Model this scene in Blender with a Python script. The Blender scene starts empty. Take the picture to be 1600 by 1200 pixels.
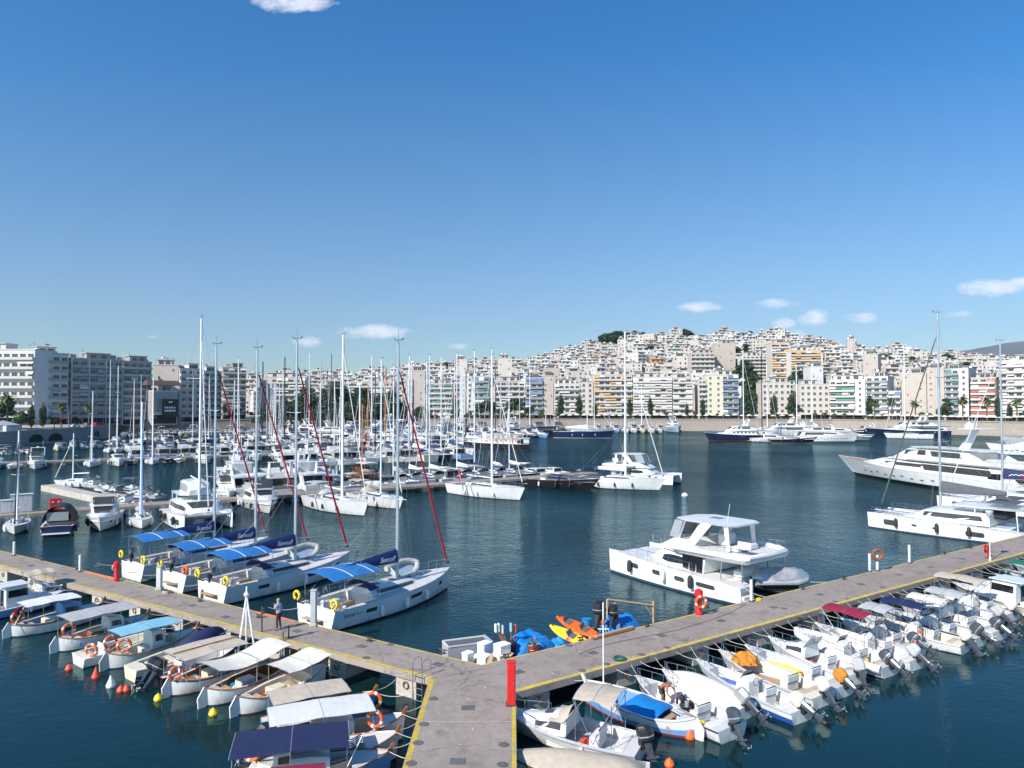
import bpy, bmesh, math, random
from math import pi, sin, cos, tan, atan2, radians, sqrt, hypot
from mathutils import Vector, Matrix, Euler
R = random.Random(7)
S = bpy.context.scene
COL = S.collection

# ---------------------------------------------------------------- camera
F = 1130.0; CH = 13.8; PITCH = math.atan(33/F)
cam_d = bpy.data.cameras.new('camera'); cam = bpy.data.objects.new('camera', cam_d); COL.objects.link(cam)
cam.location = (0, 0, CH); cam.rotation_euler = (pi/2 + PITCH, 0, 0)
cam_d.sensor_width = 36; cam_d.lens = 36*F/1600; cam_d.clip_start = .2; cam_d.clip_end = 20000
S.camera = cam
S.render.resolution_x = 1024; S.render.resolution_y = 768

def ray(px, py):
    a, b = (px-800)/F, (600-py)/F
    return Vector((a, cos(PITCH)-b*sin(PITCH), sin(PITCH)+b*cos(PITCH)))
def P(px, py, z=0.0):
    d = ray(px, py); t = (z-CH)/d.z
    return Vector((d.x*t, d.y*t, z))
def PD(px, py, D):
    d = ray(px, py); t = D/d.y
    return Vector((d.x*t, D, CH+d.z*t))

# ---------------------------------------------------------------- sky, sun, exposure
SUN_EL = radians(37); SUN_AZ = radians(225)       # behind the camera, to its left
W = bpy.data.worlds.new('World'); S.world = W; W.use_nodes = True
nt = W.node_tree; N = nt.nodes; LK = nt.links
for n in list(N): N.remove(n)
out = N.new('ShaderNodeOutputWorld'); bg = N.new('ShaderNodeBackground'); sky = N.new('ShaderNodeTexSky')
sky.sky_type = 'NISHITA'; sky.sun_disc = False; sky.sun_elevation = SUN_EL; sky.sun_rotation = SUN_AZ
sky.altitude = 0; sky.air_density = 1.0; sky.dust_density = 0.25; sky.ozone_density = 2.6
SKY_STR = 0.111
bg.inputs[1].default_value = SKY_STR
hsv = N.new('ShaderNodeHueSaturation'); hsv.inputs['Saturation'].default_value = 1.3
tint = N.new('ShaderNodeVectorMath'); tint.operation = 'MULTIPLY'; tint.inputs[1].default_value = (.85, .975, 1.07)
LK.new(sky.outputs[0], tint.inputs[0]); LK.new(tint.outputs[0], hsv.inputs['Color'])
def mnode(op, a, b=None, c=None, clamp=False):
    n = N.new('ShaderNodeMath'); n.operation = op; n.use_clamp = clamp
    for i, v in enumerate((a, b, c)):
        if v is None: continue
        if isinstance(v, (int, float)): n.inputs[i].default_value = v
        else: LK.new(v, n.inputs[i])
    return n.outputs[0]
tc = N.new('ShaderNodeTexCoord'); sx = N.new('ShaderNodeSeparateXYZ'); LK.new(tc.outputs['Generated'], sx.inputs[0])
yy = mnode('MAXIMUM', sx.outputs[1], .02)
U = mnode('DIVIDE', sx.outputs[0], yy); V = mnode('DIVIDE', sx.outputs[2], yy)
sr = N.new('ShaderNodeMapRange'); LK.new(V, sr.inputs[0]); sr.inputs[1].default_value = .05; sr.inputs[2].default_value = .5; sr.inputs[3].default_value = .98; sr.inputs[4].default_value = 1.26; LK.new(sr.outputs[0], hsv.inputs['Saturation'])
vr = N.new('ShaderNodeMapRange'); LK.new(V, vr.inputs[0]); vr.inputs[1].default_value = .05; vr.inputs[2].default_value = .5; vr.inputs[3].default_value = .77; vr.inputs[4].default_value = 1.1; LK.new(vr.outputs[0], hsv.inputs['Value'])
cmb = N.new('ShaderNodeCombineXYZ'); LK.new(U, cmb.inputs[0]); LK.new(mnode('MULTIPLY', V, 1.9), cmb.inputs[1])
nz = N.new('ShaderNodeTexNoise'); nz.inputs['Scale'].default_value = 30; nz.inputs['Detail'].default_value = 7; nz.inputs['Roughness'].default_value = .62
LK.new(cmb.outputs[0], nz.inputs['Vector'])
cl = None
for (px, py, a, b, k) in [(462, 3, 72, 20, 1), (585, 519, 66, 13, 1), (480, 534, 34, 8, .55), (1093, 480, 36, 10, .9), (1215, 475, 38, 9, .6),
                          (1272, 496, 26, 16, .85), (1222, 505, 20, 10, .7), (1350, 498, 34, 10, .75), (1548, 450, 56, 16, 1), (1245, 522, 26, 8, .6),
                          (715, 541, 22, 6, .5), (1495, 491, 26, 6, .4), (245, 525, 18, 4, .4), (1600, 440, 30, 11, .8)]:
    d = ray(px, py); u0, v0 = d.x/d.y, d.z/d.y
    e1 = mnode('POWER', mnode('DIVIDE', mnode('ABSOLUTE', mnode('SUBTRACT', U, u0)), a/F), 2)
    e2 = mnode('POWER', mnode('DIVIDE', mnode('ABSOLUTE', mnode('SUBTRACT', V, v0)), b/F), 2)
    q = mnode('MULTIPLY', mnode('SUBTRACT', 1.0, mnode('ADD', e1, e2)), k)
    cl = q if cl is None else mnode('MAXIMUM', cl, q)
m1 = mnode('ADD', cl, mnode('MULTIPLY', mnode('SUBTRACT', nz.outputs[0], .52), 2.5))
m1 = mnode('MULTIPLY', m1, mnode('MULTIPLY', mnode('ADD', cl, .35), 2.2, clamp=True))
mask = mnode('MULTIPLY', mnode('MULTIPLY', m1, 1.1, clamp=True), mnode('GREATER_THAN', sx.outputs[1], .05))
mask = mnode('MULTIPLY', mask, .68)
mixc = N.new('ShaderNodeMixRGB'); LK.new(mask, mixc.inputs[0]); LK.new(hsv.outputs[0], mixc.inputs[1]); mixc.inputs[2].default_value = (8.6, 8.6, 9.2, 1)
LK.new(mixc.outputs[0], bg.inputs[0]); LK.new(bg.outputs[0], out.inputs[0])

sl = bpy.data.lights.new('sun', 'SUN'); sl.energy = 5.0; sl.angle = radians(.53); sl.color = (1, .955, .89)
so = bpy.data.objects.new('sun', sl); COL.objects.link(so)
sd = Vector((sin(SUN_AZ)*cos(SUN_EL), cos(SUN_AZ)*cos(SUN_EL), sin(SUN_EL)))
so.rotation_euler = sd.to_track_quat('Z', 'Y').to_euler(); so.location = (-60, -60, 120)
S.view_settings.view_transform = 'Standard'; S.view_settings.look = 'None'; S.view_settings.exposure = 0.32; S.view_settings.gamma = 1
S.render.engine = 'CYCLES'

# ---------------------------------------------------------------- materials
MAT = {}
def mat(name, col, rough=.6, var=.0, scale=3.0, bump=0.0, metal=0.0, spec=.5, stain=None, coat=0, stretch=(1, 1, 1), col2=None, c2=.5):
    m = bpy.data.materials.new(name); m.use_nodes = True; nt = m.node_tree; n = nt.nodes; l = nt.links
    b = n['Principled BSDF']; b.inputs['Base Color'].default_value = (*col, 1); b.inputs['Roughness'].default_value = rough
    b.inputs['Metallic'].default_value = metal; b.inputs['Specular IOR Level'].default_value = spec
    if coat: b.inputs['Coat Weight'].default_value = coat; b.inputs['Coat Roughness'].default_value = .06
    if var or bump or stain or col2:
        t = n.new('ShaderNodeTexCoord'); mp = n.new('ShaderNodeMapping'); l.new(t.outputs['Object'], mp.inputs[0]); mp.inputs['Scale'].default_value = stretch
        g = n.new('ShaderNodeTexNoise'); g.inputs['Scale'].default_value = scale; g.inputs['Detail'].default_value = 6; g.inputs['Roughness'].default_value = .65
        l.new(mp.outputs[0], g.inputs['Vector'])
        r = n.new('ShaderNodeMapRange'); r.inputs[1].default_value = .3; r.inputs[2].default_value = .7
        l.new(g.outputs[0], r.inputs[0]); r.inputs[3].default_value = 1-var; r.inputs[4].default_value = 1+var
        mx = n.new('ShaderNodeVectorMath'); mx.operation = 'SCALE'; mx.inputs[0].default_value = col; l.new(r.outputs[0], mx.inputs[3])
        cur = mx.outputs[0]
        oi = n.new('ShaderNodeObjectInfo'); r3 = n.new('ShaderNodeMapRange'); r3.inputs[3].default_value = 1-var*.35; r3.inputs[4].default_value = 1+var*.35
        l.new(oi.outputs['Random'], r3.inputs[0]); m3 = n.new('ShaderNodeVectorMath'); m3.operation = 'SCALE'; l.new(cur, m3.inputs[0]); l.new(r3.outputs[0], m3.inputs[3]); cur = m3.outputs[0]
        if stain or col2:
            g2 = n.new('ShaderNodeTexNoise'); g2.inputs['Scale'].default_value = scale*.37; g2.inputs['Detail'].default_value = 8; g2.inputs['Roughness'].default_value = .7
            l.new(mp.outputs[0], g2.inputs['Vector'])
            r2 = n.new('ShaderNodeMapRange'); r2.inputs[1].default_value = c2; r2.inputs[2].default_value = c2+(.22 if stain else .05); l.new(g2.outputs[0], r2.inputs[0])
            mm = n.new('ShaderNodeMixRGB'); l.new(r2.outputs[0], mm.inputs[0]); l.new(cur, mm.inputs[1]); mm.inputs[2].default_value = (*(stain or col2), 1); cur = mm.outputs[0]
        l.new(cur, b.inputs['Base Color'])
        if bump:
            bp = n.new('ShaderNodeBump'); bp.inputs['Strength'].default_value = bump; bp.inputs['Distance'].default_value = .05; l.new(g.outputs[0], bp.inputs['Height']); l.new(bp.outputs[0], b.inputs['Normal'])
    MAT[name] = m; return m
mat('gelcoat', (.74, .735, .715), .22, .05, 1.2, coat=.3)
mat('hull_white', (.76, .755, .735), .24, .06, .9, coat=.3)
mat('gelcoat_aged', (.63, .61, .57), .38, .09, 2.5, stain=(.5, .47, .4), c2=.58)
mat('deck_white', (.63, .61, .58), .55, .06, 4)
mat('deck_grey', (.52, .53, .53), .6, .08, 4)
mat('cream_paint', (.72, .64, .44), .4, .08, 2)
mat('cream_deck', (.66, .6, .48), .6, .1, 3)
mat('navy_paint', (.015, .025, .07), .2, .1, 1, coat=.4)
mat('black_paint', (.018, .016, .018), .3, .15, 1.5)
mat('black_plastic', (.02, .02, .022), .4, .15, 5)
mat('rubber', (.03, .03, .032), .7, .2, 5)
mat('blue_paint', (.03, .09, .32), .35, .12, 2)
mat('sky_blue_paint', (.16, .33, .62), .4, .1, 2)
mat('grey_paint', (.42, .45, .48), .4, .08, 2)
mat('blue_grey_paint', (.33, .42, .5), .4, .08, 2)
mat('red_paint', (.62, .02, .02), .35, .1, 3)
mat('antifoul', (.03, .045, .09), .7, .2, 3)
mat('antifoul_red', (.2, .03, .03), .7, .2, 3)
mat('varnish', (.30, .11, .035), .25, .3, 6, stretch=(1, 5, 5), coat=.4)
mat('orange_wood', (.62, .2, .05), .35, .18, 5, stretch=(1, 5, 5), coat=.2)
mat('teak', (.36, .24, .14), .6, .25, 10, stretch=(.6, 9, 1))
mat('plank', (.46, .32, .19), .75, .3, 6, stretch=(1, 6, 6))
mat('glass', (.012, .014, .018), .06, .0, coat=.3)
mat('window_dark', (.06, .06, .062), .15, .25, .7)
mat('clear_vinyl', (.32, .34, .36), .12)
mat('steel', (.62, .63, .65), .22, .06, 9, metal=.9)
mat('mast_alu', (.56, .58, .61), .35, .06, 2, metal=.55)
mat('mast_white', (.78, .78, .77), .35, .05, 2)
mat('mast_black', (.03, .03, .035), .3)
mat('wire', (.35, .36, .38), .4, metal=.5)
mat('rope', (.55, .52, .44), .9, .2, 20)
mat('rope_dark', (.12, .12, .12), .9, .2, 20)
mat('canvas_blue', (.012, .15, .42), .75, .1, 2.6, bump=.7)
mat('canvas_navy', (.012, .02, .075), .75, .18, 2.6, bump=.7)
mat('canvas_royal', (.008, .025, .14), .7, .18, 2.6, bump=.7)
mat('canvas_teal', (.2, .45, .55), .8, .1, 2.6, bump=.7)
mat('canvas_beige', (.5, .42, .33), .85, .12, 2.6, bump=.7, stain=(.38, .31, .24), c2=.6)
mat('canvas_cream', (.66, .62, .53), .85, .1, 2.6, bump=.7, stain=(.42, .37, .28), c2=.6)
mat('canvas_grey', (.42, .42, .41), .85, .12, 2.6, bump=.7)
mat('canvas_white', (.68, .67, .65), .8, .06, 2.6, bump=.7)
mat('canvas_red', (.25, .012, .04), .8, .15, 2.6, bump=.7)
mat('canvas_green', (.01, .13, .1), .8, .15, 2.6, bump=.7)
mat('canvas_charcoal', (.09, .095, .105), .8, .12, 2.6, bump=.7)
mat('canvas_black', (.02, .02, .024), .8, .15, 2.6, bump=.7)
mat('sail_red', (.32, .008, .025), .7, .15, 6)
mat('tarp_blue', (.01, .22, .6), .45, .2, 6, bump=.9)
mat('net_orange', (.62, .24, .03), .95, .35, 22, bump=.9)
mat('ring_orange', (.85, .13, .02), .5, .08, 5)
mat('ring_yellow', (.8, .6, .02), .5, .08, 5)
mat('buoy_red', (.62, .07, .03), .5, .15, 5)
mat('fender_white', (.8, .8, .78), .4, .06, 8)
mat('kayak_orange', (.85, .12, .01), .3, .06, 2)
mat('kayak_yellow', (.85, .55, .04), .3, .05, 1.4, col2=(.75, .02, .12), c2=.56)
mat('foam', (.85, .85, .84), .9, .05, 8)
mat('plastic_blue', (.01, .2, .42), .4, .08, 4)
mat('engine_grey', (.1, .11, .13), .22, .1, 4, metal=.4)
mat('engine_silver', (.5, .5, .5), .35, .1, 4, metal=.5)
mat('engine_white', (.72, .72, .7), .3, .05, 4)
mat('skin', (.5, .24, .15), .55, .08, 12)
mat('skin_tan', (.33, .13, .07), .5, .1, 12)
mat('hair_grey', (.32, .3, .29), .8, .2, 40)
mat('shirt_blue', (.25, .48, .75), .8, .12, 12)
mat('trousers', (.07, .055, .045), .85, .15, 12)
mat('shorts_dark', (.05, .06, .05), .85, .15, 12)
mat('shoe', (.03, .025, .02), .6)
mat('yellow_line', (.60, .43, .05), .75, .25, 4, stain=(.33, .28, .22), c2=.47)
mat('iron', (.06, .055, .05), .7, .3, 8)
mat('hatch_iron', (.13, .125, .12), .7, .25, 6)
mat('rust', (.2, .09, .045), .9, .4, 8)
mat('pedestal_white', (.62, .62, .6), .6, .12, 3)
mat('cabinet_grey', (.46, .44, .42), .6, .1, 2)
mat('leaf', (.06, .095, .028), .65, .4, 1.5)
mat('leaf_dark', (.034, .066, .026), .65, .4, 1.5)
mat('leaf_palm', (.10, .12, .03), .6, .4, 1.5)
mat('leaf_bright', (.12, .2, .03), .6, .35, 1.5)
mat('bark', (.16, .11, .07), .9, .3, 6, bump=.4)
mat('wall_white', (.66, .635, .60), .85, .06, .35, stain=(.55, .51, .46), c2=.6)
mat('wall_grey', (.64, .61, .58), .85, .08, .35, stain=(.33, .33, .34), c2=.6)
mat('wall_slate', (.34, .315, .295), .85, .1, .35)
mat('wall_cream', (.60, .535, .465), .85, .07, .35, stain=(.5, .43, .34), c2=.6)
mat('wall_beige', (.5, .43, .365), .85, .08, .35, stain=(.42, .35, .28), c2=.58)
mat('wall_pink', (.52, .43, .385), .85, .07, .35, stain=(.46, .36, .32), c2=.6)
mat('wall_yellow', (.66, .61, .46), .85, .05, .35)
mat('wall_red', (.4, .06, .045), .85, .12, .35)
mat('wall_ochre', (.5, .3, .14), .85, .12, .35)
mat('wall_brown', (.1, .065, .058), .85, .12, .35)
mat('parapet', (.58, .54, .49), .85, .06, .6)
mat('parapet_grey', (.46, .44, .42), .8, .08, .6)
mat('rail_glass', (.25, .29, .33), .3, .1, 1)
mat('roof_gravel', (.42, .40, .37), .95, .12, 1)
mat('roof_tile', (.38, .15, .09), .9, .2, 3)
mat('solar', (.05, .06, .1), .2)
mat('awn_orange', (.6, .36, .12), .8, .1, 1)
mat('awn_green', (.09, .23, .19), .8, .12, 1)
mat('awn_blue', (.12, .2, .36), .8, .12, 1)
mat('awn_white', (.62, .59, .54), .8, .06, 1)
mat('awn_red', (.5, .18, .14), .8, .1, 1)
mat('awn_grey', (.4, .4, .4), .8, .08, 1)
mat('quay_stone', (.36, .31, .26), .9, .16, 1.2, bump=.3, stain=(.3, .25, .2), c2=.55)
mat('quay_stone_grey', (.26, .25, .25), .9, .18, 1.2, bump=.3, stain=(.15, .14, .14), c2=.55)
mat('asphalt', (.06, .06, .062), .9, .15, .5)
mat('paving', (.42, .38, .33), .9, .1, .6)
mat('dark_opening', (.015, .014, .014), .9)
mat('car_white', (.75, .75, .75), .25, coat=.5)
mat('car_silver', (.35, .36, .38), .25, metal=.5, coat=.5)
mat('car_dark', (.03, .03, .04), .2, coat=.5)
mat('car_red', (.4, .02, .02), .25, coat=.5)
mat('hill_ground', (.3, .27, .2), .95, .25, .02, stain=(.09, .12, .05), c2=.52)
mat('mountain', (.16, .16, .15), .95, .25, .002, stain=(.09, .11, .07), c2=.48)
mat('sign_black', (.012, .012, .014), .5)
mat('print_white', (.8, .8, .8), .5)
mat('print_red', (.6, .03, .05), .5)
mat('print_blue', (.02, .08, .3), .5)
mat('print_grey', (.12, .12, .14), .5)

def hullwhite():
    m = MAT['hull_white']; nt = m.node_tree; n = nt.nodes; l = nt.links; b = n['Principled BSDF']; src = b.inputs['Base Color'].links[0].from_socket
    t = n.new('ShaderNodeTexCoord'); sp = n.new('ShaderNodeSeparateXYZ'); l.new(t.outputs['Object'], sp.inputs[0]); g = n.new('ShaderNodeTexNoise'); g.inputs['Scale'].default_value = 2.2; g.inputs['Detail'].default_value = 7
    mp = n.new('ShaderNodeMapping'); mp.inputs['Scale'].default_value = (1, 1, .35); l.new(t.outputs['Object'], mp.inputs[0]); l.new(mp.outputs[0], g.inputs['Vector'])
    a = n.new('ShaderNodeMapRange'); l.new(sp.outputs[2], a.inputs[0]); a.inputs[1].default_value = .5; a.inputs[2].default_value = .08; c = n.new('ShaderNodeMapRange'); l.new(g.outputs[0], c.inputs[0]); c.inputs[1].default_value = .4; c.inputs[2].default_value = .65; c.inputs[4].default_value = .7
    k = n.new('ShaderNodeMath'); k.operation = 'MULTIPLY'; l.new(a.outputs[0], k.inputs[0]); l.new(c.outputs[0], k.inputs[1]); mx = n.new('ShaderNodeMixRGB'); l.new(k.outputs[0], mx.inputs[0]); l.new(src, mx.inputs[1]); mx.inputs[2].default_value = (.42, .36, .24, 1); l.new(mx.outputs[0], b.inputs['Base Color'])
hullwhite()
def concrete(name, col, joints=True):
    m = bpy.data.materials.new(name); m.use_nodes = True; nt = m.node_tree; n = nt.nodes; l = nt.links; b = n['Principled BSDF']
    t = n.new('ShaderNodeTexCoord')
    def noise(s, d, ro=.65):
        g = n.new('ShaderNodeTexNoise'); g.inputs['Scale'].default_value = s; g.inputs['Detail'].default_value = d; g.inputs['Roughness'].default_value = ro; l.new(t.outputs['Object'], g.inputs['Vector']); return g.outputs[0]
    def rng(v, a, b_, c, d):
        r = n.new('ShaderNodeMapRange'); l.new(v, r.inputs[0])
        for i, x in enumerate((a, b_, c, d)): r.inputs[i+1].default_value = x
        return r.outputs[0]
    def mul(a, b_):
        q = n.new('ShaderNodeMath'); q.operation = 'MULTIPLY'; l.new(a, q.inputs[0]); l.new(b_, q.inputs[1]); return q.outputs[0]
    f = mul(rng(noise(.35, 6), .3, .7, .84, 1.12), rng(noise(4, 9, .75), .3, .7, .86, 1.12))
    f = mul(f, rng(noise(1.1, 8, .8), .52, .72, 1.0, .58))
    f = mul(f, rng(noise(30, 4, .8), .3, .75, 1.06, .92))
    v = n.new('ShaderNodeTexVoronoi'); v.inputs['Scale'].default_value = 1.1; v.inputs['Randomness'].default_value = 1; l.new(t.outputs['Object'], v.inputs['Vector'])
    f = mul(f, rng(v.outputs['Distance'], .03, .07, .72, 1.0))
    for sc, wd, dk in ((.22, .004, .45), (.9, .006, .72)):
        v2 = n.new('ShaderNodeTexVoronoi'); v2.feature = 'DISTANCE_TO_EDGE'; v2.inputs['Scale'].default_value = sc; nn = n.new('ShaderNodeTexNoise'); nn.inputs['Scale'].default_value = 2.5; nn.inputs['Detail'].default_value = 5; l.new(t.outputs['Object'], nn.inputs['Vector'])
        va = n.new('ShaderNodeVectorMath'); va.operation = 'SCALE'; va.inputs[3].default_value = .5; l.new(nn.outputs['Color'], va.inputs[0]); vb = n.new('ShaderNodeVectorMath'); vb.operation = 'ADD'; l.new(t.outputs['Object'], vb.inputs[0]); l.new(va.outputs[0], vb.inputs[1]); l.new(vb.outputs[0], v2.inputs['Vector'])
        f = mul(f, rng(v2.outputs['Distance'], wd*.3, wd, dk, 1.0))
    f = mul(f, rng(noise(.8, 3, .5), .60, .66, 1.0, .8))
    s = n.new('ShaderNodeVectorMath'); s.operation = 'SCALE'; s.inputs[0].default_value = col; l.new(f, s.inputs[3]); l.new(s.outputs[0], b.inputs['Base Color'])
    b.inputs['Roughness'].default_value = .88
    bp = n.new('ShaderNodeBump'); bp.inputs['Strength'].default_value = .25; bp.inputs['Distance'].default_value = .02; l.new(noise(18, 8, .8), bp.inputs['Height']); l.new(bp.outputs[0], b.inputs['Normal'])
    MAT[name] = m
concrete('concrete', (.32, .262, .222)); concrete('concrete_side', (.37, .31, .26)); concrete('concrete_pale', (.5, .45, .38))

def water_mat():
    m = bpy.data.materials.new('sea'); m.use_nodes = True; nt = m.node_tree; n = nt.nodes; l = nt.links; b = n['Principled BSDF']
    t = n.new('ShaderNodeTexCoord')
    def noise(s, d=3, ro=.55, sc=(1, 1, 1), rot=0):
        mp = n.new('ShaderNodeMapping'); l.new(t.outputs['Object'], mp.inputs[0]); mp.inputs['Scale'].default_value = sc; mp.inputs['Rotation'].default_value = (0, 0, rot)
        g = n.new('ShaderNodeTexNoise'); g.inputs['Scale'].default_value = s; g.inputs['Detail'].default_value = d; g.inputs['Roughness'].default_value = ro; l.new(mp.outputs[0], g.inputs['Vector']); return g.outputs[0]
    def M(op, a, c):
        q = n.new('ShaderNodeMath'); q.operation = op
        for i, v in enumerate((a, c)):
            if isinstance(v, (int, float)): q.inputs[i].default_value = v
            else: l.new(v, q.inputs[i])
        return q.outputs[0]
    patch = n.new('ShaderNodeMapRange'); l.new(noise(.018, 3, .5, (1, 1, 1), .6), patch.inputs[0]); patch.inputs[1].default_value = .38; patch.inputs[2].default_value = .62; patch.inputs[3].default_value = .35; patch.inputs[4].default_value = 1.0
    h = M('ADD', M('MULTIPLY', noise(1.5, 3, .5, (1, 1.7, 1), .5), .052), M('ADD', M('MULTIPLY', noise(5.5, 3, .5, (1, 1.5, 1), .3), .017), M('MULTIPLY', noise(.35, 2, .5, (1, 1, 1), 0), .07)))
    sy = n.new('ShaderNodeSeparateXYZ'); l.new(t.outputs['Object'], sy.inputs[0]); wd = n.new('ShaderNodeMapRange'); l.new(sy.outputs[1], wd.inputs[0]); wd.inputs[1].default_value = 35; wd.inputs[2].default_value = 120; wd.inputs[3].default_value = .38; wd.inputs[4].default_value = 5.5
    h = M('MULTIPLY', M('MULTIPLY', h, patch.outputs[0]), wd.outputs[0])
    bp = n.new('ShaderNodeBump'); bp.inputs['Strength'].default_value = 1; bp.inputs['Distance'].default_value = 1.0; l.new(h, bp.inputs['Height']); l.new(bp.outputs[0], b.inputs['Normal'])
    gl = n.new('ShaderNodeBsdfGlossy'); gl.inputs['Roughness'].default_value = .04; gl.inputs['Color'].default_value = (.74, .93, .96, 1); l.new(bp.outputs[0], gl.inputs['Normal']); df = n.new('ShaderNodeBsdfDiffuse'); l.new(bp.outputs[0], df.inputs['Normal'])
    fr = n.new('ShaderNodeFresnel'); fr.inputs['IOR'].default_value = 1.333; l.new(bp.outputs[0], fr.inputs['Normal']); ms = n.new('ShaderNodeMixShader'); rf = n.new('ShaderNodeMapRange'); l.new(sy.outputs[1], rf.inputs[0]); rf.inputs[1].default_value = 40; rf.inputs[2].default_value = 100; rf.inputs[3].default_value = 1.0; rf.inputs[4].default_value = .64; l.new(M('MULTIPLY', fr.outputs[0], rf.outputs[0]), ms.inputs[0]); l.new(df.outputs[0], ms.inputs[1]); l.new(gl.outputs[0], ms.inputs[2]); l.new(ms.outputs[0], n['Material Output'].inputs[0])
    mm = n.new('ShaderNodeMixRGB'); mr = n.new('ShaderNodeMapRange'); l.new(noise(.03, 4, .6), mr.inputs[0]); mr.inputs[1].default_value = .4; mr.inputs[2].default_value = .6; l.new(mr.outputs[0], mm.inputs[0])
    mm.inputs[1].default_value = (.004, .020, .021, 1); mm.inputs[2].default_value = (.005, .029, .036, 1); l.new(mm.outputs[0], df.inputs['Color']); n.remove(b)
    MAT['sea'] = m
water_mat()

# ---------------------------------------------------------------- mesh builder
class MB:
    def __init__(s): s.v = []; s.f = []; s.m = []
    def add(s, vs, fs, m):
        o = len(s.v); s.v.extend([tuple(p) for p in vs]); s.f.extend([tuple(i+o for i in q) for q in fs]); s.m.extend([m]*len(fs)); return s
    def box(s, a, b, m='gelcoat'):
        (x0, y0, z0), (x1, y1, z1) = a, b
        return s.add([(x0,y0,z0),(x1,y0,z0),(x1,y1,z0),(x0,y1,z0),(x0,y0,z1),(x1,y0,z1),(x1,y1,z1),(x0,y1,z1)],
                     [(0,3,2,1),(4,5,6,7),(0,1,5,4),(1,2,6,5),(2,3,7,6),(3,0,4,7)], m)
    def bx(s, c, d, m='gelcoat', rz=0, ry=0, bev=0):
        h = [q/2 for q in d]; M = Matrix.Translation(c) @ Euler((0, ry, rz)).to_matrix().to_4x4()
        if bev:
            k = bev; vs = []; lv = [(-h[2], k), (-h[2]+k, 0), (h[2]-k, 0), (h[2], k)]
            for z, e in lv:
                x, y = h[0]-e, h[1]-e
                for p in ((x, y-k), (x-k, y), (-x+k, y), (-x, y-k), (-x, -y+k), (-x+k, -y), (x-k, -y), (x, -y+k)): vs.append(M @ Vector((p[0], p[1], z)))
            fs = [tuple(range(7, -1, -1)), tuple(range(24, 32))]
            for r in range(3):
                for i in range(8): fs.append((r*8+i, r*8+(i+1) % 8, r*8+8+(i+1) % 8, r*8+8+i))
            return s.add(vs, fs, m)
        vs = [M @ Vector((a*h[0], b*h[1], c_*h[2])) for c_ in (-1, 1) for a, b in ((-1,-1),(1,-1),(1,1),(-1,1))]
        return s.add(vs, [(0,3,2,1),(4,5,6,7),(0,1,5,4),(1,2,6,5),(2,3,7,6),(3,0,4,7)], m)
    def loft(s, rings, m, closed=True, caps=True):
        n = len(rings[0]); vs = [p for r in rings for p in r]; fs = []; e = n if closed else n-1
        for i in range(len(rings)-1):
            for j in range(e):
                k = (j+1) % n; fs.append((i*n+j, i*n+k, (i+1)*n+k, (i+1)*n+j))
        if caps and closed: fs += [tuple(range(n-1, -1, -1)), tuple(range((len(rings)-1)*n, len(rings)*n))]
        return s.add(vs, fs, m)
    def tube(s, pts, r, m='steel', n=5, r1=None):
        pts = [Vector(p) for p in pts]; rings = []; L = len(pts)
        for i, p in enumerate(pts):
            d = (pts[min(i+1, L-1)]-pts[max(i-1, 0)]).normalized(); a = Vector((0, 0, 1)) if abs(d.z) < .9 else Vector((1, 0, 0))
            u = d.cross(a).normalized(); w = d.cross(u); rr = r if r1 is None else r+(r1-r)*i/(L-1)
            rings.append([p+(u*cos(2*pi*k/n)+w*sin(2*pi*k/n))*rr for k in range(n)])
        return s.loft(rings, m)
    def lathe(s, prof, m, c=(0, 0, 0), n=12, axis='z'):
        rings = []
        for r, z in prof:
            ring = []
            for k in range(n):
                a = 2*pi*k/n; x, y = r*cos(a), r*sin(a)
                q = (x, y, z) if axis == 'z' else ((z, x, y) if axis == 'x' else (x, z, y))
                ring.append((q[0]+c[0], q[1]+c[1], q[2]+c[2]))
            rings.append(ring)
        return s.loft(rings, m)
    def torus(s, c, R_, r, m, axis='x', n=16, k=7, a0=0, a1=2*pi, tilt=None):
        rings = []; full = abs(a1-a0-2*pi) < 1e-4; cnt = n if full else n+1
        for i in range(cnt):
            a = a0+(a1-a0)*i/n; ring = []
            for j in range(k):
                b = 2*pi*j/k; rad = R_+r*cos(b); q = Vector((rad*cos(a), rad*sin(a), r*sin(b)))
                if axis == 'x': q = Vector((q.z, q.x, q.y))
                elif axis == 'y': q = Vector((q.x, q.z, q.y))
                if tilt: q = tilt @ q
                ring.append(q+Vector(c))
            rings.append(ring)
        if full: rings.append(rings[0])
        return s.loft(rings, m, caps=not full)
    def sheet(s, fn, nu, nv, m, th=.02):
        top = [[Vector(fn(i/nu, j/nv)) for j in range(nv+1)] for i in range(nu+1)]
        vs = [p for r in top for p in r]; k = len(vs); vs += [p-Vector((0, 0, th)) for p in vs]; w = nv+1; fs = []
        for i in range(nu):
            for j in range(nv):
                a = i*w+j; fs.append((a, a+1, a+w+1, a+w)); fs.append((k+a, k+a+w, k+a+w+1, k+a+1))
        ed = [i*w for i in range(nu+1)]; 
        def rim(l):
            for a, b in zip(l, l[1:]): fs.append((a, b, k+b, k+a))
        rim([i*w for i in range(nu+1)]); rim([i*w+nv for i in range(nu, -1, -1)]); rim(list(range(nv, -1, -1))); rim([nu*w+j for j in range(nv+1)])
        return s.add(vs, fs, m)
    def prism(s, poly, z0, z1, m):
        n = len(poly); vs = [(x, y, z0) for x, y in poly]+[(x, y, z1) for x, y in poly]
        return s.add(vs, [tuple(range(n-1, -1, -1)), tuple(range(n, 2*n))]+[(i, (i+1) % n, n+(i+1) % n, n+i) for i in range(n)], m)
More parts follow.
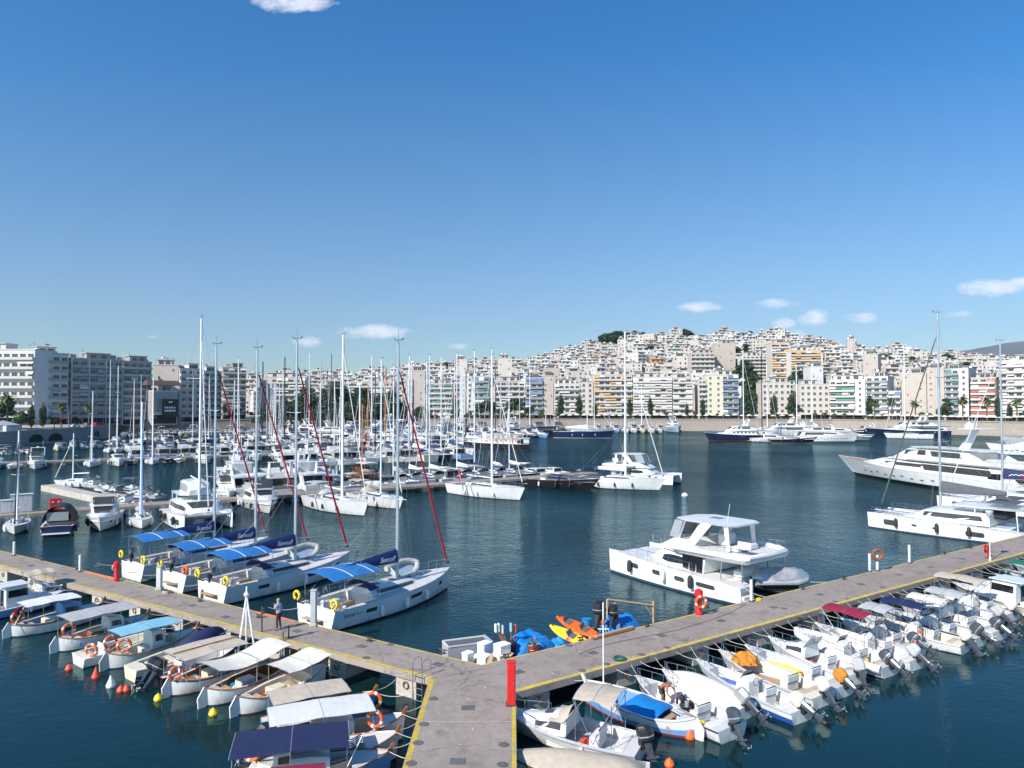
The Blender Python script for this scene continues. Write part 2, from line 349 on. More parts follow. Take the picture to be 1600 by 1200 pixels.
    def xprism(s, poly, y0, y1, m):   # poly in x,z extruded along y
        n = len(poly); vs = [(x, y0, z) for x, z in poly]+[(x, y1, z) for x, z in poly]
        return s.add(vs, [tuple(range(n)), tuple(range(2*n-1, n-1, -1))]+[(i, n+i, n+(i+1) % n, (i+1) % n) for i in range(n)], m)
    def merge(s, o, M=None):
        k = len(s.v); s.v.extend([tuple(M @ Vector(p)) for p in o.v] if M else o.v); s.f.extend([tuple(i+k for i in q) for q in o.f]); s.m.extend(o.m); return s
    def mesh(s, name, ang=32):
        me = bpy.data.meshes.new(name); me.from_pydata(s.v, [], s.f); names = []
        for q in s.m:
            if q not in names: names.append(q)
        for q in names: me.materials.append(MAT[q])
        me.polygons.foreach_set('material_index', [names.index(q) for q in s.m])
        me.polygons.foreach_set('use_smooth', [True]*len(s.f)); me.update()
        try: me.set_sharp_from_angle(angle=radians(ang))
        except Exception: pass
        return me
def obj(name, data, parent=None, label=None, loc=None, rot=None):
    if isinstance(data, MB):
        if not data.f: return None
        data = data.mesh(name)
    o = bpy.data.objects.new(name, data); COL.objects.link(o)
    if parent: o.parent = parent; KIDS.setdefault(parent.name, []).append(o)
    if label: o['label'] = label
    if loc is not None: o.location = loc
    if rot is not None: o.rotation_euler = rot
    return o
def tag(o, label, cat, group=None, kind=None):
    if label: o['label'] = label
    if cat: o['category'] = cat
    if group: o['group'] = group
    if kind: o['kind'] = kind
    return o
def thing(name, label, cat, loc=(0, 0, 0), rz=0, group=None):
    o = bpy.data.objects.new(name, None); COL.objects.link(o); o.location = loc; o.rotation_euler = (0, 0, rz); o.empty_display_size = .3
    return tag(o, label, cat, group)
KIDS = {}
def dup(root, loc, rz, label=None, group=None, scale=None):
    def cp(o, par):
        c = o.copy(); COL.objects.link(c)
        if par: c.parent = par; KIDS.setdefault(par.name, []).append(c)
        for k in KIDS.get(o.name, []): cp(k, c)
        return c
    r = cp(root, None); r.location = loc; r.rotation_euler = (0, 0, rz)
    if scale: r.scale = (scale,)*3 if isinstance(scale, (int, float)) else scale
    if label: r['label'] = label
    if group: r['group'] = group
    return r
def text_obj(txt, size, m, parent, M, name='lettering', shear=0, ext=.006, ysc=1):
    cu = bpy.data.curves.new(name, 'FONT'); cu.body = txt; cu.size = size; cu.extrude = ext; cu.align_x = 'CENTER'; cu.align_y = 'CENTER'; cu.shear = shear; cu.resolution_u = 2
    t = bpy.data.objects.new('tmp', cu); COL.objects.link(t); dg = bpy.context.evaluated_depsgraph_get(); dg.update()
    me = bpy.data.meshes.new_from_object(t.evaluated_get(dg)); bpy.data.objects.remove(t); bpy.data.curves.remove(cu)
    me.materials.clear(); me.materials.append(MAT[m]); me.transform(M); me.name = name
    return obj(name, me, parent)
ORD = ['first','second','third','fourth','fifth','sixth','seventh','eighth','ninth','tenth','eleventh','twelfth','thirteenth','fourteenth','fifteenth','sixteenth','seventeenth','eighteenth','nineteenth','twentieth']
def ordn(i):
    if i < 20: return ORD[i]
    t = ['twenty', 'thirty', 'forty', 'fifty', 'sixty', 'seventy'][(i+1)//10-2]; u = (i+1) % 10
    return (t[:-1]+'ieth') if u == 0 else t+'-'+ORD[u-1]
# ================================================================ SETTING
tag(obj('sea_water', MB().add([(-3000, -400, 0), (3000, -400, 0), (3000, 2600, 0), (-3000, 2600, 0)], [(0, 1, 2, 3)], 'sea')), None, None, None, 'structure')

def lerp_tab(t, x):
    if x <= t[0][0]: return t[0][1]
    for (a, b), (c, d) in zip(t, t[1:]):
        if x <= c: return b+(d-b)*(x-a)/(c-a)
    return t[-1][1]
SKYL = [(-300, 600), (0, 592), (300, 585), (400, 583), (450, 579), (520, 576), (600, 573), (640, 568), (700, 562), (760, 559), (800, 560), (830, 556), (860, 547), (890, 540), (930, 533), (960, 528),
        (1000, 522), (1060, 517), (1110, 519), (1160, 519), (1200, 523), (1250, 528), (1300, 533), (1340, 542), (1400, 548), (1450, 552), (1500, 557), (1560, 564), (1600, 571), (1800, 590), (2200, 600)]
def shore(px):     # distance of the quay wall for a bearing
    return lerp_tab([(-500, 236), (0, 240), (130, 279), (200, 335), (260, 362), (330, 378), (420, 392), (1000, 391), (1300, 381), (1500, 340), (1600, 318), (1900, 262), (2200, 240)], px)
def ztop(px): return lerp_tab([(-500, 4.2), (0, 4.4), (130, 4.8), (330, 5.9), (2200, 6)], px)
def bearing(x, y): return 800+F*x/max(y, 1)
def height(x, y):
    px = bearing(x, y); D = y; s0 = shore(px)
    zc = CH+(633-lerp_tab(SKYL, px))/F*820-(14 if px < 1120 else 10)
    b0 = s0+48
    if D < b0: return ztop(px)+(6-ztop(px))*max(0, min(1, (D-s0)/20))
    s = (D-b0)/(820-b0)
    if s <= 1: return 6.2+(zc-6.2)*(s**.92)
    return zc-(s-1)*max(zc, 10)*1.1
mb = MB(); pxs = list(range(-560, 2261, 20)); DS = [0, .02, .05, .1, .118] + [.13+.87*i/22 for i in range(23)] + [1.1, 1.3, 1.7]
for px in pxs:
    s0 = shore(px)
    for q in DS:
        D = s0+.6+(820-s0)*q; x = (px-800)/F*D; mb.v.append((x, D, height(x, D)-.02))
nD = len(DS)
for i in range(len(pxs)-1):
    for j in range(nD-1):
        mb.f.append((i*nD+j, (i+1)*nD+j, (i+1)*nD+j+1, i*nD+j+1)); mb.m.append('paving' if j < 2 else ('asphalt' if j < 4 else 'hill_ground'))
tag(obj('hill_terrain', mb), None, None, None, 'structure')
mb = MB()
for (m0, pts, D0) in [('mountain', [(1300, 604), (1400, 572), (1480, 552), (1520, 546), (1560, 538), (1600, 533), (1680, 522), (1800, 512), (2000, 520), (2300, 560)], 6500)]:
    rr = random.Random(3); n = 60; rows = []
    for j in range(9):
        row = []
        for i in range(n+1):
            px = 1300+1000*i/n; yp = lerp_tab(pts, px); D = D0-j*330; zt = CH+(633-yp)/F*D0
            z = zt*(1-j/8)**.85*(1+.05*rr.uniform(-1, 1)+.05*sin(i*.9+j)) if j else zt+rr.uniform(-5, 5)
            row.append(((px-800)/F*D0, D, max(z, -3)))
        rows.append(row)
    mb.loft(rows, m0, closed=False, caps=False)
tag(obj('mountain_ridge', mb), None, None, None, 'structure')

# quay walls: the stone wall round the basin
def qpt(px, z, off=0): D = shore(px)+off; return ((px-800)/F*D, D, z)
for nm, a, b, m_, lab in [('quay_wall', -560, 330, 'quay_stone_grey', 'grey stone quay wall with dark arches under the left waterfront'),
                          ('quay_wall', 330, 2260, 'quay_stone', 'long pale stone quay wall along the far promenade')]:
    t = thing(nm, lab, 'quay wall'); w = MB(); k = MB(); rng_ = list(range(a, b+1, 10))
    for p, q in zip(rng_, rng_[1:]):
        z0, z1 = ztop(p)+.02, ztop(q)+.02
        w.add([qpt(p, -1), qpt(q, -1), qpt(q, z1), qpt(p, z0), qpt(p, -1, 1.2), qpt(q, -1, 1.2), qpt(q, z1, 1.2), qpt(p, z0, 1.2)], [(0,1,2,3),(3,2,6,7)], m_)
        k.add([qpt(p, z0, -.25), qpt(q, z1, -.25), qpt(q, z1+.5, -.25), qpt(p, z0+.5, -.25), qpt(p, z0, .7), qpt(q, z1, .7), qpt(q, z1+.5, .7), qpt(p, z0+.5, .7)],
              [(0,1,2,3),(3,2,6,7),(1,0,4,5),(5,4,7,6)], m_)
    obj('wall', w, t); obj('coping', k, t)
    ap = MB()
    for p, q in zip(rng_, rng_[1:]):
        za = .7; ap.add([qpt(p, -.5, -4), qpt(q, -.5, -4), qpt(q, za, -4), qpt(p, za, -4), qpt(q, za, -.02), qpt(p, za, -.02)], [(0,1,2,3),(3,2,4,5)], m_)
    obj('apron', ap, t)
    if a < 0:
        for p in [58, 88, 152, 186, 222, 252]:
            c = Vector(qpt(p, 0, -.03)); d = (Vector(qpt(p+6, 0, -.03))-Vector(qpt(p-6, 0, -.03))).normalized(); ar = MB(); pts = [(-3.4, .75)]+[(3.4*cos(pi-g*pi/10), 1.5+2.0*sin(g*pi/10)) for g in range(11)]+[(3.4, .75)]
            nrm = Vector((d.y, -d.x, 0))
            ar.add([c+d*u+nrm*.05+Vector((0, 0, v)) for u, v in pts], [tuple(range(len(pts)))], 'dark_opening'); obj('arch_opening', ar, t)

# ---------------------------------------------------------------- the pier in the foreground
ZP = 1.2
PL0 = P(0, 884, ZP); PLc = P(671, 1060, ZP); PR0 = P(806, 1082, ZP); PR1 = P(1600, 865, ZP)
dl = (PLc-PL0).normalized(); dr_ = (PR1-PR0).normalized(); nl = Vector((-dl.y, dl.x, 0)); nr = Vector((-dr_.y, dr_.x, 0)); WL, WR = 2.75, 3.75
def isect(p, d, q, e):
    den = d.x*e.y-d.y*e.x; t = ((q.x-p.x)*e.y-(q.y-p.y)*e.x)/den; return p+d*t
fj = isect(PLc+nl*WL, dl, PR0+nr*WR, dr_)
Lnear = PLc-dl*95; Lfar = Lnear+nl*WL; Rnear = PR0+dr_*110; Rfar = Rnear+nr*WR
xl, xr = PLc.x-.05, PR0.x
outline = [(Lnear.x, Lnear.y), (PLc.x, PLc.y), (xl, -12), (xr, -12), (PR0.x, PR0.y), (Rnear.x, Rnear.y), (Rfar.x, Rfar.y), (fj.x, fj.y), (Lfar.x, Lfar.y)]
pier = thing('concrete_pier', 'T-shaped concrete pier with yellow painted edges in the foreground', 'pier')
mb = MB().prism(outline, ZP-.32, ZP, 'concrete_side'); mb.m[1] = 'concrete'; obj('deck', mb, pier)
def stripe(a, b, w, side, name='edge_stripe', z=ZP+.004, m='yellow_line', parent=pier, wig=True):
    d = (b-a); L = d.length; d.normalize(); n = Vector((-d.y, d.x, 0))*side; k = max(2, int(L/1.2)); vs = []; q = MB(); rr = random.Random(int(L*10))
    for i in range(k+1):
        p = a+d*L*i/k+n*.015; e = w*(1+(rr.uniform(-.13, .13) if wig else 0)); vs += [(p.x, p.y, z), (p.x+n.x*e, p.y+n.y*e, z)]
    q.add(vs, [(2*i, 2*i+1, 2*i+3, 2*i+2) if side < 0 else (2*i, 2*i+2, 2*i+3, 2*i+1) for i in range(k)], m); obj(name, q, parent)
stripe(Lnear, PLc, .24, 1); stripe(PLc, Vector((xl, -12, ZP)), .22, 1); stripe(Vector((xr, -12, ZP)), PR0, .15, 1); stripe(PR0, Rnear, .27, 1); stripe(Rfar, fj, .12, 1); stripe(fj, Lfar, .12, 1)
# expansion joints and hatches
def seam(a, b, w=.03, m='hatch_iron', z=ZP+.005):
    d = (b-a).normalized(); n = Vector((-d.y, d.x, 0))*w/2; j = MB().add([(p.x, p.y, z) for p in (a-n, b-n, b+n, a+n)], [(0, 1, 2, 3)], m); obj('joint', j, pier)
for s in range(4, 108, 9): seam(PR0+dr_*s, PR0+dr_*s+nr*WR, .02)
for s in range(6, 92, 9): seam(PLc-dl*s, PLc-dl*s+nl*WL, .02)
for y in (8, 17): seam(Vector((xl, y, 0)), Vector((xr, y, 0)), .02)
seam(Vector((xl+.3, 29.2, 0)), Vector((xr-.1, 29.2, 0)), .05, 'cabinet_grey'); seam(PLc+Vector((.1, 0, 0)), fj+Vector((.5, -.4, 0)), .03)
def hatch(p, d, a=.5, b=.42):
    q = MB(); n = Vector((-d.y, d.x, 0)); p = Vector((p.x, p.y, ZP+.004))
    q.add([p+d*(sx_*a/2)+n*(sy_*b/2)+Vector((0, 0, zz)) for zz in (0, .012) for sx_, sy_ in ((-1,-1),(1,-1),(1,1),(-1,1))], [(4,5,6,7),(0,1,5,4),(1,2,6,5),(2,3,7,6),(3,0,4,7)], 'hatch_iron'); obj('hatch_cover', q, pier)
for px, py in [(731, 1106), (715, 1190)]: hatch(P(px, py, ZP), Vector((1, 0, 0)), .55, .45)
for px, py in [(152, 884), (225, 907), (300, 946), (464, 986), (565, 1010), (684, 1038), (48, 884), (101, 897), (352, 964)]: hatch(P(px, py, ZP), dl)
for px, py in [(810, 1050), (926, 1020), (1034, 993), (1127, 970), (1208, 949), (1281, 929), (1345, 913), (1404, 898), (1454, 886), (1502, 873), (1548, 862)]: hatch(P(px, py, ZP), dr_)
def disc(px, py, r=.2):
    q = MB(); p = P(px, py, ZP); q.lathe([(r, ZP+.003), (r, ZP+.02), (r*.7, ZP+.024), (.01, ZP+.024)], 'hatch_iron', (p.x, p.y, 0), 12); obj('drain_cover', q, pier)
for px, py in [(677, 1092), (662, 1132), (653, 1161), (642, 1193), (787, 1164), (785, 1195), (889, 1009), (947, 1038), (909, 1048), (1002, 1023), (1042, 1012), (610, 1007), (572, 1028), (305, 972), (345, 990), (1225, 951), (1250, 987 - 24), (1305, 940), (1380, 918)]: disc(px, py)
# supports
for base, d, n_, w, k0, k1, st in [(PLc, -dl, nl, WL, .9, 92, 4.6), (PR0, dr_, nr, WR, .7, 108, 5.4)]:
    s = k0
    while s < k1:
        a = base+d*s+n_*.12; q = MB(); dd = d*1.25; nn = n_*(w-.24)
        q.prism([(p.x, p.y) for p in ((a, a+dd, a+dd+nn, a+nn) if d is dr_ else (a+dd, a, a+nn, a+dd+nn))], -1.2, ZP-.32, 'concrete_pale'); obj('pillar', q, pier); s += st
for y in (30.5, 24, 17, 9, 1): obj('pillar', MB().box((xl+.12, y-.7, -1.2), (xr-.12, y+.7, ZP-.32), 'concrete_pale'), pier)
# fender tyres / chains on the pillars
for base, d, n_, k0, st, cnt in [(PLc, -dl, nl, .9, 4.6, 12), (PR0, dr_, nr, .7, 5.4, 10)]:
    for i in range(cnt):
        a = base+d*(k0+st*i+.6)+n_*.07; q = MB(); q.torus((a.x, a.y, .55), .16, .03, 'rust', axis='x', n=10, k=5, tilt=Matrix.Rotation(atan2(n_.y, n_.x), 3, 'Z')); obj('mooring_ring', q, pier)

# ---------------------------------------------------------------- pier furniture
def cleat(px, py, lab, rz):
    t = thing('mooring_cleat', lab, 'cleat', P(px, py, ZP), rz, 'black mooring cleats along the pier edge')
    q = MB(); q.bx((0, 0, .02), (.34, .16, .04), 'iron'); 
    for x in (-.08, .08): q.lathe([(.035, .04), (.03, .17)], 'iron', (x, 0, 0), 8)
    obj('base', q, t); q = MB(); q.tube([(-.24, 0, .2), (-.12, 0, .18), (.12, 0, .18), (.24, 0, .2)], .035, 'iron', 7); obj('horn', q, t)
al, ar_ = atan2(dl.y, dl.x), atan2(dr_.y, dr_.x)
CL = [(66, 876, al, 'by the leftmost white post'), (120, 890, al, 'left of the second white post'), (262, 927, al, 'beside the coiled white rope'), (312, 940, al, 'behind the third blue-canopied yacht'), (404, 965, al, 'left of the standing man'), (577, 1002, al, 'at the near yacht bare yellow edge'),
      (692, 1021, al, 'left of the grey skiff'), (792, 1028, ar_, 'beside the foam boxes'), (908, 1001, ar_, 'at the tip of the yellow kayak'), (1012, 979, ar_, 'right of the wooden frame'), (1105, 950, ar_, 'right of the red post with life ring'), (1255, 921, ar_, 'behind the covered tender'),
      (1319, 905, ar_, 'left of the twin posts'), (1476, 866, ar_, 'right of the short white post'), (1517, 857, ar_, 'under the bow lines of the grey catamaran')]
for px, py, rz, w in CL: cleat(px, py, 'black iron mooring cleat '+w, rz)
def post(px, py, lab, h=1.0, r=.1, m='pedestal_white', box=False, name='mooring_post', cat='post'):
    t = thing(name, lab, cat, P(px, py, ZP)); q = MB()
    if box: q.bx((0, 0, h/2+.1), (.32, .32, h-.2), m, bev=.03); obj('column', q, t); obj('cap', MB().bx((0, 0, h+.03), (.36, .36, .06), 'cabinet_grey', bev=.015), t); obj('foot', MB().bx((0, 0, .1), (.42, .42, .2), 'concrete_pale', bev=.03), t)
    else: q.lathe([(r, .06), (r, h-.05), (r*.85, h), (.01, h)], m, n=12); obj('column', q, t); obj('foot', MB().lathe([(r*1.7, 0), (r*1.7, .05), (r*1.1, .08)], 'iron', n=12), t)
    return t
post(22, 868, 'white round mooring post nearest the left picture edge', 1.15)
post(125, 893, 'white round mooring post left of the red hydrant', 1.25)
post(249, 922, 'white service post between the two leftmost blue-canopied yachts', 1.55, box=True, m='gelcoat_aged')
post(490, 978, 'tall grey service post by the stern of the nearest yacht', 2.0, box=True, m='grey_paint')
post(1174, 940, 'grey round post by the stern of the power catamaran', 1.4)
post(1359, 893, 'white round post left of the post with a tyre', 1.35)
tp = post(1371, 892, 'white round post with a brown tyre hung on top', 1.2)
obj('tyre', MB().torus((0, -.1, 1.25), .36, .13, 'rust', axis='y', n=18, k=8), tp)
post(1421, 880, 'white round post right of the tyre post', 1.45)
t = thing('hydrant_cabinet', 'tall red fire cabinet at the pier corner', 'hydrant', P(799, 1101, ZP), 0)
obj('housing', MB().bx((0, 0, .88), (.36, .36, 1.76), 'red_paint', bev=.02), t); obj('door', MB().bx((0, -.185, .95), (.28, .012, 1.4), 'red_paint', bev=.004), t); obj('handle', MB().bx((.1, -.2, .95), (.02, .03, .14), 'steel'), t); obj('lid', MB().bx((0, 0, 1.79), (.4, .4, .05), 'red_paint', bev=.02), t); obj('base', MB().bx((0, 0, .03), (.46, .46, .06), 'iron'), t)
t = thing('hydrant_post', 'red hydrant post with rope beside the leftmost yacht stern', 'hydrant', P(182, 908, ZP), al)
obj('housing', MB().lathe([(.2, 0), (.2, .25), (.17, .3), (.17, 1.05), (.22, 1.08), (.22, 1.3), (.1, 1.42), (.02, 1.44)], 'red_paint', n=14), t)
obj('rope_coil', MB().torus((-.2, 0, .95), .2, .05, 'rope', axis='x', n=14), t)
t = thing('hydrant_post', 'red hydrant post with an orange life ring by the power catamaran', 'hydrant', P(1092, 960, ZP), ar_)
obj('housing', MB().lathe([(.22, 0), (.22, .2), (.19, .25), (.19, 1.1), (.25, 1.15), (.25, 1.42), (.1, 1.52), (.02, 1.53)], 'red_paint', n=14), t)
def ring(name, c, Rr, r, parent, rot=(0, 0, 0), m='ring_orange', band=True):
    o = obj(name, MB().torus((0, 0, 0), Rr, r, m, axis='x', n=20, k=8), parent, loc=c, rot=rot)
    if band:
        q = MB()
        for a in range(4): q.torus((0, 0, 0), Rr, r*1.07, 'fender_white', axis='x', n=2, k=8, a0=a*pi/2+.15, a1=a*pi/2+.5)
        b = obj('band', q, o)
    return o
t2 = thing('life_ring', 'orange life ring hung on the red post by the power catamaran', 'life ring', P(1092, 960, ZP), -pi/2+.2)
ring('ring', (.3, 0, .82), .32, .075, t2)
def lamp(px, py, lab, h=4.0):
    t = thing('street_lamp', lab, 'lamp post', P(px, py, ZP)); obj('pole', MB().lathe([(.09, 0), (.08, .3), (.045, .35), (.04, h-.5)], 'pedestal_white', n=10), t)
    obj('lamp_head', MB().lathe([(.06, h-.55), (.1, h-.5), (.3, h-.08), (.3, h), (.28, h+.04), (.02, h+.08)], 'grey_paint', n=14), t)
lamp(1547, 876, 'lamp post with a conical head on the right pier')
t = thing('hose_reel', 'red round hose reel beside the lamp post', 'hose reel', P(1543, 872, ZP), ar_)
obj('drum', MB().lathe([(.1, -.14), (.36, -.13), (.36, -.09), (.2, -.08), (.2, .08), (.36, .09), (.36, .13), (.1, .14)], 'red_paint', (0, 0, .75), 16, 'y'), t); obj('stand', MB().bx((0, 0, .25), (.1, .1, .5), 'red_paint').bx((0, 0, .02), (.4, .35, .04), 'iron'), t)
# ladder with hoops
t = thing('pier_ladder', 'steel ladder with hooped handrails at the pier corner', 'ladder', P(655, 1056, ZP), al)
q = MB()
for y in (-.28, .28):
    x = y; q.tube([(x, -.12, -1.3), (x, -.12, .0), (x, -.12, .55), (x, -.0, .72), (x, .35, .75), (x, .5, .62), (x, .5, 0)], .022, 'steel', 6)
obj('handrail', q, t)
for z in [-1.1+.28*i for i in range(5)]: obj('rung', MB().tube([(-.28, -.12, z), (.28, -.12, z)], .018, 'steel', 5), t)
t = thing('steel_stake', 'dark steel stake rising at the pier edge left of the man', 'stake', P(409, 990, ZP-.1))
q = MB(); q.bx((0, 0, .55), (.07, .07, 1.9), 'iron'); q.bx((0, 0, .9), (.5, .04, .05), 'iron', rz=.4)
for z in (1.1, 1.25, 1.4): q.bx((.08, 0, z), (.14, .05, .05), 'iron')
obj('bar', q, t)
t = thing('steel_stake', 'short dark stake with hooks right of the man', 'stake', P(451, 1000, ZP-.1)); obj('bar', MB().bx((0, 0, .3), (.06, .06, .9), 'iron').bx((0, 0, .7), (.3, .04, .04), 'iron').tube([(-.3, 0, 0), (-.3, 0, .4), (-.15, 0, .5)], .03, 'iron'), t)
t2 = thing('life_ring', 'orange and white life ring hanging under the pier edge right of the man', 'life ring', P(453, 1012, .55), al-pi/2); ring('ring', (0, 0, 0), .3, .075, t2)
def coil(px, py, lab, m='rope', r=.3, name='rope_coil'):
    q = MB(); 
    for i in range(4): q.torus((0, 0, .02+.035*i), r-.04*(i % 2), .022, m, axis='z', n=18, k=5)
    o = obj(name, q, loc=P(px, py, ZP)); tag(o, lab, 'rope coil')
coil(262, 926, 'white rope coil lying at the pier edge behind the second yacht'); coil(1185, 938, 'yellow rope coil beside the grey post', 'ring_yellow', .2); coil(968, 1031, 'green net coil on the right pier edge', 'canvas_green', .3)
t = tag(obj('plank_stack', MB().bx((0, 0, .05), (3.0, .2, .07), 'varnish').bx((.1, .24, .05), (3.2, .2, .07), 'plank').bx((.2, .1, .12), (2.9, .22, .06), 'plank', rz=.03), loc=P(958, 992, ZP), rot=(0, 0, ar_+.02)), 'brown wooden planks stacked on the pier by the kayaks', 'planks')
tag(obj('orange_hose', MB().tube([P(a, b, ZP+.04) for a, b in [(133, 894), (150, 897), (165, 902), (178, 905)]], .05, 'ring_orange', 5)), 'orange hose lying along the far pier edge by the red hydrant', 'hose')
tag(obj('orange_hose', MB().tube([P(a, b, ZP+.04) for a, b in [(400, 957), (420, 961), (440, 965), (462, 971)]], .04, 'ring_orange', 5)), 'orange hose lying behind the standing man', 'hose')
tag(obj('mooring_chain', MB().tube([P(a, b, ZP+.02) for a, b in [(905, 1022), (920, 1015), (960, 1004), (1010, 994), (1060, 984), (1100, 972), (1140, 958), (1165, 944)]], .012, 'rope_dark', 4)), 'thin dark line lying across the right pier', 'line')

# ---------------------------------------------------------------- people
def skin_body(name, pts, edges, radii, m, parent, sub=2):
    me = bpy.data.meshes.new(name); me.from_pydata(pts, edges, []); o = bpy.data.objects.new(name, me); COL.objects.link(o)
    if parent: o.parent = parent; KIDS.setdefault(parent.name, []).append(o)
    md = o.modifiers.new('skin', 'SKIN'); md.use_smooth_shade = True
    bm = bmesh.new(); bm.from_mesh(me); ly = bm.verts.layers.skin.verify(); bm.verts.ensure_lookup_table()
    for i, v in enumerate(bm.verts): r = radii[i]; v[ly].radius = r if isinstance(r, tuple) else (r, r); v[ly].use_root = (i == 0)
    bm.to_mesh(me); bm.free(); s2 = o.modifiers.new('sub', 'SUBSURF'); s2.levels = sub; s2.render_levels = sub; me.materials.append(MAT[m])
    dg = bpy.context.evaluated_depsgraph_get(); dg.update(); m2 = bpy.data.meshes.new_from_object(o.evaluated_get(dg)); m2.materials.clear(); m2.materials.append(MAT[m]); o.modifiers.clear(); o.data = m2
    for p in m2.polygons: p.use_smooth = True; p.material_index = 0
    return o
def hand(joint, d, up):      # palm and five fingers, as extra chains
    d = Vector(d).normalized(); up = Vector(up).normalized(); sd_ = d.cross(up); j = Vector(joint); pts = [j+d*.05, j+d*.09]; rad = [(.035, .02), (.036, .018)]; ed = [(0, 1)]
    for i, (o_, L) in enumerate([(-.03, .065), (-.01, .08), (.01, .075), (.03, .06)]):
        a = j+d*.1+sd_*o_; k = len(pts); pts += [a, a+d*L*.55-up*.012, a+d*L*.85-up*.035]; rad += [.009, .009, .007]; ed += [(1, k), (k, k+1), (k+1, k+2)]
    k = len(pts); pts += [j+d*.05+sd_*-.045-up*.01, j+d*.085-sd_*.055-up*.025]; rad += [.011, .009]; ed += [(0, k), (k, k+1)]
    return pts, ed, rad
def person(lab, loc, rz, J, cloth, skin='skin', hair='hair_grey', s=1.0):
    t = thing('person', lab, 'person', loc, rz)
    names = ['pelvis', 'waist', 'chest', 'neckb', 'neck', 'skull', 'crown', 'shL', 'elL', 'wrL', 'shR', 'elR', 'wrR', 'hipL', 'knL', 'anL', 'toeL', 'hipR', 'knR', 'anR', 'toeR', 'nose']
    pts = [J[k] for k in names]; I = {k: i for i, k in enumerate(names)}
    rad = dict(pelvis=(.15, .11), waist=(.14, .1), chest=(.165, .11), neckb=(.08, .07), neck=.055, skull=(.082, .095), crown=(.07, .08), shL=.058, elL=.042, wrL=.028, shR=.058, elR=.042, wrR=.028, hipL=.085, knL=.058, anL=.038, toeL=.036, hipR=.085, knR=.058, anR=.038, toeR=.036, nose=.018)
    E = [('pelvis','waist'),('waist','chest'),('chest','neckb'),('neckb','neck'),('neck','skull'),('skull','crown'),('neckb','shL'),('shL','elL'),('elL','wrL'),('neckb','shR'),('shR','elR'),('elR','wrR'),('pelvis','hipL'),('hipL','knL'),('knL','anL'),('anL','toeL'),('pelvis','hipR'),('hipR','knR'),('knR','anR'),('anR','toeR'),('skull','nose')]
    ed = [(I[a], I[b]) for a, b in E]; rr = [rad[k] for k in names]; P_ = [tuple(p) for p in pts]
    for sd_ in 'LR':
        w, e = Vector(J['wr'+sd_]), Vector(J['el'+sd_]); hp, he, hr = hand(w, w-e, (0, 1, .2) if sd_ == 'L' else (0, -1, .2)); k = len(P_); P_ += [tuple(p) for p in hp]; rr += hr; ed += [(a+k, b+k) for a, b in he]+[(I['wr'+sd_], k)]
    b = skin_body('body', P_, ed, rr, skin, t)
    for nm, ks, es, grow, m in cloth:
        pk = [tuple(J[k]) if isinstance(k, str) else tuple(k[0]) for k in ks]; r2 = []
        for k in ks:
            r0 = rad[k] if isinstance(k, str) else k[1]; r2.append(tuple(q+grow for q in r0) if isinstance(r0, tuple) else r0+grow)
        skin_body(nm, pk, es, r2, m, t)
    h = Vector(J['crown']); q = MB(); hd = (h-Vector(J['skull'])).normalized(); c = Vector(J['skull'])+hd*.045-Vector((.012, 0, 0))
    rings = []
    for i in range(6):
        a = pi/2*i/5; ring_ = []
        for k in range(14): bb = 2*pi*k/14; ring_.append(c+Vector((cos(bb)*.104*cos(a), sin(bb)*.094*cos(a), .015+.098*sin(a))))
        rings.append(ring_)
    q.loft(rings, hair); obj('hair', q, t)
    for y in (-.032, .032): obj('eye', MB().bx((J['skull'][0]+.088, J['skull'][1]+y, J['skull'][2]+.02), (.012, .022, .01), 'black_plastic', bev=.003), t)
    t.scale = (s,)*3; return t
zz = lambda x, y, z: (x, y, z)
J1 = dict(pelvis=zz(0,0,.95), waist=zz(.0,0,1.1), chest=zz(.01,0,1.3), neckb=zz(0,0,1.44), neck=zz(.01,0,1.51), skull=zz(.035,0,1.6), crown=zz(.02,0,1.68), nose=zz(.13,0,1.6),
          shL=zz(0,.19,1.41), elL=zz(.1,.26,1.2), wrL=zz(.2,.1,1.36), shR=zz(0,-.19,1.41), elR=zz(-.03,-.26,1.13), wrR=zz(.04,-.27,.88), hipL=zz(0,.1,.88), knL=zz(.03,.12,.5), anL=zz(0,.14,.09), toeL=zz(.15,.16,.035),
          hipR=zz(0,-.1,.88), knR=zz(.01,-.13,.5), anR=zz(-.02,-.16,.09), toeR=zz(.12,-.2,.035))
cl1 = [('shirt', ['pelvis', 'waist', 'chest', 'neckb', 'shL', ((.06, .23, 1.29), .05), 'shR', ((-.02, -.235, 1.27), .05)], [(0,1),(1,2),(2,3),(3,4),(4,5),(3,6),(6,7)], .016, 'shirt_blue'),
       ('trousers', [((0, 0, .98), (.15, .11)), 'hipL', 'knL', ((0, .14, .11), .05), 'hipR', 'knR', ((-.02, -.16, .11), .05)], [(0,1),(1,2),(2,3),(0,4),(4,5),(5,6)], .014, 'trousers'),
       ('shoe', [((-.04, .13, .045), .045), ((.14, .16, .04), .045)], [(0,1)], .008, 'shoe'), ('shoe', [((-.06, -.15, .045), .045), ((.11, -.2, .04), .045)], [(0,1)], .008, 'shoe')]
person('grey-haired man in light blue shirt and dark trousers standing on the pier', P(435, 984, ZP), radians(165), J1, cl1)
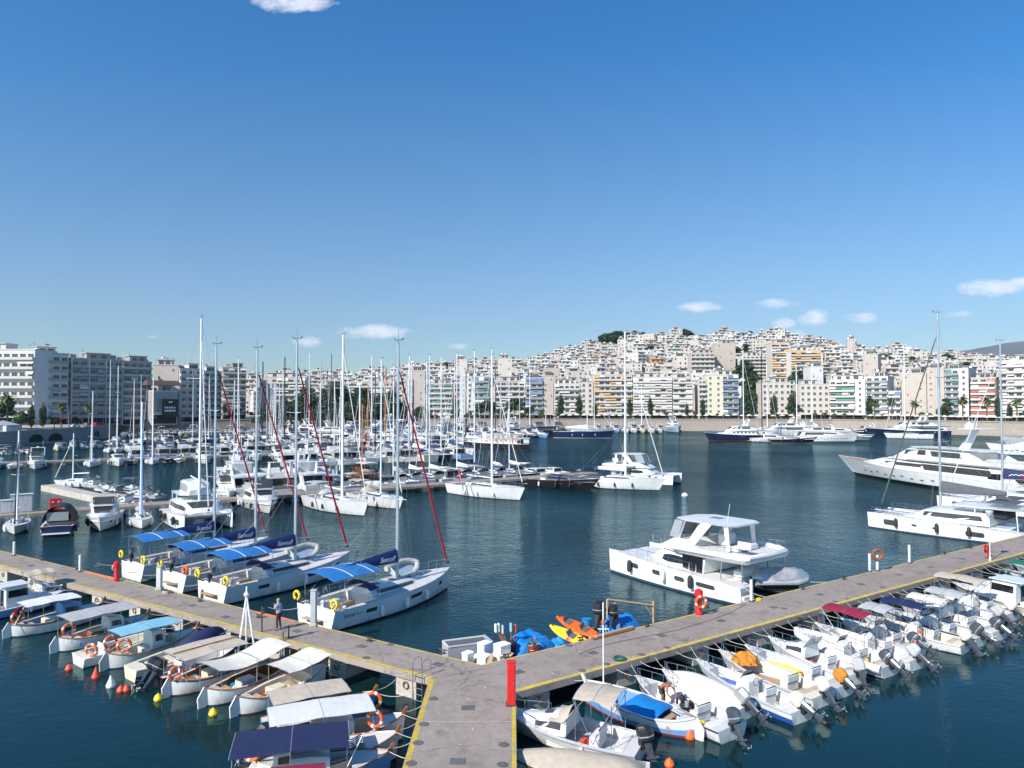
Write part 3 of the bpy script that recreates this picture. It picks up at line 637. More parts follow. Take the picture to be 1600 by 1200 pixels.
# ================================================================ CITY
def win_mesh(w, h, fr='parapet', door=False):
    q = MB(); q.box((-w/2, -.05, 0), (w/2, .02, h), 'window_dark'); e = .07
    for a, b in (((-w/2-e, -.09, -e), (w/2+e, -.02, 0)), ((-w/2-e, -.09, h), (w/2+e, -.02, h+e)), ((-w/2-e, -.09, 0), (-w/2, -.02, h)), ((w/2, -.09, 0), (w/2+e, -.02, h)), ((-.03, -.08, 0), (.03, -.05, h))): q.box(a, b, fr)
    if not door: q.box((-w/2-.12, -.18, -e-.07), (w/2+.12, -.0, -e-.003), fr)
    return q.mesh('window')
CACHE = {}
def cached(key, fn):
    if key not in CACHE: CACHE[key] = fn()
    return CACHE[key]
def awn_mesh(w, m, drop=1.5):
    q = MB(); q.add([(-w/2, -.1, 0), (w/2, -.1, 0), (w/2, -1.15, -drop), (-w/2, -1.15, -drop), (-w/2, -.1, .05), (w/2, -.1, .05), (w/2, -1.2, -drop+.04), (-w/2, -1.2, -drop+.04), (-w/2, -1.2, -drop-.25), (w/2, -1.2, -drop-.25)],
          [(0,1,2,3),(4,7,6,5),(0,4,5,1),(3,2,9,8),(7,8,9,6),(0,3,7,4),(1,5,6,2)], m); return q.mesh('awning')
def roof_bits(t, W_, Dp, H, rr, wallm, pent=True):
    if pent:
        w = W_*rr.uniform(.35, .6); x = rr.uniform(-.3, .3)*(W_-w); d = Dp*.5
        q = MB().box((x-w/2, 2.2, H), (x+w/2, 2.2+d, H+2.8), wallm).box((x-w/2-.5, 1.6, H+2.8), (x+w/2+.5, 2.4+d, H+3.02), 'parapet'); obj('penthouse', q, t)
        for k in range(2): obj('window', cached(('w', 2.0, 1.9), lambda: win_mesh(2.0, 1.9)), t, loc=(x+(k-.5)*w*.45, 2.2, H+.3))
    for k in range(rr.randint(2, 4)):
        x = rr.uniform(-.42, .42)*W_; y = rr.uniform(.25, .8)*Dp
        if rr.random() < .5: obj('water_tank', MB().lathe([(.45, -.8), (.5, -.7), (.5, .7), (.45, .8)], 'steel', (x, y, H+3.9 if pent and abs(x) < W_*.2 else H+1.3), 10, 'x').bx((x, y, H+.5), (.9, .7, .9), 'wall_grey').bx((x, y-1, H+.55), (1.6, .1, 1.3), 'solar'), t)
        else: obj('stair_hut', MB().box((x-1.2, y-1.2, H), (x+1.2, y+1.2, H+2.3), wallm).box((x-1.4, y-1.4, H+2.3), (x+1.4, y+1.4, H+2.45), 'parapet'), t)
    for k in range(rr.randint(1, 3)):
        x = rr.uniform(-.45, .45)*W_; y = rr.uniform(.3, .8)*Dp; h = rr.uniform(2.5, 5); q = MB().tube([(x, y, H), (x, y, H+h)], .05, 'iron', 4)
        for u in (.75, .88, 1): q.tube([(x-.5, y, H+h*u), (x+.5, y, H+h*u)], .03, 'iron', 3)
        obj('antenna', q, t)
def block(label, px0, px1, ytop, D0, D1, nf, wall, style='balc', awn=None, awnp=.4, parap='parapet', deep=14, pent=True, seed=1, split=None, rail=False, zb=None, fw=1.9, side='', gr='apartment blocks along the waterfront'):
    rr = random.Random(seed); A = PD(px0, 640, D0); B = PD(px1, 640, D1); A.z = B.z = 0; M_ = (A+B)/2; d = B-A; W_ = d.length; rz = atan2(d.y, d.x)
    z0 = (height(M_.x, M_.y)-.6) if zb is None else zb; zt = PD((px0+px1)/2, ytop, (D0+D1)/2).z; H = zt-z0; fh = H/nf
    t = thing('apartment_building', label, 'building', (M_.x, M_.y, z0), rz, gr)
    w = MB().box((-W_/2, 0, 0), (W_/2, deep, H), wall).box((-W_/2-.15, -.15, H), (W_/2+.15, .15, H+.5), parap).box((-W_/2-.15, .15, H), (-W_/2+.15, deep, H+.5), parap).box((W_/2-.15, .15, H), (W_/2+.15, deep, H+.5), parap); w.m[1] = 'roof_gravel'
    obj('wall', w, t)
    obj('shop_front', MB().box((-W_/2+.4, -.06, .6), (W_/2-.4, -.01, fh-.4), 'dark_opening').box((-W_/2+.2, -1.5, fh-.38), (W_/2-.2, 0-.02, fh-.2), parap), t)
    if style == 'blank':
        for f in range(1, nf):
            for u in ((.2, .26) if rr.random() < .5 else (.78,)):
                if rr.random() < .7: obj('window', cached(('w', .7, .9, False, parap), lambda: win_mesh(.7, .9, parap)), t, loc=(-W_/2+u*W_, 0, fh*f+.9))
    a, b = (-W_/2, W_/2) if split is None else (-W_/2+split[0]*W_, -W_/2+split[1]*W_)
    if style in ('balc', 'frame'):
        def bal():
            q = MB().box((a+.1, -1.4, -.12), (b-.1, -.003, .06), parap)
            if rail:
                q.box((a+.12, -1.38, .06), (b-.12, -1.33, .95), 'rail_glass').box((a+.1, -1.4, .95), (b-.1, -1.3, 1.0), parap)
            else: q.box((a+.1, -1.4, .06), (b-.1, -1.28, .95), parap)
            for x in (a+.1, b-.22): q.box((x, -1.28, .06), (x+.12, -.003, .95), parap)
            return q.mesh('balcony')
        bm_ = bal()
        for f in range(1, nf): obj('balcony', bm_, t, loc=(0, 0, fh*f))
        if style == 'frame':
            k = max(2, int((b-a)/5.5))
            for i in range(k+1): x = a+.2+(b-a-.4)*i/k; obj('column', MB().box((x-.2, -1.55, 0), (x+.2, -1.41, H), parap), t)
    if style != 'blank':
        nb = max(2, int(round((b-a)/3.3))); bw = (b-a)/nb
        for f in range(1, nf):
            i = 0
            while i < nb:
                x = a+bw*(i+.5); door = style != 'flat'; ww = round(min(bw*.66, 2.3), 1) if door else 1.4; hh = round(min(fh-.75, 2.2 if door else 1.4), 1)
                obj('window', cached(('w', ww, hh, door, parap), lambda: win_mesh(ww, hh, parap, door)), t, loc=(x, 0, fh*f+(.08 if door else .85)))
                if awn and door and rr.random() < awnp:
                    m = awn if rr.random() < .75 else 'awn_white'; wa = round(bw*.96, 1); dp = rr.choice([.9, 1.3, 1.7]); obj('awning', cached(('a', wa, m, dp), lambda: awn_mesh(wa, m, dp)), t, loc=(x, 0, fh*(f+1)-.22))
                i += 1
        if split:
            for (u, v) in ((-W_/2, a), (b, W_/2)):
                if v-u < 2.2: continue
                n2 = max(1, int((v-u)/3.4))
                for f in range(1, nf):
                    for i in range(n2): obj('window', cached(('w', 1.1, 1.3, False, parap), lambda: win_mesh(1.1, 1.3, parap)), t, loc=(u+(v-u)*(i+.5)/n2, 0, fh*f+.9))
    if 'l' in side or 'r' in side:
        for sg in (-1, 1):
            if ('l' if sg < 0 else 'r') in side:
                for f in range(1, nf):
                    for i in range(3): obj('window', cached(('w', 1.1, 1.3, False, parap), lambda: win_mesh(1.1, 1.3, parap)), t, loc=(sg*W_/2, 2.5+i*4, fh*f+.9), rot=(0, 0, sg*pi/2))
    roof_bits(t, W_, deep, H, rr, wall, pent)
    return t
def DLf(px):
    r = (px-800)/F; t = (-202-285*r)/(.75*r-.66); return 285+.75*t
def LB(label, a, b, y, nf, wall, **k): return block(label, a, b, y, DLf(a)+k.pop('off', 0), DLf(b)+k.pop('off2', 0), nf, wall, gr='apartment blocks of the left waterfront', **k)
LB('pale grey block with long balconies at the far left edge', -60, 53, 547, 8, 'wall_white', awn='awn_white', awnp=.2, parap='parapet', seed=3, off=12, off2=-6)
LB('pale blue-grey corner block with a glazed roof floor', 54, 106, 553, 8, 'wall_grey', awn='awn_white', awnp=.15, parap='parapet_grey', seed=4, rail=True)
LB('wide slate grey block with a framed balcony front', 109, 190, 562, 8, 'wall_slate', style='frame', awn='awn_grey', awnp=.35, parap='parapet_grey', seed=5, rail=True)
LB('dark slate block with even stacked balconies', 191, 236, 566, 9, 'wall_slate', style='balc', awn='awn_grey', awnp=.1, parap='parapet_grey', seed=6)
block('blank beige end wall above a black billboard', 240, 278, 571, DLf(240)+14, DLf(240)+17, 8, 'wall_cream', style='blank', seed=7, gr='apartment blocks of the left waterfront')
LB('white block with dark upright window strips left of the tall white mast', 280, 317, 577, 8, 'wall_grey', style='frame', seed=8, off=8, off2=8, parap='parapet')
LB('greenish block with flat window bands right of the tall white mast', 318, 346, 581, 8, 'wall_grey', style='balc', seed=9, off=30, off2=30, parap='parapet_grey', rail=True)
LB('brown stepped tower with planted dark balconies', 347, 384, 575, 9, 'wall_beige', awn='awn_grey', seed=10, off=48, off2=45, parap='parapet_grey')
t = LB('low shop house with a brown roof and a black billboard', 239, 277, 612, 3, 'wall_slate', style='blank', seed=11, off=-8, off2=-8, pent=False, deep=10)
obj('roof', MB().loft([[(-7.6, -.5, 0), (7.6, -.5, 0), (7.6, 10.3, 0), (-7.6, 10.3, 0)], [(-6.6, 2.2, 2.2), (6.6, 2.2, 2.2), (6.6, 7, 2.2), (-6.6, 7, 2.2)]], 'wall_brown'), t, loc=(0, 0, 17.8))
t = thing('billboard', 'black billboard with white print on the brown shop house', 'billboard', PD(266, 640, DLf(266)-10).xy.to_3d()+Vector((0, 0, 8.5)), atan2(.75, .66))
obj('panel', MB().box((-3.6, -.2, 0), (3.6, 0, 8), 'sign_black'), t)
q = MB().torus((0, -.22, 6.0), .8, .14, 'print_white', axis='y', n=10, k=4, a0=pi*.15, a1=pi*.85).torus((0, -.22, 7.3), .8, .14, 'print_white', axis='y', n=10, k=4, a0=pi*1.15, a1=pi*1.85); obj('emblem', q, t)
q = MB()
for r_, (n_, z) in enumerate(((5, 3.8), (6, 2.4))):
    for i in range(n_): q.box((-2.5+i*(5/n_), -.24, z), (-2.5+i*(5/n_)+.55, -.205, z+.8), 'print_white')
obj('lettering', q, t)
def FB(label, a, b, y, nf, wall, off=30, **k):
    zb = None; return block(label, a, b, y, shore(a)+off, shore(b)+off, nf, wall, **k)
FB('white block with long white balconies left of the big pines', 405, 478, 590, 7, 'wall_cream', awn='awn_white', awnp=.5, seed=21, split=(.25, 1))
FB('tan block with brown and grey awnings behind the pines', 541, 617, 597, 7, 'wall_beige', awn='awn_grey', awnp=.5, seed=22)
FB('blank tan gable block right of the pines', 634, 664, 580, 8, 'wall_beige', style='blank', seed=23)
FB('cream block with green blinds behind the crowd of masts', 668, 707, 600, 7, 'wall_cream', awn='awn_green', awnp=.6, seed=24)
FB('tall white block with green balcony blinds behind the masts', 718, 765, 589, 8, 'wall_white', awn='awn_green', awnp=.7, seed=25, split=(.45, 1), rail=True)
FB('pinkish block in the middle of the waterfront behind thin masts', 773, 819, 596, 7, 'wall_pink', awn='awn_white', awnp=.3, seed=26)
FB('white block with blue awnings left of the cypress row', 821, 848, 591, 8, 'wall_white', awn='awn_blue', awnp=.7, seed=27, rail=True)
FB('blank beige end wall right of the blue awnings', 849, 865, 588, 8, 'wall_beige', style='blank', seed=28)
FB('white block between two cypresses with small balconies', 866, 906, 600, 6, 'wall_white', awn='awn_white', awnp=.3, seed=29)
FB('narrow cream block with fine windows right of the second cypress', 907, 927, 598, 7, 'wall_cream', style='flat', seed=30)
FB('cream block with rows of orange awnings', 928, 988, 586, 8, 'wall_cream', awn='awn_orange', awnp=.45, seed=31)
FB('wide white block with long rolled white awnings', 989, 1050, 590, 8, 'wall_cream', awn='awn_white', awnp=.85, seed=32)
FB('cream block with planted top balconies left of the dark gap', 1051, 1082, 591, 8, 'wall_cream', awn='awn_white', awnp=.45, seed=33)
FB('narrow grey-white block right of the dark gap', 1092, 1103, 594, 8, 'wall_white', style='balc', seed=34, pent=False)
FB('tall pale yellow block with blue shutters and blue awnings', 1104, 1154, 586, 8, 'wall_yellow', awn='awn_blue', awnp=.6, seed=35, split=(.5, 1), rail=True)
FB('cream block with paired windows behind the tall cypresses', 1191, 1236, 598, 6, 'wall_cream', style='flat', seed=36)
FB('long cream office block with even window rows', 1250, 1296, 601, 6, 'wall_cream', style='flat', seed=37, fw=1.4)
FB('white block with dark green awnings and small square windows', 1297, 1352, 594, 7, 'wall_white', awn='awn_green', awnp=.55, seed=38, split=(0, .72))
FB('grey-white corner block right of the green awnings', 1353, 1388, 589, 8, 'wall_white', awn='awn_white', awnp=.2, seed=39, rail=True)
FB('low white house between the palms and the blank beige wall', 1389, 1408, 612, 5, 'wall_white', awn='awn_blue', seed=40)
FB('beige block with a large blank wall behind the palms', 1409, 1448, 584, 8, 'wall_beige', style='blank', seed=41)
FB('tall tan gable block left of the grey mast', 1449, 1476, 576, 9, 'wall_beige', style='blank', seed=42)
FB('white block with balconies and one green awning between the two grey masts', 1477, 1514, 577, 9, 'wall_white', awn='awn_green', awnp=.2, seed=43, split=(.0, .6), rail=True)
FB('cream block with red and salmon awnings', 1518, 1557, 591, 8, 'wall_pink', awn='awn_red', awnp=.6, seed=44)
FB('wide grey-white block with horizontal blinds at the right edge', 1563, 1650, 563, 10, 'wall_white', awn='awn_white', awnp=.5, seed=45)
FB('cream block outside the right edge of the promenade', 1655, 1760, 566, 9, 'wall_cream', awn='awn_white', awnp=.5, seed=46)
for (lab, a, b, y, off, nf, wl, st, aw) in [('tall beige tower with a blank face on the lower slope', 1118, 1150, 537, 130, 12, 'wall_beige', 'blank', None), ('stepped tan block left of the blank beige tower', 1080, 1117, 552, 120, 9, 'wall_beige', 'balc', None),
        ('cream block with orange awnings high right of the cypresses', 1206, 1234, 536, 120, 10, 'wall_cream', 'balc', 'awn_orange'), ('white block with grey balconies behind the cypresses', 1236, 1284, 548, 110, 9, 'wall_white', 'balc', 'awn_orange'),
        ('narrow blank beige slab above the green awnings', 1350, 1373, 554, 90, 9, 'wall_beige', 'blank', None), ('small pink tower on the right skyline', 1325, 1338, 530, 300, 9, 'wall_pink', 'blank', None),
        ('white blank gable above the long office block', 1267, 1287, 573, 60, 8, 'wall_white', 'blank', None), ('white block with ribbon balconies right of the cypress gap', 1160, 1200, 556, 150, 8, 'wall_white', 'balc', None),
        ('pale tower with white panels behind the masts', 712, 730, 562, 200, 9, 'wall_cream', 'blank', None), ('cream gable left of the middle masts', 778, 800, 560, 170, 9, 'wall_cream', 'blank', None), ('beige slab above the blue awnings', 850, 874, 576, 60, 9, 'wall_beige', 'blank', None)]:
    FB(lab, a, b, y, nf, wl, off=off, style=st, awn=aw, awnp=.6, seed=a, gr='taller blocks on the slope')

# ---- the hillside houses
def house(w, d, nf, fh, wall, awn, st, rr):
    q = MB(); H = nf*fh; q.box((-w/2, -d/2, -6), (w/2, d/2, H), wall); q.m[-5] = 'roof_gravel'
    q.box((-w/2-.1, -d/2-.1, H), (w/2+.1, -d/2+.15, H+.6), wall); q.box((-w/2-.1, d/2-.15, H), (w/2+.1, d/2+.1, H+.6), wall); q.box((-w/2-.1, -d/2+.15, H), (-w/2+.15, d/2-.15, H+.6), wall); q.box((w/2-.15, -d/2+.15, H), (w/2+.1, d/2-.15, H+.6), wall)
    nb = max(2, int(w/3.2)); bw = w/nb
    for f in range(nf):
        z = f*fh
        if st == 0: q.box((-w/2+.1, -d/2-1.3, z+fh-.1), (w/2-.1, -d/2-.003, z+fh+.08), wall); (q.box((-w/2+.1, -d/2-1.3, z+fh+.08), (w/2-.1, -d/2-1.2, z+fh+.95), wall if f % 2 else 'parapet') if f < nf-1 else None)
        if st == 1: q.box((-w/2+.1, -d/2-1.3, z+fh-.1), (0, -d/2-.003, z+fh+.08), wall); (q.box((-w/2+.1, -d/2-1.3, z+fh+.08), (0, -d/2-1.2, z+fh+.95), 'parapet') if f < nf-1 else None)
        for i in range(nb):
            if st == 2 and i % 3 == 1: continue
            x = -w/2+bw*(i+.5); ww = 1.0 if (st == 0 or (st == 1 and x < 0)) else .55; hh = 2.15 if ww == 1.0 else 1.4; zz_ = z+(.1 if ww == 1.0 else .9)
            if rr.random() < .9: q.box((x-ww, -d/2-.05, zz_), (x+ww, -d/2-.003, zz_+hh), 'window_dark')
            if awn and ww == 1.0 and rr.random() < .5: q.add([(x-bw*.46, -d/2-.08, z+fh-.15), (x+bw*.46, -d/2-.08, z+fh-.15), (x+bw*.46, -d/2-1.4, z+fh-1.3), (x-bw*.46, -d/2-1.4, z+fh-1.3)], [(0, 3, 2, 1), (0, 1, 2, 3)][:1], awn)
        for sg in (-1, 1):
            if st != 3:
                for i in (-1, 1):
                    x0 = sg*w/2; q.box((min(x0, x0+sg*.05), i*d*.22-.5, z+.9), (max(x0, x0+sg*.05), i*d*.22+.5, z+2.2), 'window_dark')
    if rr.random() < .75:
        a = w*rr.uniform(.3, .6); x = rr.uniform(-.4, .4)*(w-a); q.box((x-a/2, -d*.2, H), (x+a/2, d*.35, H+2.6), wall); q.box((x-a/2-.4, -d*.2-.6, H+2.6), (x+a/2+.4, d*.35+.2, H+2.8), 'parapet'); q.box((x-a*.3, -d*.2-.05, H+.3), (x+a*.3, -d*.2-.003, H+2.2), 'window_dark')
        if rr.random() < .5: q.box((x-1, 0, H+2.8), (x+1, 1.8, H+4.2), wall)
    for k in range(rr.randint(1, 3)): x, y = rr.uniform(-.4, .4)*w, rr.uniform(-.35, .35)*d; q.box((x-.8, y-.5, H+.1), (x+.8, y+.5, H+1.5), 'solar' if k == 0 else 'parapet')
    if rr.random() < .5: x, y = rr.uniform(-.4, .4)*w, 0; q.box((x-.06, y-.06, H), (x+.06, y+.06, H+4), 'iron')
    return q
PR = []
WN = {'wall_white': 'white', 'wall_cream': 'cream', 'wall_beige': 'tan', 'wall_pink': 'pinkish', 'wall_grey': 'grey', 'wall_ochre': 'ochre', 'wall_red': 'dark red', 'wall_yellow': 'pale yellow'}
SN = ['with full-width balconies', 'with half-width balconies', 'with small windows', 'with bare side walls']
rr = random.Random(11)
for i in range(34):
    wl = rr.choice(['wall_white']*9+['wall_cream']*8+['wall_beige']*3+['wall_pink']*4+['wall_grey']); wl = {5: 'wall_ochre', 17: 'wall_yellow'}.get(i, wl)
    st = rr.choice([0, 0, 1, 2, 3]); nf = rr.choice([2, 3, 3, 4, 4, 5]); w = rr.uniform(8.5, 15); d = rr.uniform(8, 12); aw = rr.choice([None]*4+['awn_white', 'awn_orange', 'awn_green', 'awn_blue'])
    q = house(w, d, nf, 3.05, wl, aw, st, rr); an = {'awn_white': ' and white awnings', 'awn_orange': ' and orange awnings', 'awn_green': ' and green awnings', 'awn_blue': ' and blue awnings'}.get(aw, '')
    PR.append((q, q.mesh('house'), w, nf, '%s %s-storey house %s%s' % (WN[wl], ['', '', 'two', 'three', 'four', 'five'][nf], SN[st], an)))
rest = MB(); cnt = 0; HS = []
D = 452.0; row = 0
GREEN = [(1155, 1188, 440, 700), (940, 1008, 790, 850), (1008, 1030, 610, 700)]
while D < 835:
    px = 372+rr.uniform(0, 20); step0 = 0
    while px < 1660:
        i = rr.randrange(len(PR)); w = PR[i][2]*F/D; x = (px+w/2-800)/F*D; c = px+w/2
        sk = any(a < c < b and d0 < D < d1 for a, b, d0, d1 in GREEN) or D < shore(c)+54 or rr.random() < .05
        yt = lerp_tab(SKYL, c)
        if yt > 570 and D > 700 and rr.random() < .4: sk = True
        if not sk:
            z = height(x, D)-rr.uniform(.2, 1.6); rz = rr.choice([0, 0, 0, 1])*rr.uniform(-.5, .5)+rr.uniform(-.12, .12)-atan2(x, D)*.4; sz = rr.uniform(.85, 1.2)
            HS.append((D+rr.uniform(-5, 5), x, z, rz, i, sz, row, c))
        px += w*rr.uniform(.95, 1.25)
    D += 14+D*.006; row += 1
HS.sort(key=lambda h: h[6])
big = HS[:285]; TER = ['lowest', 'second', 'third', 'fourth', 'fifth', 'sixth', 'seventh', 'eighth']
from collections import defaultdict
rows = defaultdict(list)
for h in big: rows[h[6]].append(h)
for r_, hs in rows.items():
    hs.sort(key=lambda h: h[7])
    for k, (D_, x, z, rz, i, sz, _, c) in enumerate(hs):
        o = obj('hillside_house', PR[i][1], loc=(x, D_, z), rot=(0, 0, rz)); o.scale = (sz, sz, rr.choice([.9, 1, 1, 1.2]))
        tag(o, '%s, %s from left on the %s terrace' % (PR[i][4].replace('with ', ''), ordn(k), TER[min(r_, 7)]), 'house', 'houses on the hillside')
for (D_, x, z, rz, i, sz, _, c) in HS[285:]:
    M = Matrix.Translation((x, D_, z)) @ Matrix.Rotation(rz, 4, 'Z') @ Matrix.Diagonal((sz, sz, rr.choice([.9, 1, 1.15]), 1)); rest.merge(PR[i][0], M)
tag(obj('hillside_house_mass', rest), 'dense white houses covering the upper slopes up to the skyline', 'houses', None, 'stuff')
print('houses', len(HS), 'faces', len(rest.f))

# ================================================================ TREES
def leafy(blobs, n, size, mats, rr):
    q = MB(); tot = sum(b[3]*b[4]*b[5] for b in blobs)
    for (cx, cy, cz, rx, ry, rz_) in blobs:
        k = int(n*rx*ry*rz_/tot); m = rr.choice(mats)
        for _ in range(k):
            v = Vector((rr.gauss(0, 1), rr.gauss(0, 1), rr.gauss(0, 1))).normalized()*(rr.random()**.33); c = Vector((cx+v.x*rx, cy+v.y*ry, cz+v.z*rz_))
            u = Vector((rr.gauss(0, 1), rr.gauss(0, 1), rr.gauss(0, 1))).normalized(); w = u.cross(Vector((rr.gauss(0, 1), rr.gauss(0, 1), rr.gauss(0, 1)))).normalized(); s = size*rr.uniform(.5, 1.3)
            q.add([c-u*s-w*s*.5, c+u*s*.1-w*s*.7, c+u*s, c-u*s*.1+w*s*.7], [(0, 1, 2, 3)], m if rr.random() < .8 else rr.choice(mats))
    return q
def tree_proto(kind, seed):
    rr = random.Random(seed); tr = MB()
    if kind == 'cypress':
        tr.tube([(0, 0, -1), (0, 0, 3), (.1, 0, 9)], .25, 'bark', 6, r1=.08); B = [(rr.uniform(-.25, .25), rr.uniform(-.25, .25), 1.6+i*.85, 1.5*min(1, .62+i*.12)*(1 if i < 9 else 1-(i-8)*.2), 1.4*(1 if i < 9 else 1-(i-8)*.2), 1.0) for i in range(13)]
        cr = leafy(B, 2300, .26, ['leaf_dark', 'leaf_dark', 'leaf'], rr)
    elif kind == 'broad':
        tr.tube([(0, 0, -1), (.1, 0, 2), (.2, .1, 4.5)], .3, 'bark', 7, r1=.15); B = []
        for i in range(13): a = rr.uniform(0, 6.28); r_ = rr.uniform(0, 2.7); B.append((r_*cos(a), r_*sin(a), rr.uniform(3.5, 7.6), rr.uniform(1, 1.9), rr.uniform(1, 1.9), rr.uniform(.8, 1.4)))
        for b in B[:6]: tr.tube([(.15, .05, 3), ((b[0])*.6, b[1]*.6, b[2]-.8), (b[0], b[1], b[2])], .12, 'bark', 5, r1=.04)
        cr = leafy(B, 2600, .3, ['leaf', 'leaf_dark', 'leaf_dark'], rr)
    elif kind == 'pine':
        tr.tube([(0, 0, -1), (.2, 0, 4), (0, .2, 10)], .35, 'bark', 7, r1=.12); B = []
        for i in range(20):
            z = rr.uniform(3, 13); r_ = (4.2*(1-(z-3)/13))*rr.uniform(.2, 1); a = rr.uniform(0, 6.28); B.append((r_*cos(a), r_*sin(a), z, rr.uniform(1.1, 2.1), rr.uniform(1.1, 2.1), rr.uniform(.7, 1.3)))
        for b in B[:8]: tr.tube([(.05, .1, b[2]-1), (b[0], b[1], b[2])], .1, 'bark', 5, r1=.03)
        cr = leafy(B, 3600, .3, ['leaf_dark', 'leaf_dark', 'leaf'], rr)
    elif kind == 'round':
        tr.tube([(0, 0, -.5), (0, 0, 2.2)], .12, 'bark', 6); B = [(rr.uniform(-.5, .5), rr.uniform(-.5, .5), rr.uniform(2.4, 3.4), 1.1, 1.1, .95) for _ in range(5)]; cr = leafy(B, 900, .22, ['leaf', 'leaf_bright'], rr)
    elif kind == 'palm':
        tr.tube([(0, 0, -.5), (.12, 0, 3), (.1, .05, 6.6)], .26, 'bark', 8, r1=.2); tr.lathe([(.22, 6.0), (.45, 6.5), (.4, 7.1), (.1, 7.4)], 'bark', (.1, .05, 0), 8); cr = MB()
        for i in range(46):
            a = rr.uniform(0, 6.28); el = rr.uniform(-.7, 1.35); L = rr.uniform(1.9, 2.6); pts = []; p = Vector((.1, .05, 7.1)); e = el
            for k in range(6): pts.append(p.copy()); p = p+Vector((cos(a)*cos(e), sin(a)*cos(e), sin(e)))*(L/5); e -= .3
            sd_ = Vector((-sin(a), cos(a), 0)); m = rr.choice(['leaf_palm', 'leaf', 'leaf_palm'])
            for k in range(5):
                w0, w1 = .34*sin(pi*(k+.4)/5.6), .34*sin(pi*(k+1.4)/5.6)
                for sg in (-1, 1): cr.add([pts[k], pts[k]+sd_*sg*w0-Vector((0, 0, w0*.5)), pts[k+1]+sd_*sg*w1-Vector((0, 0, w1*.5)), pts[k+1]], [(0, 1, 2, 3)], m)
    return tr.mesh('trunk'), cr.mesh('crown')
TP = {}
def tree(kind, px, D, h, label, group, v=0, zb=None):
    base = {'cypress': 12.6, 'broad': 9.2, 'pine': 14.5, 'round': 4.4, 'palm': 8.8}[kind]
    if (kind, v) not in TP: TP[(kind, v)] = tree_proto(kind, hash((kind.__len__(), v)) % 1000)
    x = (px-800)/F*D; nm = {'cypress': 'cypress_tree', 'broad': 'broadleaf_tree', 'pine': 'pine_tree', 'round': 'citrus_tree', 'palm': 'palm_tree'}[kind]
    t = thing(nm, label, 'tree', (x, D, height(x, D) if zb is None else zb), R.uniform(0, 6), group); s = h/base; t.scale = (s*R.uniform(.9, 1.1)*(1.25 if kind in ('broad', 'pine') else 1.1),)*2+(s,)
    obj('trunk', TP[(kind, v)][0], t); obj('crown', TP[(kind, v)][1], t); return t
NEAR = 'behind the left quay wall'
for k, (px, y, off) in enumerate(sorted([(12, 612, 12), (97, 626, 10), (140, 630, 9), (157, 628, 14), (176, 633, 9), (206, 626, 10), (297, 634, 12), (323, 638, 12), (352, 634, 12), (376, 636, 14), (438, 626, 14), (640, 628, 15)])):
    D = shore(px)+off; tree('palm', px, D, max(4, CH+(633-y)/F*D-height((px-800)/F*D, D)), 'palm tree on the left promenade, %s palm from the left' % ordn(k), 'palms of the left promenade', k % 3)
for k, (px, y, off) in enumerate(sorted([(1366, 622, 12), (1394, 620, 12), (1430, 624, 12), (1504, 617, 14), (1542, 618, 13), (1588, 620, 12), (1626, 620, 12)])):
    D = shore(px)+off; tree('palm', px, D, max(4, CH+(633-y)/F*D-height((px-800)/F*D, D)), 'palm tree on the far right promenade, %s palm from the left' % ordn(k), 'palms of the right promenade', k % 3)
for k, (px, y, off, kd) in enumerate(sorted([(4, 625, 16, 'broad'), (34, 640, 8, 'broad'), (50, 630, 12, 'cypress'), (68, 628, 12, 'cypress'), (86, 648, 7, 'broad'), (30, 646, 6, 'round'), (118, 650, 8, 'broad'), (165, 650, 8, 'round'), (228, 648, 10, 'broad'), (192, 655, 8, 'round'), (280, 650, 12, 'round'), (312, 652, 12, 'broad'), (340, 648, 14, 'broad'), (362, 640, 16, 'broad'), (392, 642, 18, 'broad')])):
    D = shore(px)+off; tree(kd, px, D, max(3, CH+(633-y)/F*D-height((px-800)/F*D, D)), 'dark leafy tree on the left promenade, %s from the left between the palms' % ordn(k), 'trees of the left promenade', k % 3)
for k, (px, y, off, kd) in enumerate(sorted([(420, 632, 14, 'broad'), (462, 622, 14, 'pine'), (478, 602, 18, 'pine'), (492, 618, 12, 'pine'), (510, 606, 20, 'pine'), (524, 592, 20, 'pine'), (535, 600, 16, 'pine'), (547, 612, 12, 'broad'), (562, 602, 18, 'pine'), (575, 612, 14, 'broad'), (596, 628, 12, 'broad'), (607, 616, 18, 'pine'), (624, 632, 12, 'broad'), (655, 632, 12, 'broad'), (660, 640, 10, 'broad'), (696, 640, 10, 'round'), (712, 634, 12, 'broad'), (735, 640, 10, 'broad'),
        (752, 628, 13, 'broad'), (765, 622, 13, 'broad'), (785, 636, 12, 'broad'), (803, 620, 14, 'broad'), (826, 632, 12, 'broad'), (845, 640, 10, 'round')])):
    D = shore(px)+off; tree(kd, px, D, max(3, CH+(633-y)/F*D-height((px-800)/F*D, D)), 'dark green tree in the clump left of centre, %s from the left' % ordn(k), 'trees behind the crowd of masts', k % 3)
for k, (px, y, off) in enumerate(sorted([(876, 613, 12), (905, 615, 12), (930, 625, 11), (984, 620, 12), (1016, 618, 12), (1073, 628, 10), (1098, 620, 12), (1165, 600, 16), (1178, 606, 14), (1209, 613, 12), (1236, 610, 12), (1358, 612, 12), (1559, 616, 14), (1577, 628, 12)])):
    D = shore(px)+off; tree('cypress', px, D, max(4, CH+(633-y)/F*D-height((px-800)/F*D, D)), 'dark columnar tree on the far promenade, %s column from the left' % ordn(k), 'columnar trees of the far promenade', k % 3)
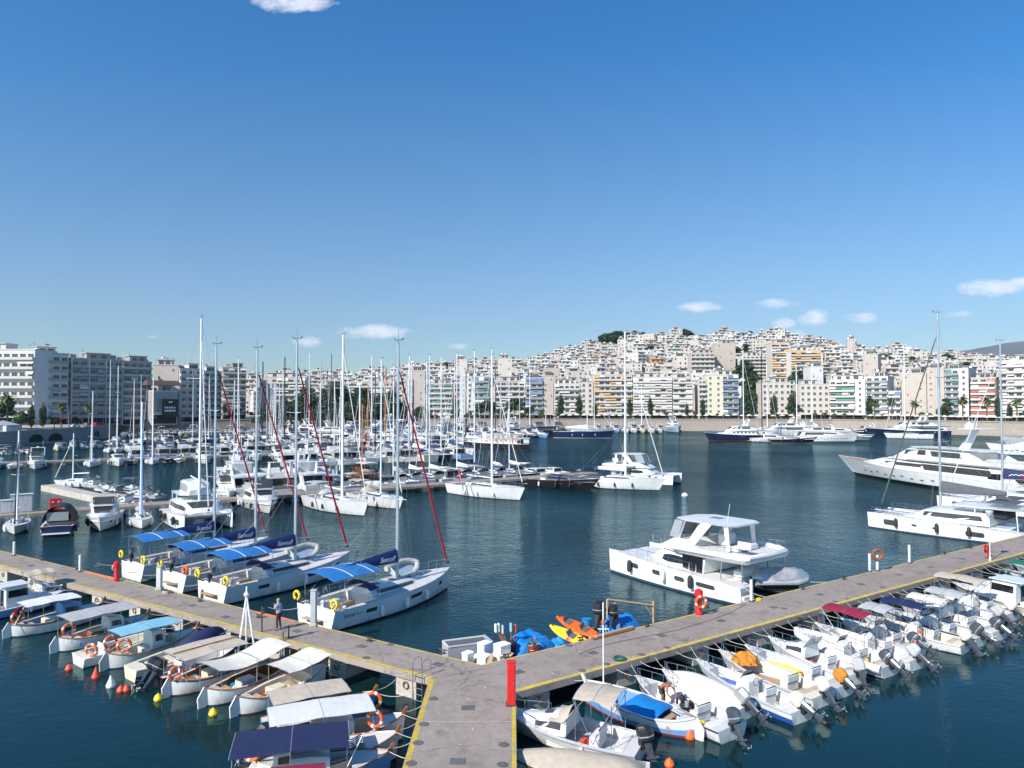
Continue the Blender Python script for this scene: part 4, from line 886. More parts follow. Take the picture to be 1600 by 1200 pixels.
for k, (px, y, off, kd) in enumerate(sorted([(1040, 642, 9, 'round'), (1085, 642, 9, 'round'), (1120, 645, 8, 'round'), (1140, 644, 8, 'round'), (1166, 640, 9, 'broad'), (1205, 646, 6, 'round'), (1217, 648, 5, 'round'), (1240, 628, 14, 'broad'), (1274, 644, 9, 'round'), (1288, 643, 9, 'round'), (1303, 645, 9, 'round'), (1318, 645, 9, 'round'), (1382, 645, 9, 'round'), (1441, 643, 9, 'round'), (1450, 643, 9, 'round'), (1480, 619, 16, 'pine'), (1472, 632, 10, 'broad'), (1350, 648, 8, 'round'), (1600, 640, 12, 'broad')])):
    D = shore(px)+off; tree(kd, px, D, max(2.5, CH+(633-y)/F*D-height((px-800)/F*D, D)), 'small leafy tree on the far promenade, %s from the left between the parasols' % ordn(k), 'small trees of the far promenade', k % 3)
for k, (px, y, D) in enumerate(sorted([(1156, 566, 500), (1168, 558, 510), (1176, 580, 470), (1162, 592, 462), (1180, 560, 540), (1151, 590, 455), (1152, 540, 600), (1166, 535, 640)])):
    x = (px-800)/F*D; tree('pine', px, D, max(8, CH+(633-y)/F*D-height(x, D)), 'tall dark tree in the green gap behind the yellow block, %s of the clump' % ordn(k), 'trees in the green gap', k % 3)
for k, (px, y, D) in enumerate(sorted([(944, 523, 820), (953, 518, 822), (960, 514, 818), (968, 520, 822), (975, 518, 815), (982, 517, 820), (990, 517, 822), (998, 519, 815), (1006, 520, 818), (925, 531, 815), (1068, 513, 815), (1074, 515, 820), (1146, 518, 815), (1158, 519, 818), (1170, 518, 820), (1010, 544, 680), (1018, 540, 690), (1026, 548, 670), (1003, 546, 690), (985, 549, 700), (1122, 545, 640), (948, 572, 600), (955, 576, 590), (880, 552, 780), (1378, 550, 640), (1480, 553, 700), (1428, 556, 640),
        (700, 566, 760), (1250, 536, 760), (1100, 530, 740), (1044, 562, 640), (1090, 560, 620), (960, 560, 640), (1150, 560, 560), (1245, 578, 480), (1248, 590, 470), (1340, 560, 620), (1510, 566, 600)])):
    x = (px-800)/F*D; tree(['broad', 'pine'][k % 2] if D < 800 else 'broad', px, D, max(6, CH+(633-y)/F*D-height(x, D)+1), 'tree %s, %s of the hilltop group from the left' % ('on the hill crest' if D > 800 else 'among the hillside houses', ordn(k)), 'trees on the hill', k % 3)
# ---------------------------------------------------------------- promenade parasols, cars, lamps
PM = MB().lathe([(1.75, 2.35), (1.7, 2.5), (.9, 2.95), (.03, 3.25)], 'canvas_cream', n=8).mesh('canopy'); PP = MB().tube([(0, 0, 0), (0, 0, 2.6)], .05, 'bark', 5).lathe([(.35, 0), (.3, .12), (.06, .15)], 'concrete_pale', n=8).mesh('pole')
pl = [868+11.2*i for i in range(30)]+[1208, 1222, 1236, 1248, 1360, 1372, 1384, 1396]+[1410+11*i for i in range(20)]
for k, px in enumerate(pl):
    D = shore(px)+R.uniform(3.5, 6); x = (px-800)/F*D; t = thing('parasol', 'white parasol on the far promenade, %s parasol from the left' % ordn(k), 'parasol', (x, D, height(x, D)), R.uniform(0, 1), 'white parasols of the promenade cafes')
    obj('canopy', PM, t); obj('pole', PP, t); t.scale = (R.uniform(.85, 1.05),)*3
def car_proto(m):
    t = thing('parked_car', '', 'car'); b = MB()
    b.loft([[(x, y, z) for y, z in ((-.82, .3), (-.85, .62), (-.76, hh), (.76, hh), (.85, .62), (.82, .3))] for x, hh in ((-2.1, .78), (-1.9, .88), (-1, .92), (.9, .9), (1.9, .74), (2.15, .55))], m)
    b.loft([[(x, y, z) for y, z in ((-w, .85), (-w*.85, h), (w*.85, h), (w, .85))] for x, w, h in ((-1.75, .72, .9), (-1.1, .74, 1.36), (.1, .74, 1.42), (1.15, .72, .9))], m); obj('body', b, t)
    obj('window', MB().loft([[(x, y, z) for y, z in ((-w, .93), (-w*.9, h), (w*.9, h), (w, .93))] for x, w, h in ((-1.6, .735, .98), (-1.05, .755, 1.27), (.1, .755, 1.32), (.98, .735, .96))], 'glass'), t)
    for x in (-1.3, 1.3):
        for y in (-.78, .78): obj('wheel', MB().lathe([(.1, -.1), (.31, -.1), (.31, .1), (.1, .1)], 'rubber', (x, y, .31), 12, 'y'), t)
    return t
cm = [('car_white', 'white'), ('car_silver', 'silver'), ('car_dark', 'black'), ('car_red', 'red')]; cps = [car_proto(m) for m, _ in cm]; first = [True]*4
CX = [(118, 7), (136, 8), (150, 6), (158, 9), (182, 6), (188, 9), (200, 7), (214, 8), (240, 7), (246, 7), (252, 7), (268, 8), (288, 8), (305, 9), (330, 8), (455, 9), (730, 9), (744, 10), (1532, 6)]
for k, (px, off) in enumerate(CX):
    j = k % 4 if k > 2 else [0, 1, 3][k]; D = shore(px)+off; x = (px-800)/F*D; p = Vector(qpt(px+4, 0))-Vector(qpt(px-4, 0)); lab = '%s car parked on the waterfront road, %s car from the left' % (cm[j][1], ordn(k)); loc = (x, D, height(x, D))
    if first[j]: cps[j].location = loc; cps[j].rotation_euler = (0, 0, atan2(p.y, p.x)); cps[j]['label'] = lab; cps[j]['group'] = 'cars on the waterfront road'; first[j] = False
    else: dup(cps[j], loc, atan2(p.y, p.x), lab, 'cars on the waterfront road')
LM = MB().tube([(0, 0, 0), (0, 0, 7.5), (.2, 0, 8), (1, 0, 8.1)], .07, 'grey_paint', 6, r1=.04).mesh('pole'); LH = MB().bx((1.2, 0, 8.1), (.7, .25, .12), 'grey_paint', bev=.04).mesh('lamp_head')
for k, px in enumerate([58, 108, 162, 250, 308, 350, 470, 560, 720, 808, 860, 950, 1045, 1130, 1220, 1333, 1400, 1510, 1570]):
    D = shore(px)+3; x = (px-800)/F*D; t = thing('street_lamp', 'tall street lamp on the waterfront, %s lamp from the left' % ordn(k), 'lamp post', (x, D, height(x, D)), R.uniform(0, 6), 'street lamps of the waterfront'); obj('pole', LM, t); obj('lamp_head', LH, t)
D = shore(110)+9; t = thing('cafe_canopy', 'bright red cafe canopy among the trees of the left promenade', 'canopy', (-.6106*D, D, height(-.6106*D, D)), .8)
obj('canopy', MB().sheet(lambda u, v: ((u-.5)*8.5, (v-.5)*4, 2.9+.8*(1-abs(2*u-1)**1.5)), 8, 4, 'ring_orange' if 0 else 'red_paint', .08), t)
for x in (-3.8, 3.8):
    for y in (-1.8, 1.8): obj('pole', MB().tube([(x, y, 0), (x, y, 3.1)], .06, 'steel'), t)
for lab, px, off, cw, ch, m in [('green-striped white marquee behind the masts', 696, 9, 7, 3.4, 'canvas_white'), ('small white kiosk under the left pines', 528-264, 9, 5, 3, 'canvas_white'), ('low grey pavilion roof at the left edge', 6, 5, 9, 3.2, 'grey_paint')]:
    D = shore(px)+off; x = (px-800)/F*D; t = thing('marquee', lab, 'tent', (x, D, height(x, D)-.2)); obj('roof', MB().lathe([(cw/1.5, ch*.7), (cw/1.5, ch*.78), (.05, ch*1.25)], m, n=4), t); obj('wall', MB().bx((0, 0, ch*.35), (cw*.8, cw*.8, ch*.7), 'wall_grey'), t)

hz = tag(obj('haze', MB().box((-2600, -60, -1.5), (7600, 6900, 800), 'sea')), None, None, None, 'stuff')
hm = bpy.data.materials.new('haze'); hm.use_nodes = True; hn = hm.node_tree; hn.nodes.remove(hn.nodes['Principled BSDF']); pv = hn.nodes.new('ShaderNodeVolumePrincipled'); pv.inputs['Color'].default_value = (.62, .8, 1, 1); pv.inputs['Density'].default_value = .00005; pv.inputs['Anisotropy'].default_value = .2
hn.links.new(pv.outputs[0], hn.nodes['Material Output'].inputs['Volume']); hz.data.materials.clear(); hz.data.materials.append(hm)

for k in range(44):
    px = 402+k*10.8+R.uniform(-3, 3); D = shore(px)+R.uniform(2.5, 7); tree('round', px, D, R.uniform(2.6, 4.4), 'low bush on the promenade edge left of centre, %s from the left' % ordn(k), 'bushes of the promenade edge', k % 3)

yd = [qpt(p, 1.0, -1) for p in range(396, 661, 12)]+[qpt(p, 1.0, -46+6*sin(p)) for p in range(655, 395, -14)]
tag(obj('marina_yard', MB().prism([(p[0], p[1]) for p in yd], -1, 1.0, 'paving')), None, None, None, 'structure')
for k, (px, y, off, kd) in enumerate(sorted([(408, 640, -30, 'broad'), (424, 628, -20, 'broad'), (440, 618, -24, 'pine'), (455, 625, -34, 'broad'), (470, 610, -22, 'pine'), (484, 600, -30, 'pine'), (498, 622, -18, 'broad'), (512, 602, -26, 'pine'), (526, 594, -30, 'pine'), (540, 604, -20, 'pine'), (553, 618, -34, 'broad'), (567, 603, -24, 'pine'), (582, 624, -30, 'broad'), (596, 614, -22, 'pine'), (610, 606, -28, 'pine'), (624, 626, -20, 'broad'), (640, 634, -26, 'broad'), (432, 652, -38, 'round'), (505, 655, -38, 'round'), (575, 655, -38, 'round')])):
    D = shore(px)+off; tree(kd, px, D, CH+(633-y)/F*D-1, 'tall dark tree in the marina yard left of centre, %s from the left' % ordn(k), 'trees of the marina yard', k % 3, 1.0)

for k in range(46):
    px = 420+k*26+R.uniform(-12, 12); D = R.uniform(470, 760); x = (px-800)/F*D
    if D > shore(px)+60: tree(['broad', 'round', 'pine', 'cypress'][k % 4], px, D, R.uniform(7, 12), 'green tree between the hillside houses, %s scattered tree from the left' % ordn(k), 'scattered trees on the slope', k % 3, height(x, D)-.5)
# ================================================================ BOAT BUILDING
class Hull:
    def __init__(s, L, B, fs, fb, tw=.8, rake=.5, tm=.4, pw=2.3, fl=.82, dr=.45, srake=0.0, n=16, wlflare=.35, sheer=1.8, stern_point=False):
        s.__dict__.update(L=L, B=B, fs=fs, fb=fb, tw=tw, rake=rake, tm=tm, pw=pw, fl=fl, dr=dr, srake=srake, n=n, wf=wlflare, sheer=sheer, sp=stern_point)
    def w(s, t):
        if t < s.tm:
            if s.sp: return max(.03, sin(pi/2*min(1, t/s.tm))**.62)
            return s.tw+(1-s.tw)*sin(pi/2*t/s.tm)
        return max(.006, 1-((t-s.tm)/(1-s.tm))**s.pw)
    def zs(s, t):
        if s.sp: return s.fs+(s.fb-s.fs)*t**s.sheer+.35*s.fs*(max(0, .3-t)/.3)**2
        return s.fs+(s.fb-s.fs)*t**s.sheer
    def pt(s, t, z, side=1, off=0):        # point on the hull skin
        zs = s.zs(t); b = s.B/2*s.w(t); k = s.fl*(1-s.wf*max(0, (t-s.tm)/(1-s.tm))); u = max(0, min(1, z/zs))
        if z >= 0: y = b*(k+(1-k)*u**.8)
        else: y = b*k*(1-(min(1, -z/s.dr))**2*.75)
        x = -s.L/2+s.L*t-s.rake*(1-z/s.fb)*t**3+s.srake*(1-z/s.fs)*(1-t)**3
        return Vector((x, side*(y+off), z))
    def edge(s, t, side=1, inset=0, dz=0):
        p = s.pt(t, s.zs(t), side); y = max(.0, abs(p.y)-inset); return Vector((p.x-(inset*.8 if t > .97 else 0), side*y, p.z+dz))
    def ts(s): return [i/s.n for i in range(s.n-2)]+[1-2/s.n, 1-1.2/s.n, 1-.6/s.n, 1-.2/s.n, 1]
    def build(s, hull='gelcoat', boot='antifoul', stripe=None, rail=None, lower=None, band=.1, stripe_at=(.84, .92)):
        hull = 'hull_white' if hull == 'gelcoat' else hull
        q = MB(); ts = s.ts(); R_ = []
        for t in ts:
            zs = s.zs(t); zl = [-s.dr, -s.dr*.55, 0, band, zs*.45, zs*stripe_at[0], zs*stripe_at[1], zs]
            R_.append([s.pt(t, z, 1) for z in reversed(zl)]+[Vector((s.pt(t, -s.dr).x, 0, -s.dr*1.1))]+[s.pt(t, z, -1) for z in zl])
        n = len(R_[0]); base = [hull, stripe or hull, hull, lower or hull, boot, boot, boot, boot]; ms = base+base[::-1]
        vs = [p for r in R_ for p in r]; q.v = [tuple(p) for p in vs]
        for i in range(len(R_)-1):
            for j in range(n-1): q.f.append((i*n+j, i*n+j+1, (i+1)*n+j+1, (i+1)*n+j)); q.m.append(ms[j])
        q.f.append(tuple(range(n-1, -1, -1))); q.m.append(hull)
        if rail:
            for sd_ in (1, -1): q.tube([s.edge(t, sd_) for t in ts], .035, rail, 5)
        return q
    def deck(s, m='deck_white', well=None, floor=.25, gw=.14, wm=None, fm=None, crown=.06):
        q = MB(); ts = s.ts(); wm = wm or m; fm = fm or m
        op = lambda t: well and well[0]-.001 <= t <= well[1]+.001
        if well: ts = sorted(set([t for t in ts if abs(t-well[0]) > .02 and abs(t-well[1]) > .02]+[well[0], well[1]]))
        for a, b in zip(ts, ts[1:]):
            A, B = [s.edge(a, 1, .012, -.012), s.edge(b, 1, .012, -.012)], [s.edge(a, -1, .012, -.012), s.edge(b, -1, .012, -.012)]
            if op(a) and op(b):
                for E, sd_ in ((A, 1), (B, -1)):
                    i0, i1 = s.edge(a, sd_, gw, -.01), s.edge(b, sd_, gw, -.01); f0, f1 = Vector((i0.x, i0.y*.97, floor)), Vector((i1.x, i1.y*.97, floor)); c0, c1 = Vector((i0.x, 0, floor)), Vector((i1.x, 0, floor))
                    fs = [(0, 2, 3, 1)] if sd_ > 0 else [(0, 1, 3, 2)]
                    q.add([E[0], E[1], i0, i1], fs, m); q.add([i0, i1, f0, f1], fs, wm); q.add([f0, f1, c0, c1], fs, fm)
            else:
                ca, cb = Vector((A[0].x, 0, A[0].z+crown*s.w(a))), Vector((A[1].x, 0, A[1].z+crown*s.w(b)))
                q.add([A[0], A[1], ca, cb, B[0], B[1]], [(0, 2, 3, 1), (2, 4, 5, 3)], m)
        if well:
            for t, fl_ in ((well[0], 0), (well[1], 1)):
                if 0 < t < 1:
                    e, f = s.edge(t, 1, gw, -.01), s.edge(t, -1, gw, -.01); vs = [e, f, (f.x, f.y*.97, floor), (e.x, e.y*.97, floor), (e.x, 0, e.z+crown)]
                    q.add(vs, [(0, 4, 1, 2, 3) if not fl_ else (3, 2, 1, 4, 0)], wm)
        return q
    def rails(s, t0, t1, h=.6, n=7, inset=.07, r=.014, m='steel', mid=True, close=False, sides=(1, -1)):
        q = MB(); tt = [t0+(t1-t0)*i/n for i in range(n+1)]
        for sd_ in sides:
            top = [s.edge(t, sd_, inset, h) for t in tt]
            if close: top = top+[Vector((top[-1].x+.1, 0, top[-1].z+.03))]
            q.tube(top, r, m, 5)
            if mid: q.tube([p-Vector((0, 0, h*.48)) for p in top], r*.7, m, 4)
            for p in top[:n+1]: q.tube([p-Vector((0, 0, h)), p], r, m, 4)
        return q
    def patch(s, t0, t1, z0, z1, side, m='window_dark', off=.012, k=6, q=None):
        q = q or MB(); vs = []
        for i in range(k+1):
            t = t0+(t1-t0)*i/k
            for zf in (z0, z1): vs.append(s.pt(t, s.zs(t)*zf, side, off))
        return q.add(vs, [((2*i, 2*i+2, 2*i+3, 2*i+1) if side < 0 else (2*i, 2*i+1, 2*i+3, 2*i+2)) for i in range(k)], m)
    def fender(s, t, side, m='fender_white', r=.14, l=.6, z=None):
        p = s.pt(t, (s.zs(t)*.45 if z is None else z), side, r+.03); e = s.edge(t, side); q = MB().lathe([(.03, -l/2-.04), (r*.7, -l/2), (r, -l/2+.12), (r, l/2-.12), (r*.7, l/2), (.04, l/2+.07)], m, p, 9); q.tube([(p.x, p.y, p.z+l/2), (e.x, e.y, e.z+.05)], .012, 'rope', 3); return q
class Cab:          # a tapering deckhouse given by (x, half width at foot, half width at top, height)
    def __init__(s, st, z0, crown=.05): s.st = st; s.z0 = z0; s.cr = crown
    def at(s, x):
        st = s.st
        for a, b in zip(st, st[1:]):
            if a[0] <= x <= b[0]: f = (x-a[0])/(b[0]-a[0]); return [a[i]+(b[i]-a[i])*f for i in range(4)]
        return st[0] if x < st[0][0] else st[-1]
    def build(s, m='gelcoat', q=None):
        q = q or MB(); c = s.cr
        return q.loft([[(x, -wb, s.z0), (x, -wt, s.z0+h*.86), (x, -wt*.8, s.z0+h), (x, 0, s.z0+h+c*h), (x, wt*.8, s.z0+h), (x, wt, s.z0+h*.86), (x, wb, s.z0)] for x, wb, wt, h in s.st], m)
    def win(s, x0, x1, f0, f1, m='window_dark', q=None, k=4, off=.035, slant=0, sides=(1, -1)):
        q = q or MB(); k *= 4
        for sd_ in sides:
            vs = []
            for i in range(k+1):
                for f in (f0, f1):
                    x = x0+(x1-x0)*i/k+(slant*(1-2*i/k) if f == f1 else 0); _, wb, wt, h = s.at(x); g = f/.86; vs.append((x, sd_*(wb+(wt-wb)*g+off), s.z0+h*f))
            q.add(vs, [((2*i, 2*i+2, 2*i+3, 2*i+1) if sd_ < 0 else (2*i, 2*i+1, 2*i+3, 2*i+2)) for i in range(k)], m)
        return q
    def front(s, x0, x1, wf=.85, m='window_dark', q=None, k=3, off=.03):   # glazing on a sloping front or back
        q = q or MB(); vs = []
        for i in range(k+1):
            x = x0+(x1-x0)*i/k; _, wb, wt, h = s.at(x); w = wt*wf; ztop = s.z0+h
            vs += [(x, -w*.8, ztop+off), (x, 0, ztop+s.cr*h+off), (x, w*.8, ztop+off)]
        up = x1 > x0
        return q.add(vs, [f for i in range(k) for f in ((3*i, 3*i+3, 3*i+4, 3*i+1), (3*i+1, 3*i+4, 3*i+5, 3*i+2))], m)
def winpair(c, parent, *a, **k):
    for s_ in (1, -1): obj('window', c.win(*a, sides=(s_,), **k), parent)
def bimini(t, x0, x1, w, z, m, poles=None, arch=.12, droop=.05, name='canopy', edge=None, zf=0, th=.02, nu=14, nv=10, foot=.5):
    fn = lambda u, v: (x0+(x1-x0)*u, (v-.5)*w, z+zf*u+arch*(1-(2*v-1)**2)-droop*sin(pi*2*u)**2+.05*(1-(2*u-1)**2)+.012*sin(17*u+7*v)*sin(11*v+3*u))
    c = obj(name, MB().sheet(fn, nu, nv, m, th), t); q = MB()
    for x, zz_ in (poles if poles is not None else [(x0, foot), (x1, foot)]):
        for sd_ in (-1, 1): u = max(0, min(1, (x-x0)/(x1-x0))); q.tube([(x, sd_*w*.49, zz_), (x, sd_*w*.485, fn(u, .02)[2]-.02)], .018, 'steel', 5)
    for u in (0, .5, 1): q.tube([fn(u, v/8) for v in range(9)], .014, 'steel', 4)
    if q.f: obj('canopy_frame', q, t)
    return c
def outboard(t, x, y, z, cowl='engine_grey', tilt=.0, s=1.0, rz=0, cover=None, single=True):
    """outboard engine on the transom (stern is -x)"""
    o = MB(); M = Matrix.Translation((x, y, z)) @ Matrix.Rotation(rz, 4, 'Z') @ Matrix.Rotation(tilt, 4, 'Y') @ Matrix.Diagonal((s, s, s, 1)); w = .2
    def rr_(cx, a, b, zz_, k=.3): return [(cx+px*a, py*b, zz_) for px, py in ((1, -k), (1, k), (k+.2, 1), (-k-.2, 1), (-1, k), (-1, -k), (-k-.2, -1), (k+.2, -1))]
    c = MB(); c.loft([rr_(-.18, .2, .14, .12), rr_(-.2, .29, .2, .2), rr_(-.21, .31, .21, .42), rr_(-.19, .29, .2, .6), rr_(-.15, .2, .15, .7), rr_(-.12, .08, .07, .73)], cover or cowl)
    if not cover: c.loft([rr_(-.2, .3, .207, .3), rr_(-.2, .316, .216, .31), rr_(-.2, .316, .216, .34), rr_(-.2, .3, .207, .35)], 'engine_silver')
    l = MB(); l.loft([rr_(-.2, .16, .09, .14), rr_(-.22, .13, .07, -.35), rr_(-.24, .14, .05, -.62), rr_(-.25, .2, .035, -.7), rr_(-.25, .1, .03, -.74)], 'engine_grey'); l.loft([rr_(-.24, .3, .12, -.46), rr_(-.24, .3, .12, -.49)], 'engine_grey')
    l.lathe([(.01, -.58), (.06, -.5), (.065, -.2), (.045, -.05), (.01, .02)], 'engine_grey', (0, 0, -.78), 8, 'x'); l.xprism([(-.3, -.82), (-.18, -.82), (-.26, -1.02), (-.36, -1.0)], -.015, .015, 'engine_grey'); l.bx((.02, 0, .02), (.16, .26, .34), 'black_plastic')
    p = MB(); 
    for k in range(3): a = k*2*pi/3; p.add([(-.58, 0, -.78), (-.6, .05*cos(a)-.05*sin(a), -.78+.05*sin(a)+.05*cos(a)), (-.6, .16*cos(a), -.78+.16*sin(a)), (-.56, .14*cos(a+.5), -.78+.14*sin(a+.5))], [(0, 1, 2, 3), (3, 2, 1, 0)], 'engine_silver')
    tb = lambda q: MB().merge(q, M)
    e = obj('outboard_engine', tb(c), t); obj('leg', tb(l), e); obj('propeller', tb(p), e); return e
def rope(t, pts, r=.018, m='rope', sag=.15, name='mooring_line'):
    a, b = Vector(pts[0]), Vector(pts[1]); obj(name, MB().tube([a+(b-a)*k/6-Vector((0, 0, sag*sin(pi*k/6))) for k in range(7)], r, m, 4), t)
def flag(t, x, y, z, kind='greek', h=1.4, lean=-.35, s=.8):
    q = MB(); top = Vector((x+lean*h, y, z+h)); q.tube([(x, y, z), top], .018, 'mast_white', 4); f = obj('flag_staff', q, t); w = MB()
    cols = {'greek': ['print_blue', 'print_white']*4+['print_blue'], 'red': ['red_paint']*9, 'navy': ['print_blue']*9}[kind]
    for i in range(9):
        z0 = top.z-.02-i*.055*s
        vs = [(top.x-.02-k*.15*s, y+.05*sin(k*1.3), z0-.03*k-dz) for k in range(6) for dz in (0, .055*s)]
        w.add(vs, [(2*k, 2*k+2, 2*k+3, 2*k+1) for k in range(5)]+[(2*k+1, 2*k+3, 2*k+2, 2*k) for k in range(5)], cols[i])
    obj('flag', w, t)

def rig(t, H, x, zd, top, mast='mast_alu', boomL=4.5, boom_z=1.3, sail='canvas_navy', furl='canvas_white', bagk=1.0, det=1, text=None, r=.09, rake=0.0, spreaders=2, furl_r=.085, jib=True, bw=.22, bootm=None, back=True):
    """mast, boom with stowed sail, stays; top = height of masthead over water"""
    tx = x-rake*(top-zd); obj('mast', MB().tube([(x, 0, zd-.1), (x+(tx-x)*.5, 0, (zd+top)/2), (tx, 0, top)], r, mast, 7, r1=r*.75), t)
    at = lambda z: Vector((x+(tx-x)*(z-zd)/(top-zd), 0, z)); wq = MB(); wr = .010 if det > 1 else .013
    B2 = H.B/2*.9
    for k in range(spreaders):
        z = zd+(top-zd)*(k+1)/(spreaders+1); w_ = B2*(.62-.13*k); p = at(z); obj('spreader', MB().tube([p+Vector((-.25, w_, .06)), p, p+Vector((-.25, -w_, .06))], .035, mast, 4), t)
    for sd_ in (-1, 1):
        pts = [Vector((x-.25, sd_*B2, zd-.1))]+[at(zd+(top-zd)*(k+1)/(spreaders+1))+Vector((-.25, sd_*B2*(.62-.13*k), .06)) for k in range(spreaders)]+[at(top-.3)]; wq.tube(pts, wr, 'wire', 3)
        wq.tube([Vector((x-.1, sd_*B2*.92, zd-.1)), at(zd+(top-zd)/(spreaders+1))], wr, 'wire', 3)
        if back: wq.tube([H.edge(0.01, sd_, .1), (tx-.3, 0, zd+(top-zd)*.35), at(top)], wr, 'wire', 3) if sd_ > 0 else wq.tube([H.edge(0.01, sd_, .1), (tx-.3, 0, zd+(top-zd)*.35)], wr, 'wire', 3)
    bow = H.edge(.985, 1, 0, .1); bow.y = 0; f0 = at(zd+(top-zd)*.9)
    wq.tube([bow, f0], wr, 'wire', 3); obj('rigging', wq, t)
    if jib: d = f0-bow; obj('furled_jib', MB().tube([bow+d*.04, bow+d*.12, bow+d*.5, bow+d*.93, bow+d*.97], furl_r, furl, 6, r1=furl_r*.45), t); obj('furler_drum', MB().lathe([(.04, 0), (.13, .02), (.13, .16), (.05, .2)], 'black_plastic', bow+d*.015, 8), t)
    q = MB().tube([(tx, 0, top), (tx, 0, top+.9)], .014, 'wire', 3).tube([(tx-.35, 0, top+.08), (tx+.45, 0, top+.18)], .02, 'black_plastic', 4).bx((tx+.45, 0, top+.25), (.06, .06, .16), 'black_plastic').bx((tx-.35, 0, top+.2), (.2, .03, .03), 'black_plastic'); obj('masthead_gear', q, t)
    if boomL:
        zb = zd+boom_z; e = Vector((x-boomL, 0, zb+.15)); bo = obj('boom', MB().tube([(x-.05, 0, zb), e], .085, mast if mast != 'mast_black' else 'mast_black', 6), t)
        if sail:
            def ring_(u): cx = x-.12-(boomL-.3)*u; h = (.85-.55*u)*(boomL/5)*bagk; w_ = bw*(1-.35*u); zz_ = zb+.07+.15*u; return [(cx, -w_, zz_), (cx, -w_*1.05, zz_+h*.4), (cx, -w_*.45, zz_+h*.85), (cx, 0, zz_+h), (cx, w_*.45, zz_+h*.85), (cx, w_*1.05, zz_+h*.4), (cx, w_, zz_)]
            o = obj('sail_cover', MB().loft([ring_(u/7) for u in range(8)], sail), t)
            if text:
                for sd_ in (-1, 1):
                    a = -.02 if sd_ < 0 else pi+.02
                    M = Matrix.Translation((x-.12-boomL*.2, sd_*(bw*.97+.02), zb+.07+.30*(boomL/5))) @ Matrix.Rotation(0 if sd_ < 0 else pi, 4, 'Z') @ Matrix.Rotation(pi/2-.02, 4, 'X') @ Matrix.Rotation(-.04 if sd_ < 0 else .04, 4, 'Z')
                    text_obj(text[0], text[1], 'print_white', o, M, shear=.35)
    return at
def wheelgear(t, x, y, z, r=.42):
    obj('steering_wheel', MB().torus((x, y, z+.55), r, .022, 'steel', axis='x', n=16, k=5).tube([(x, y-r, z+.55), (x, y+r, z+.55)], .012, 'steel', 4).tube([(x, y, z+.55-r), (x, y, z+.55+r)], .012, 'steel', 4), t)
    obj('pedestal', MB().bx((x+.15, y, z+.35), (.22, .28, .7), 'gelcoat', bev=.04), t)

def sailboat(label, loc, rz, L=11, B=None, top=16, hull='gelcoat', stripe=None, mast='mast_white', sail='canvas_navy', furl='canvas_white', bim=None, hood='canvas_navy', det=1, group='sailing boats', boot='antifoul', wood=False, text=None, deckm='deck_white', cat='sailboat', seed=0, jib=True, name='sailing_yacht', fend='fender_white'):
    rr = random.Random(seed+int(L*100)); B = B or L*.31; fs, fb = L*.095+.1, L*.115+.15
    H = Hull(L, B, fs, fb, tw=.78 if det < 2 else .9, rake=.25 if det > 1 else L*.07, tm=.42, dr=.5, srake=-.1 if det > 1 else .25); t = thing(name, label, cat, loc, rz, group)
    obj('hull', H.build(hull, boot, stripe), t); x = lambda f: -L/2+L*f; zd = fs+.05
    obj('deck', H.deck(deckm, well=(.02 if det > 1 else .07, .3), floor=fs*.42, gw=B*.1, fm='teak' if rr.random() < .4 else None), t)
    c = Cab([(x(.3), B*.26, B*.2, .42), (x(.45), B*.29, B*.22, .46), (x(.6), B*.25, B*.17, .4), (x(.72), B*.16, B*.08, .2), (x(.8), B*.08, B*.03, .03)], zd); h = obj('coachroof', c.build('gelcoat'), t); winpair(c, h, x(.34), x(.62), .25, .7)
    if det > 0:
        for u in (.4, .52, .64): _, wb, wt, hh = c.at(x(u)); obj('hatch', MB().bx((x(u), 0, zd+hh*1.05+.02), (.45, .45, .05), 'window_dark', bev=.015), t)
    at = rig(t, H, x(.56), zd+.4, top, mast=mast, boomL=L*(.36 if det < 2 else .41), boom_z=.85 if det < 2 else 1.15, sail=sail, furl=furl, det=det, r=(.15, .12, .12)[det]*(1.55 if L > 14.4 else 1), spreaders=2 if L > 9 else 1, jib=jib, text=text, furl_r=.095 if furl == 'sail_red' else .08)
    if hood:
        obj('sprayhood', MB().sheet(lambda u, v: (x(.27)+u*L*.09, (v-.5)*B*.55*(1-.1*u), zd+.45+(.6*sin(pi*v)**.6)*(1-u)**.6), 5, 9, hood, .02), t)
    if bim: bimini(t, x(.02), x(.24), B*.62, zd+1.75, bim, foot=zd)
    obj('pushpit', H.rails(.0, .1, .6, 2), t); obj('pulpit', H.rails(.88, .97, .62, 2, close=True), t)
    obj('guard_rail', H.rails(.1, .88, .58, 7, r=.009), t)
    for sd_ in (-1, 1):
        for f in (.3, .5, .68): obj('fender', H.fender(f+rr.uniform(-.03, .03), sd_, fend), t)
    if det > 0: wheelgear(t, x(.1), 0, fs*.42, .45)
    if rr.random() < .5: flag(t, x(.01), B*.3, fs, 'greek', 1.2)
    return t, H
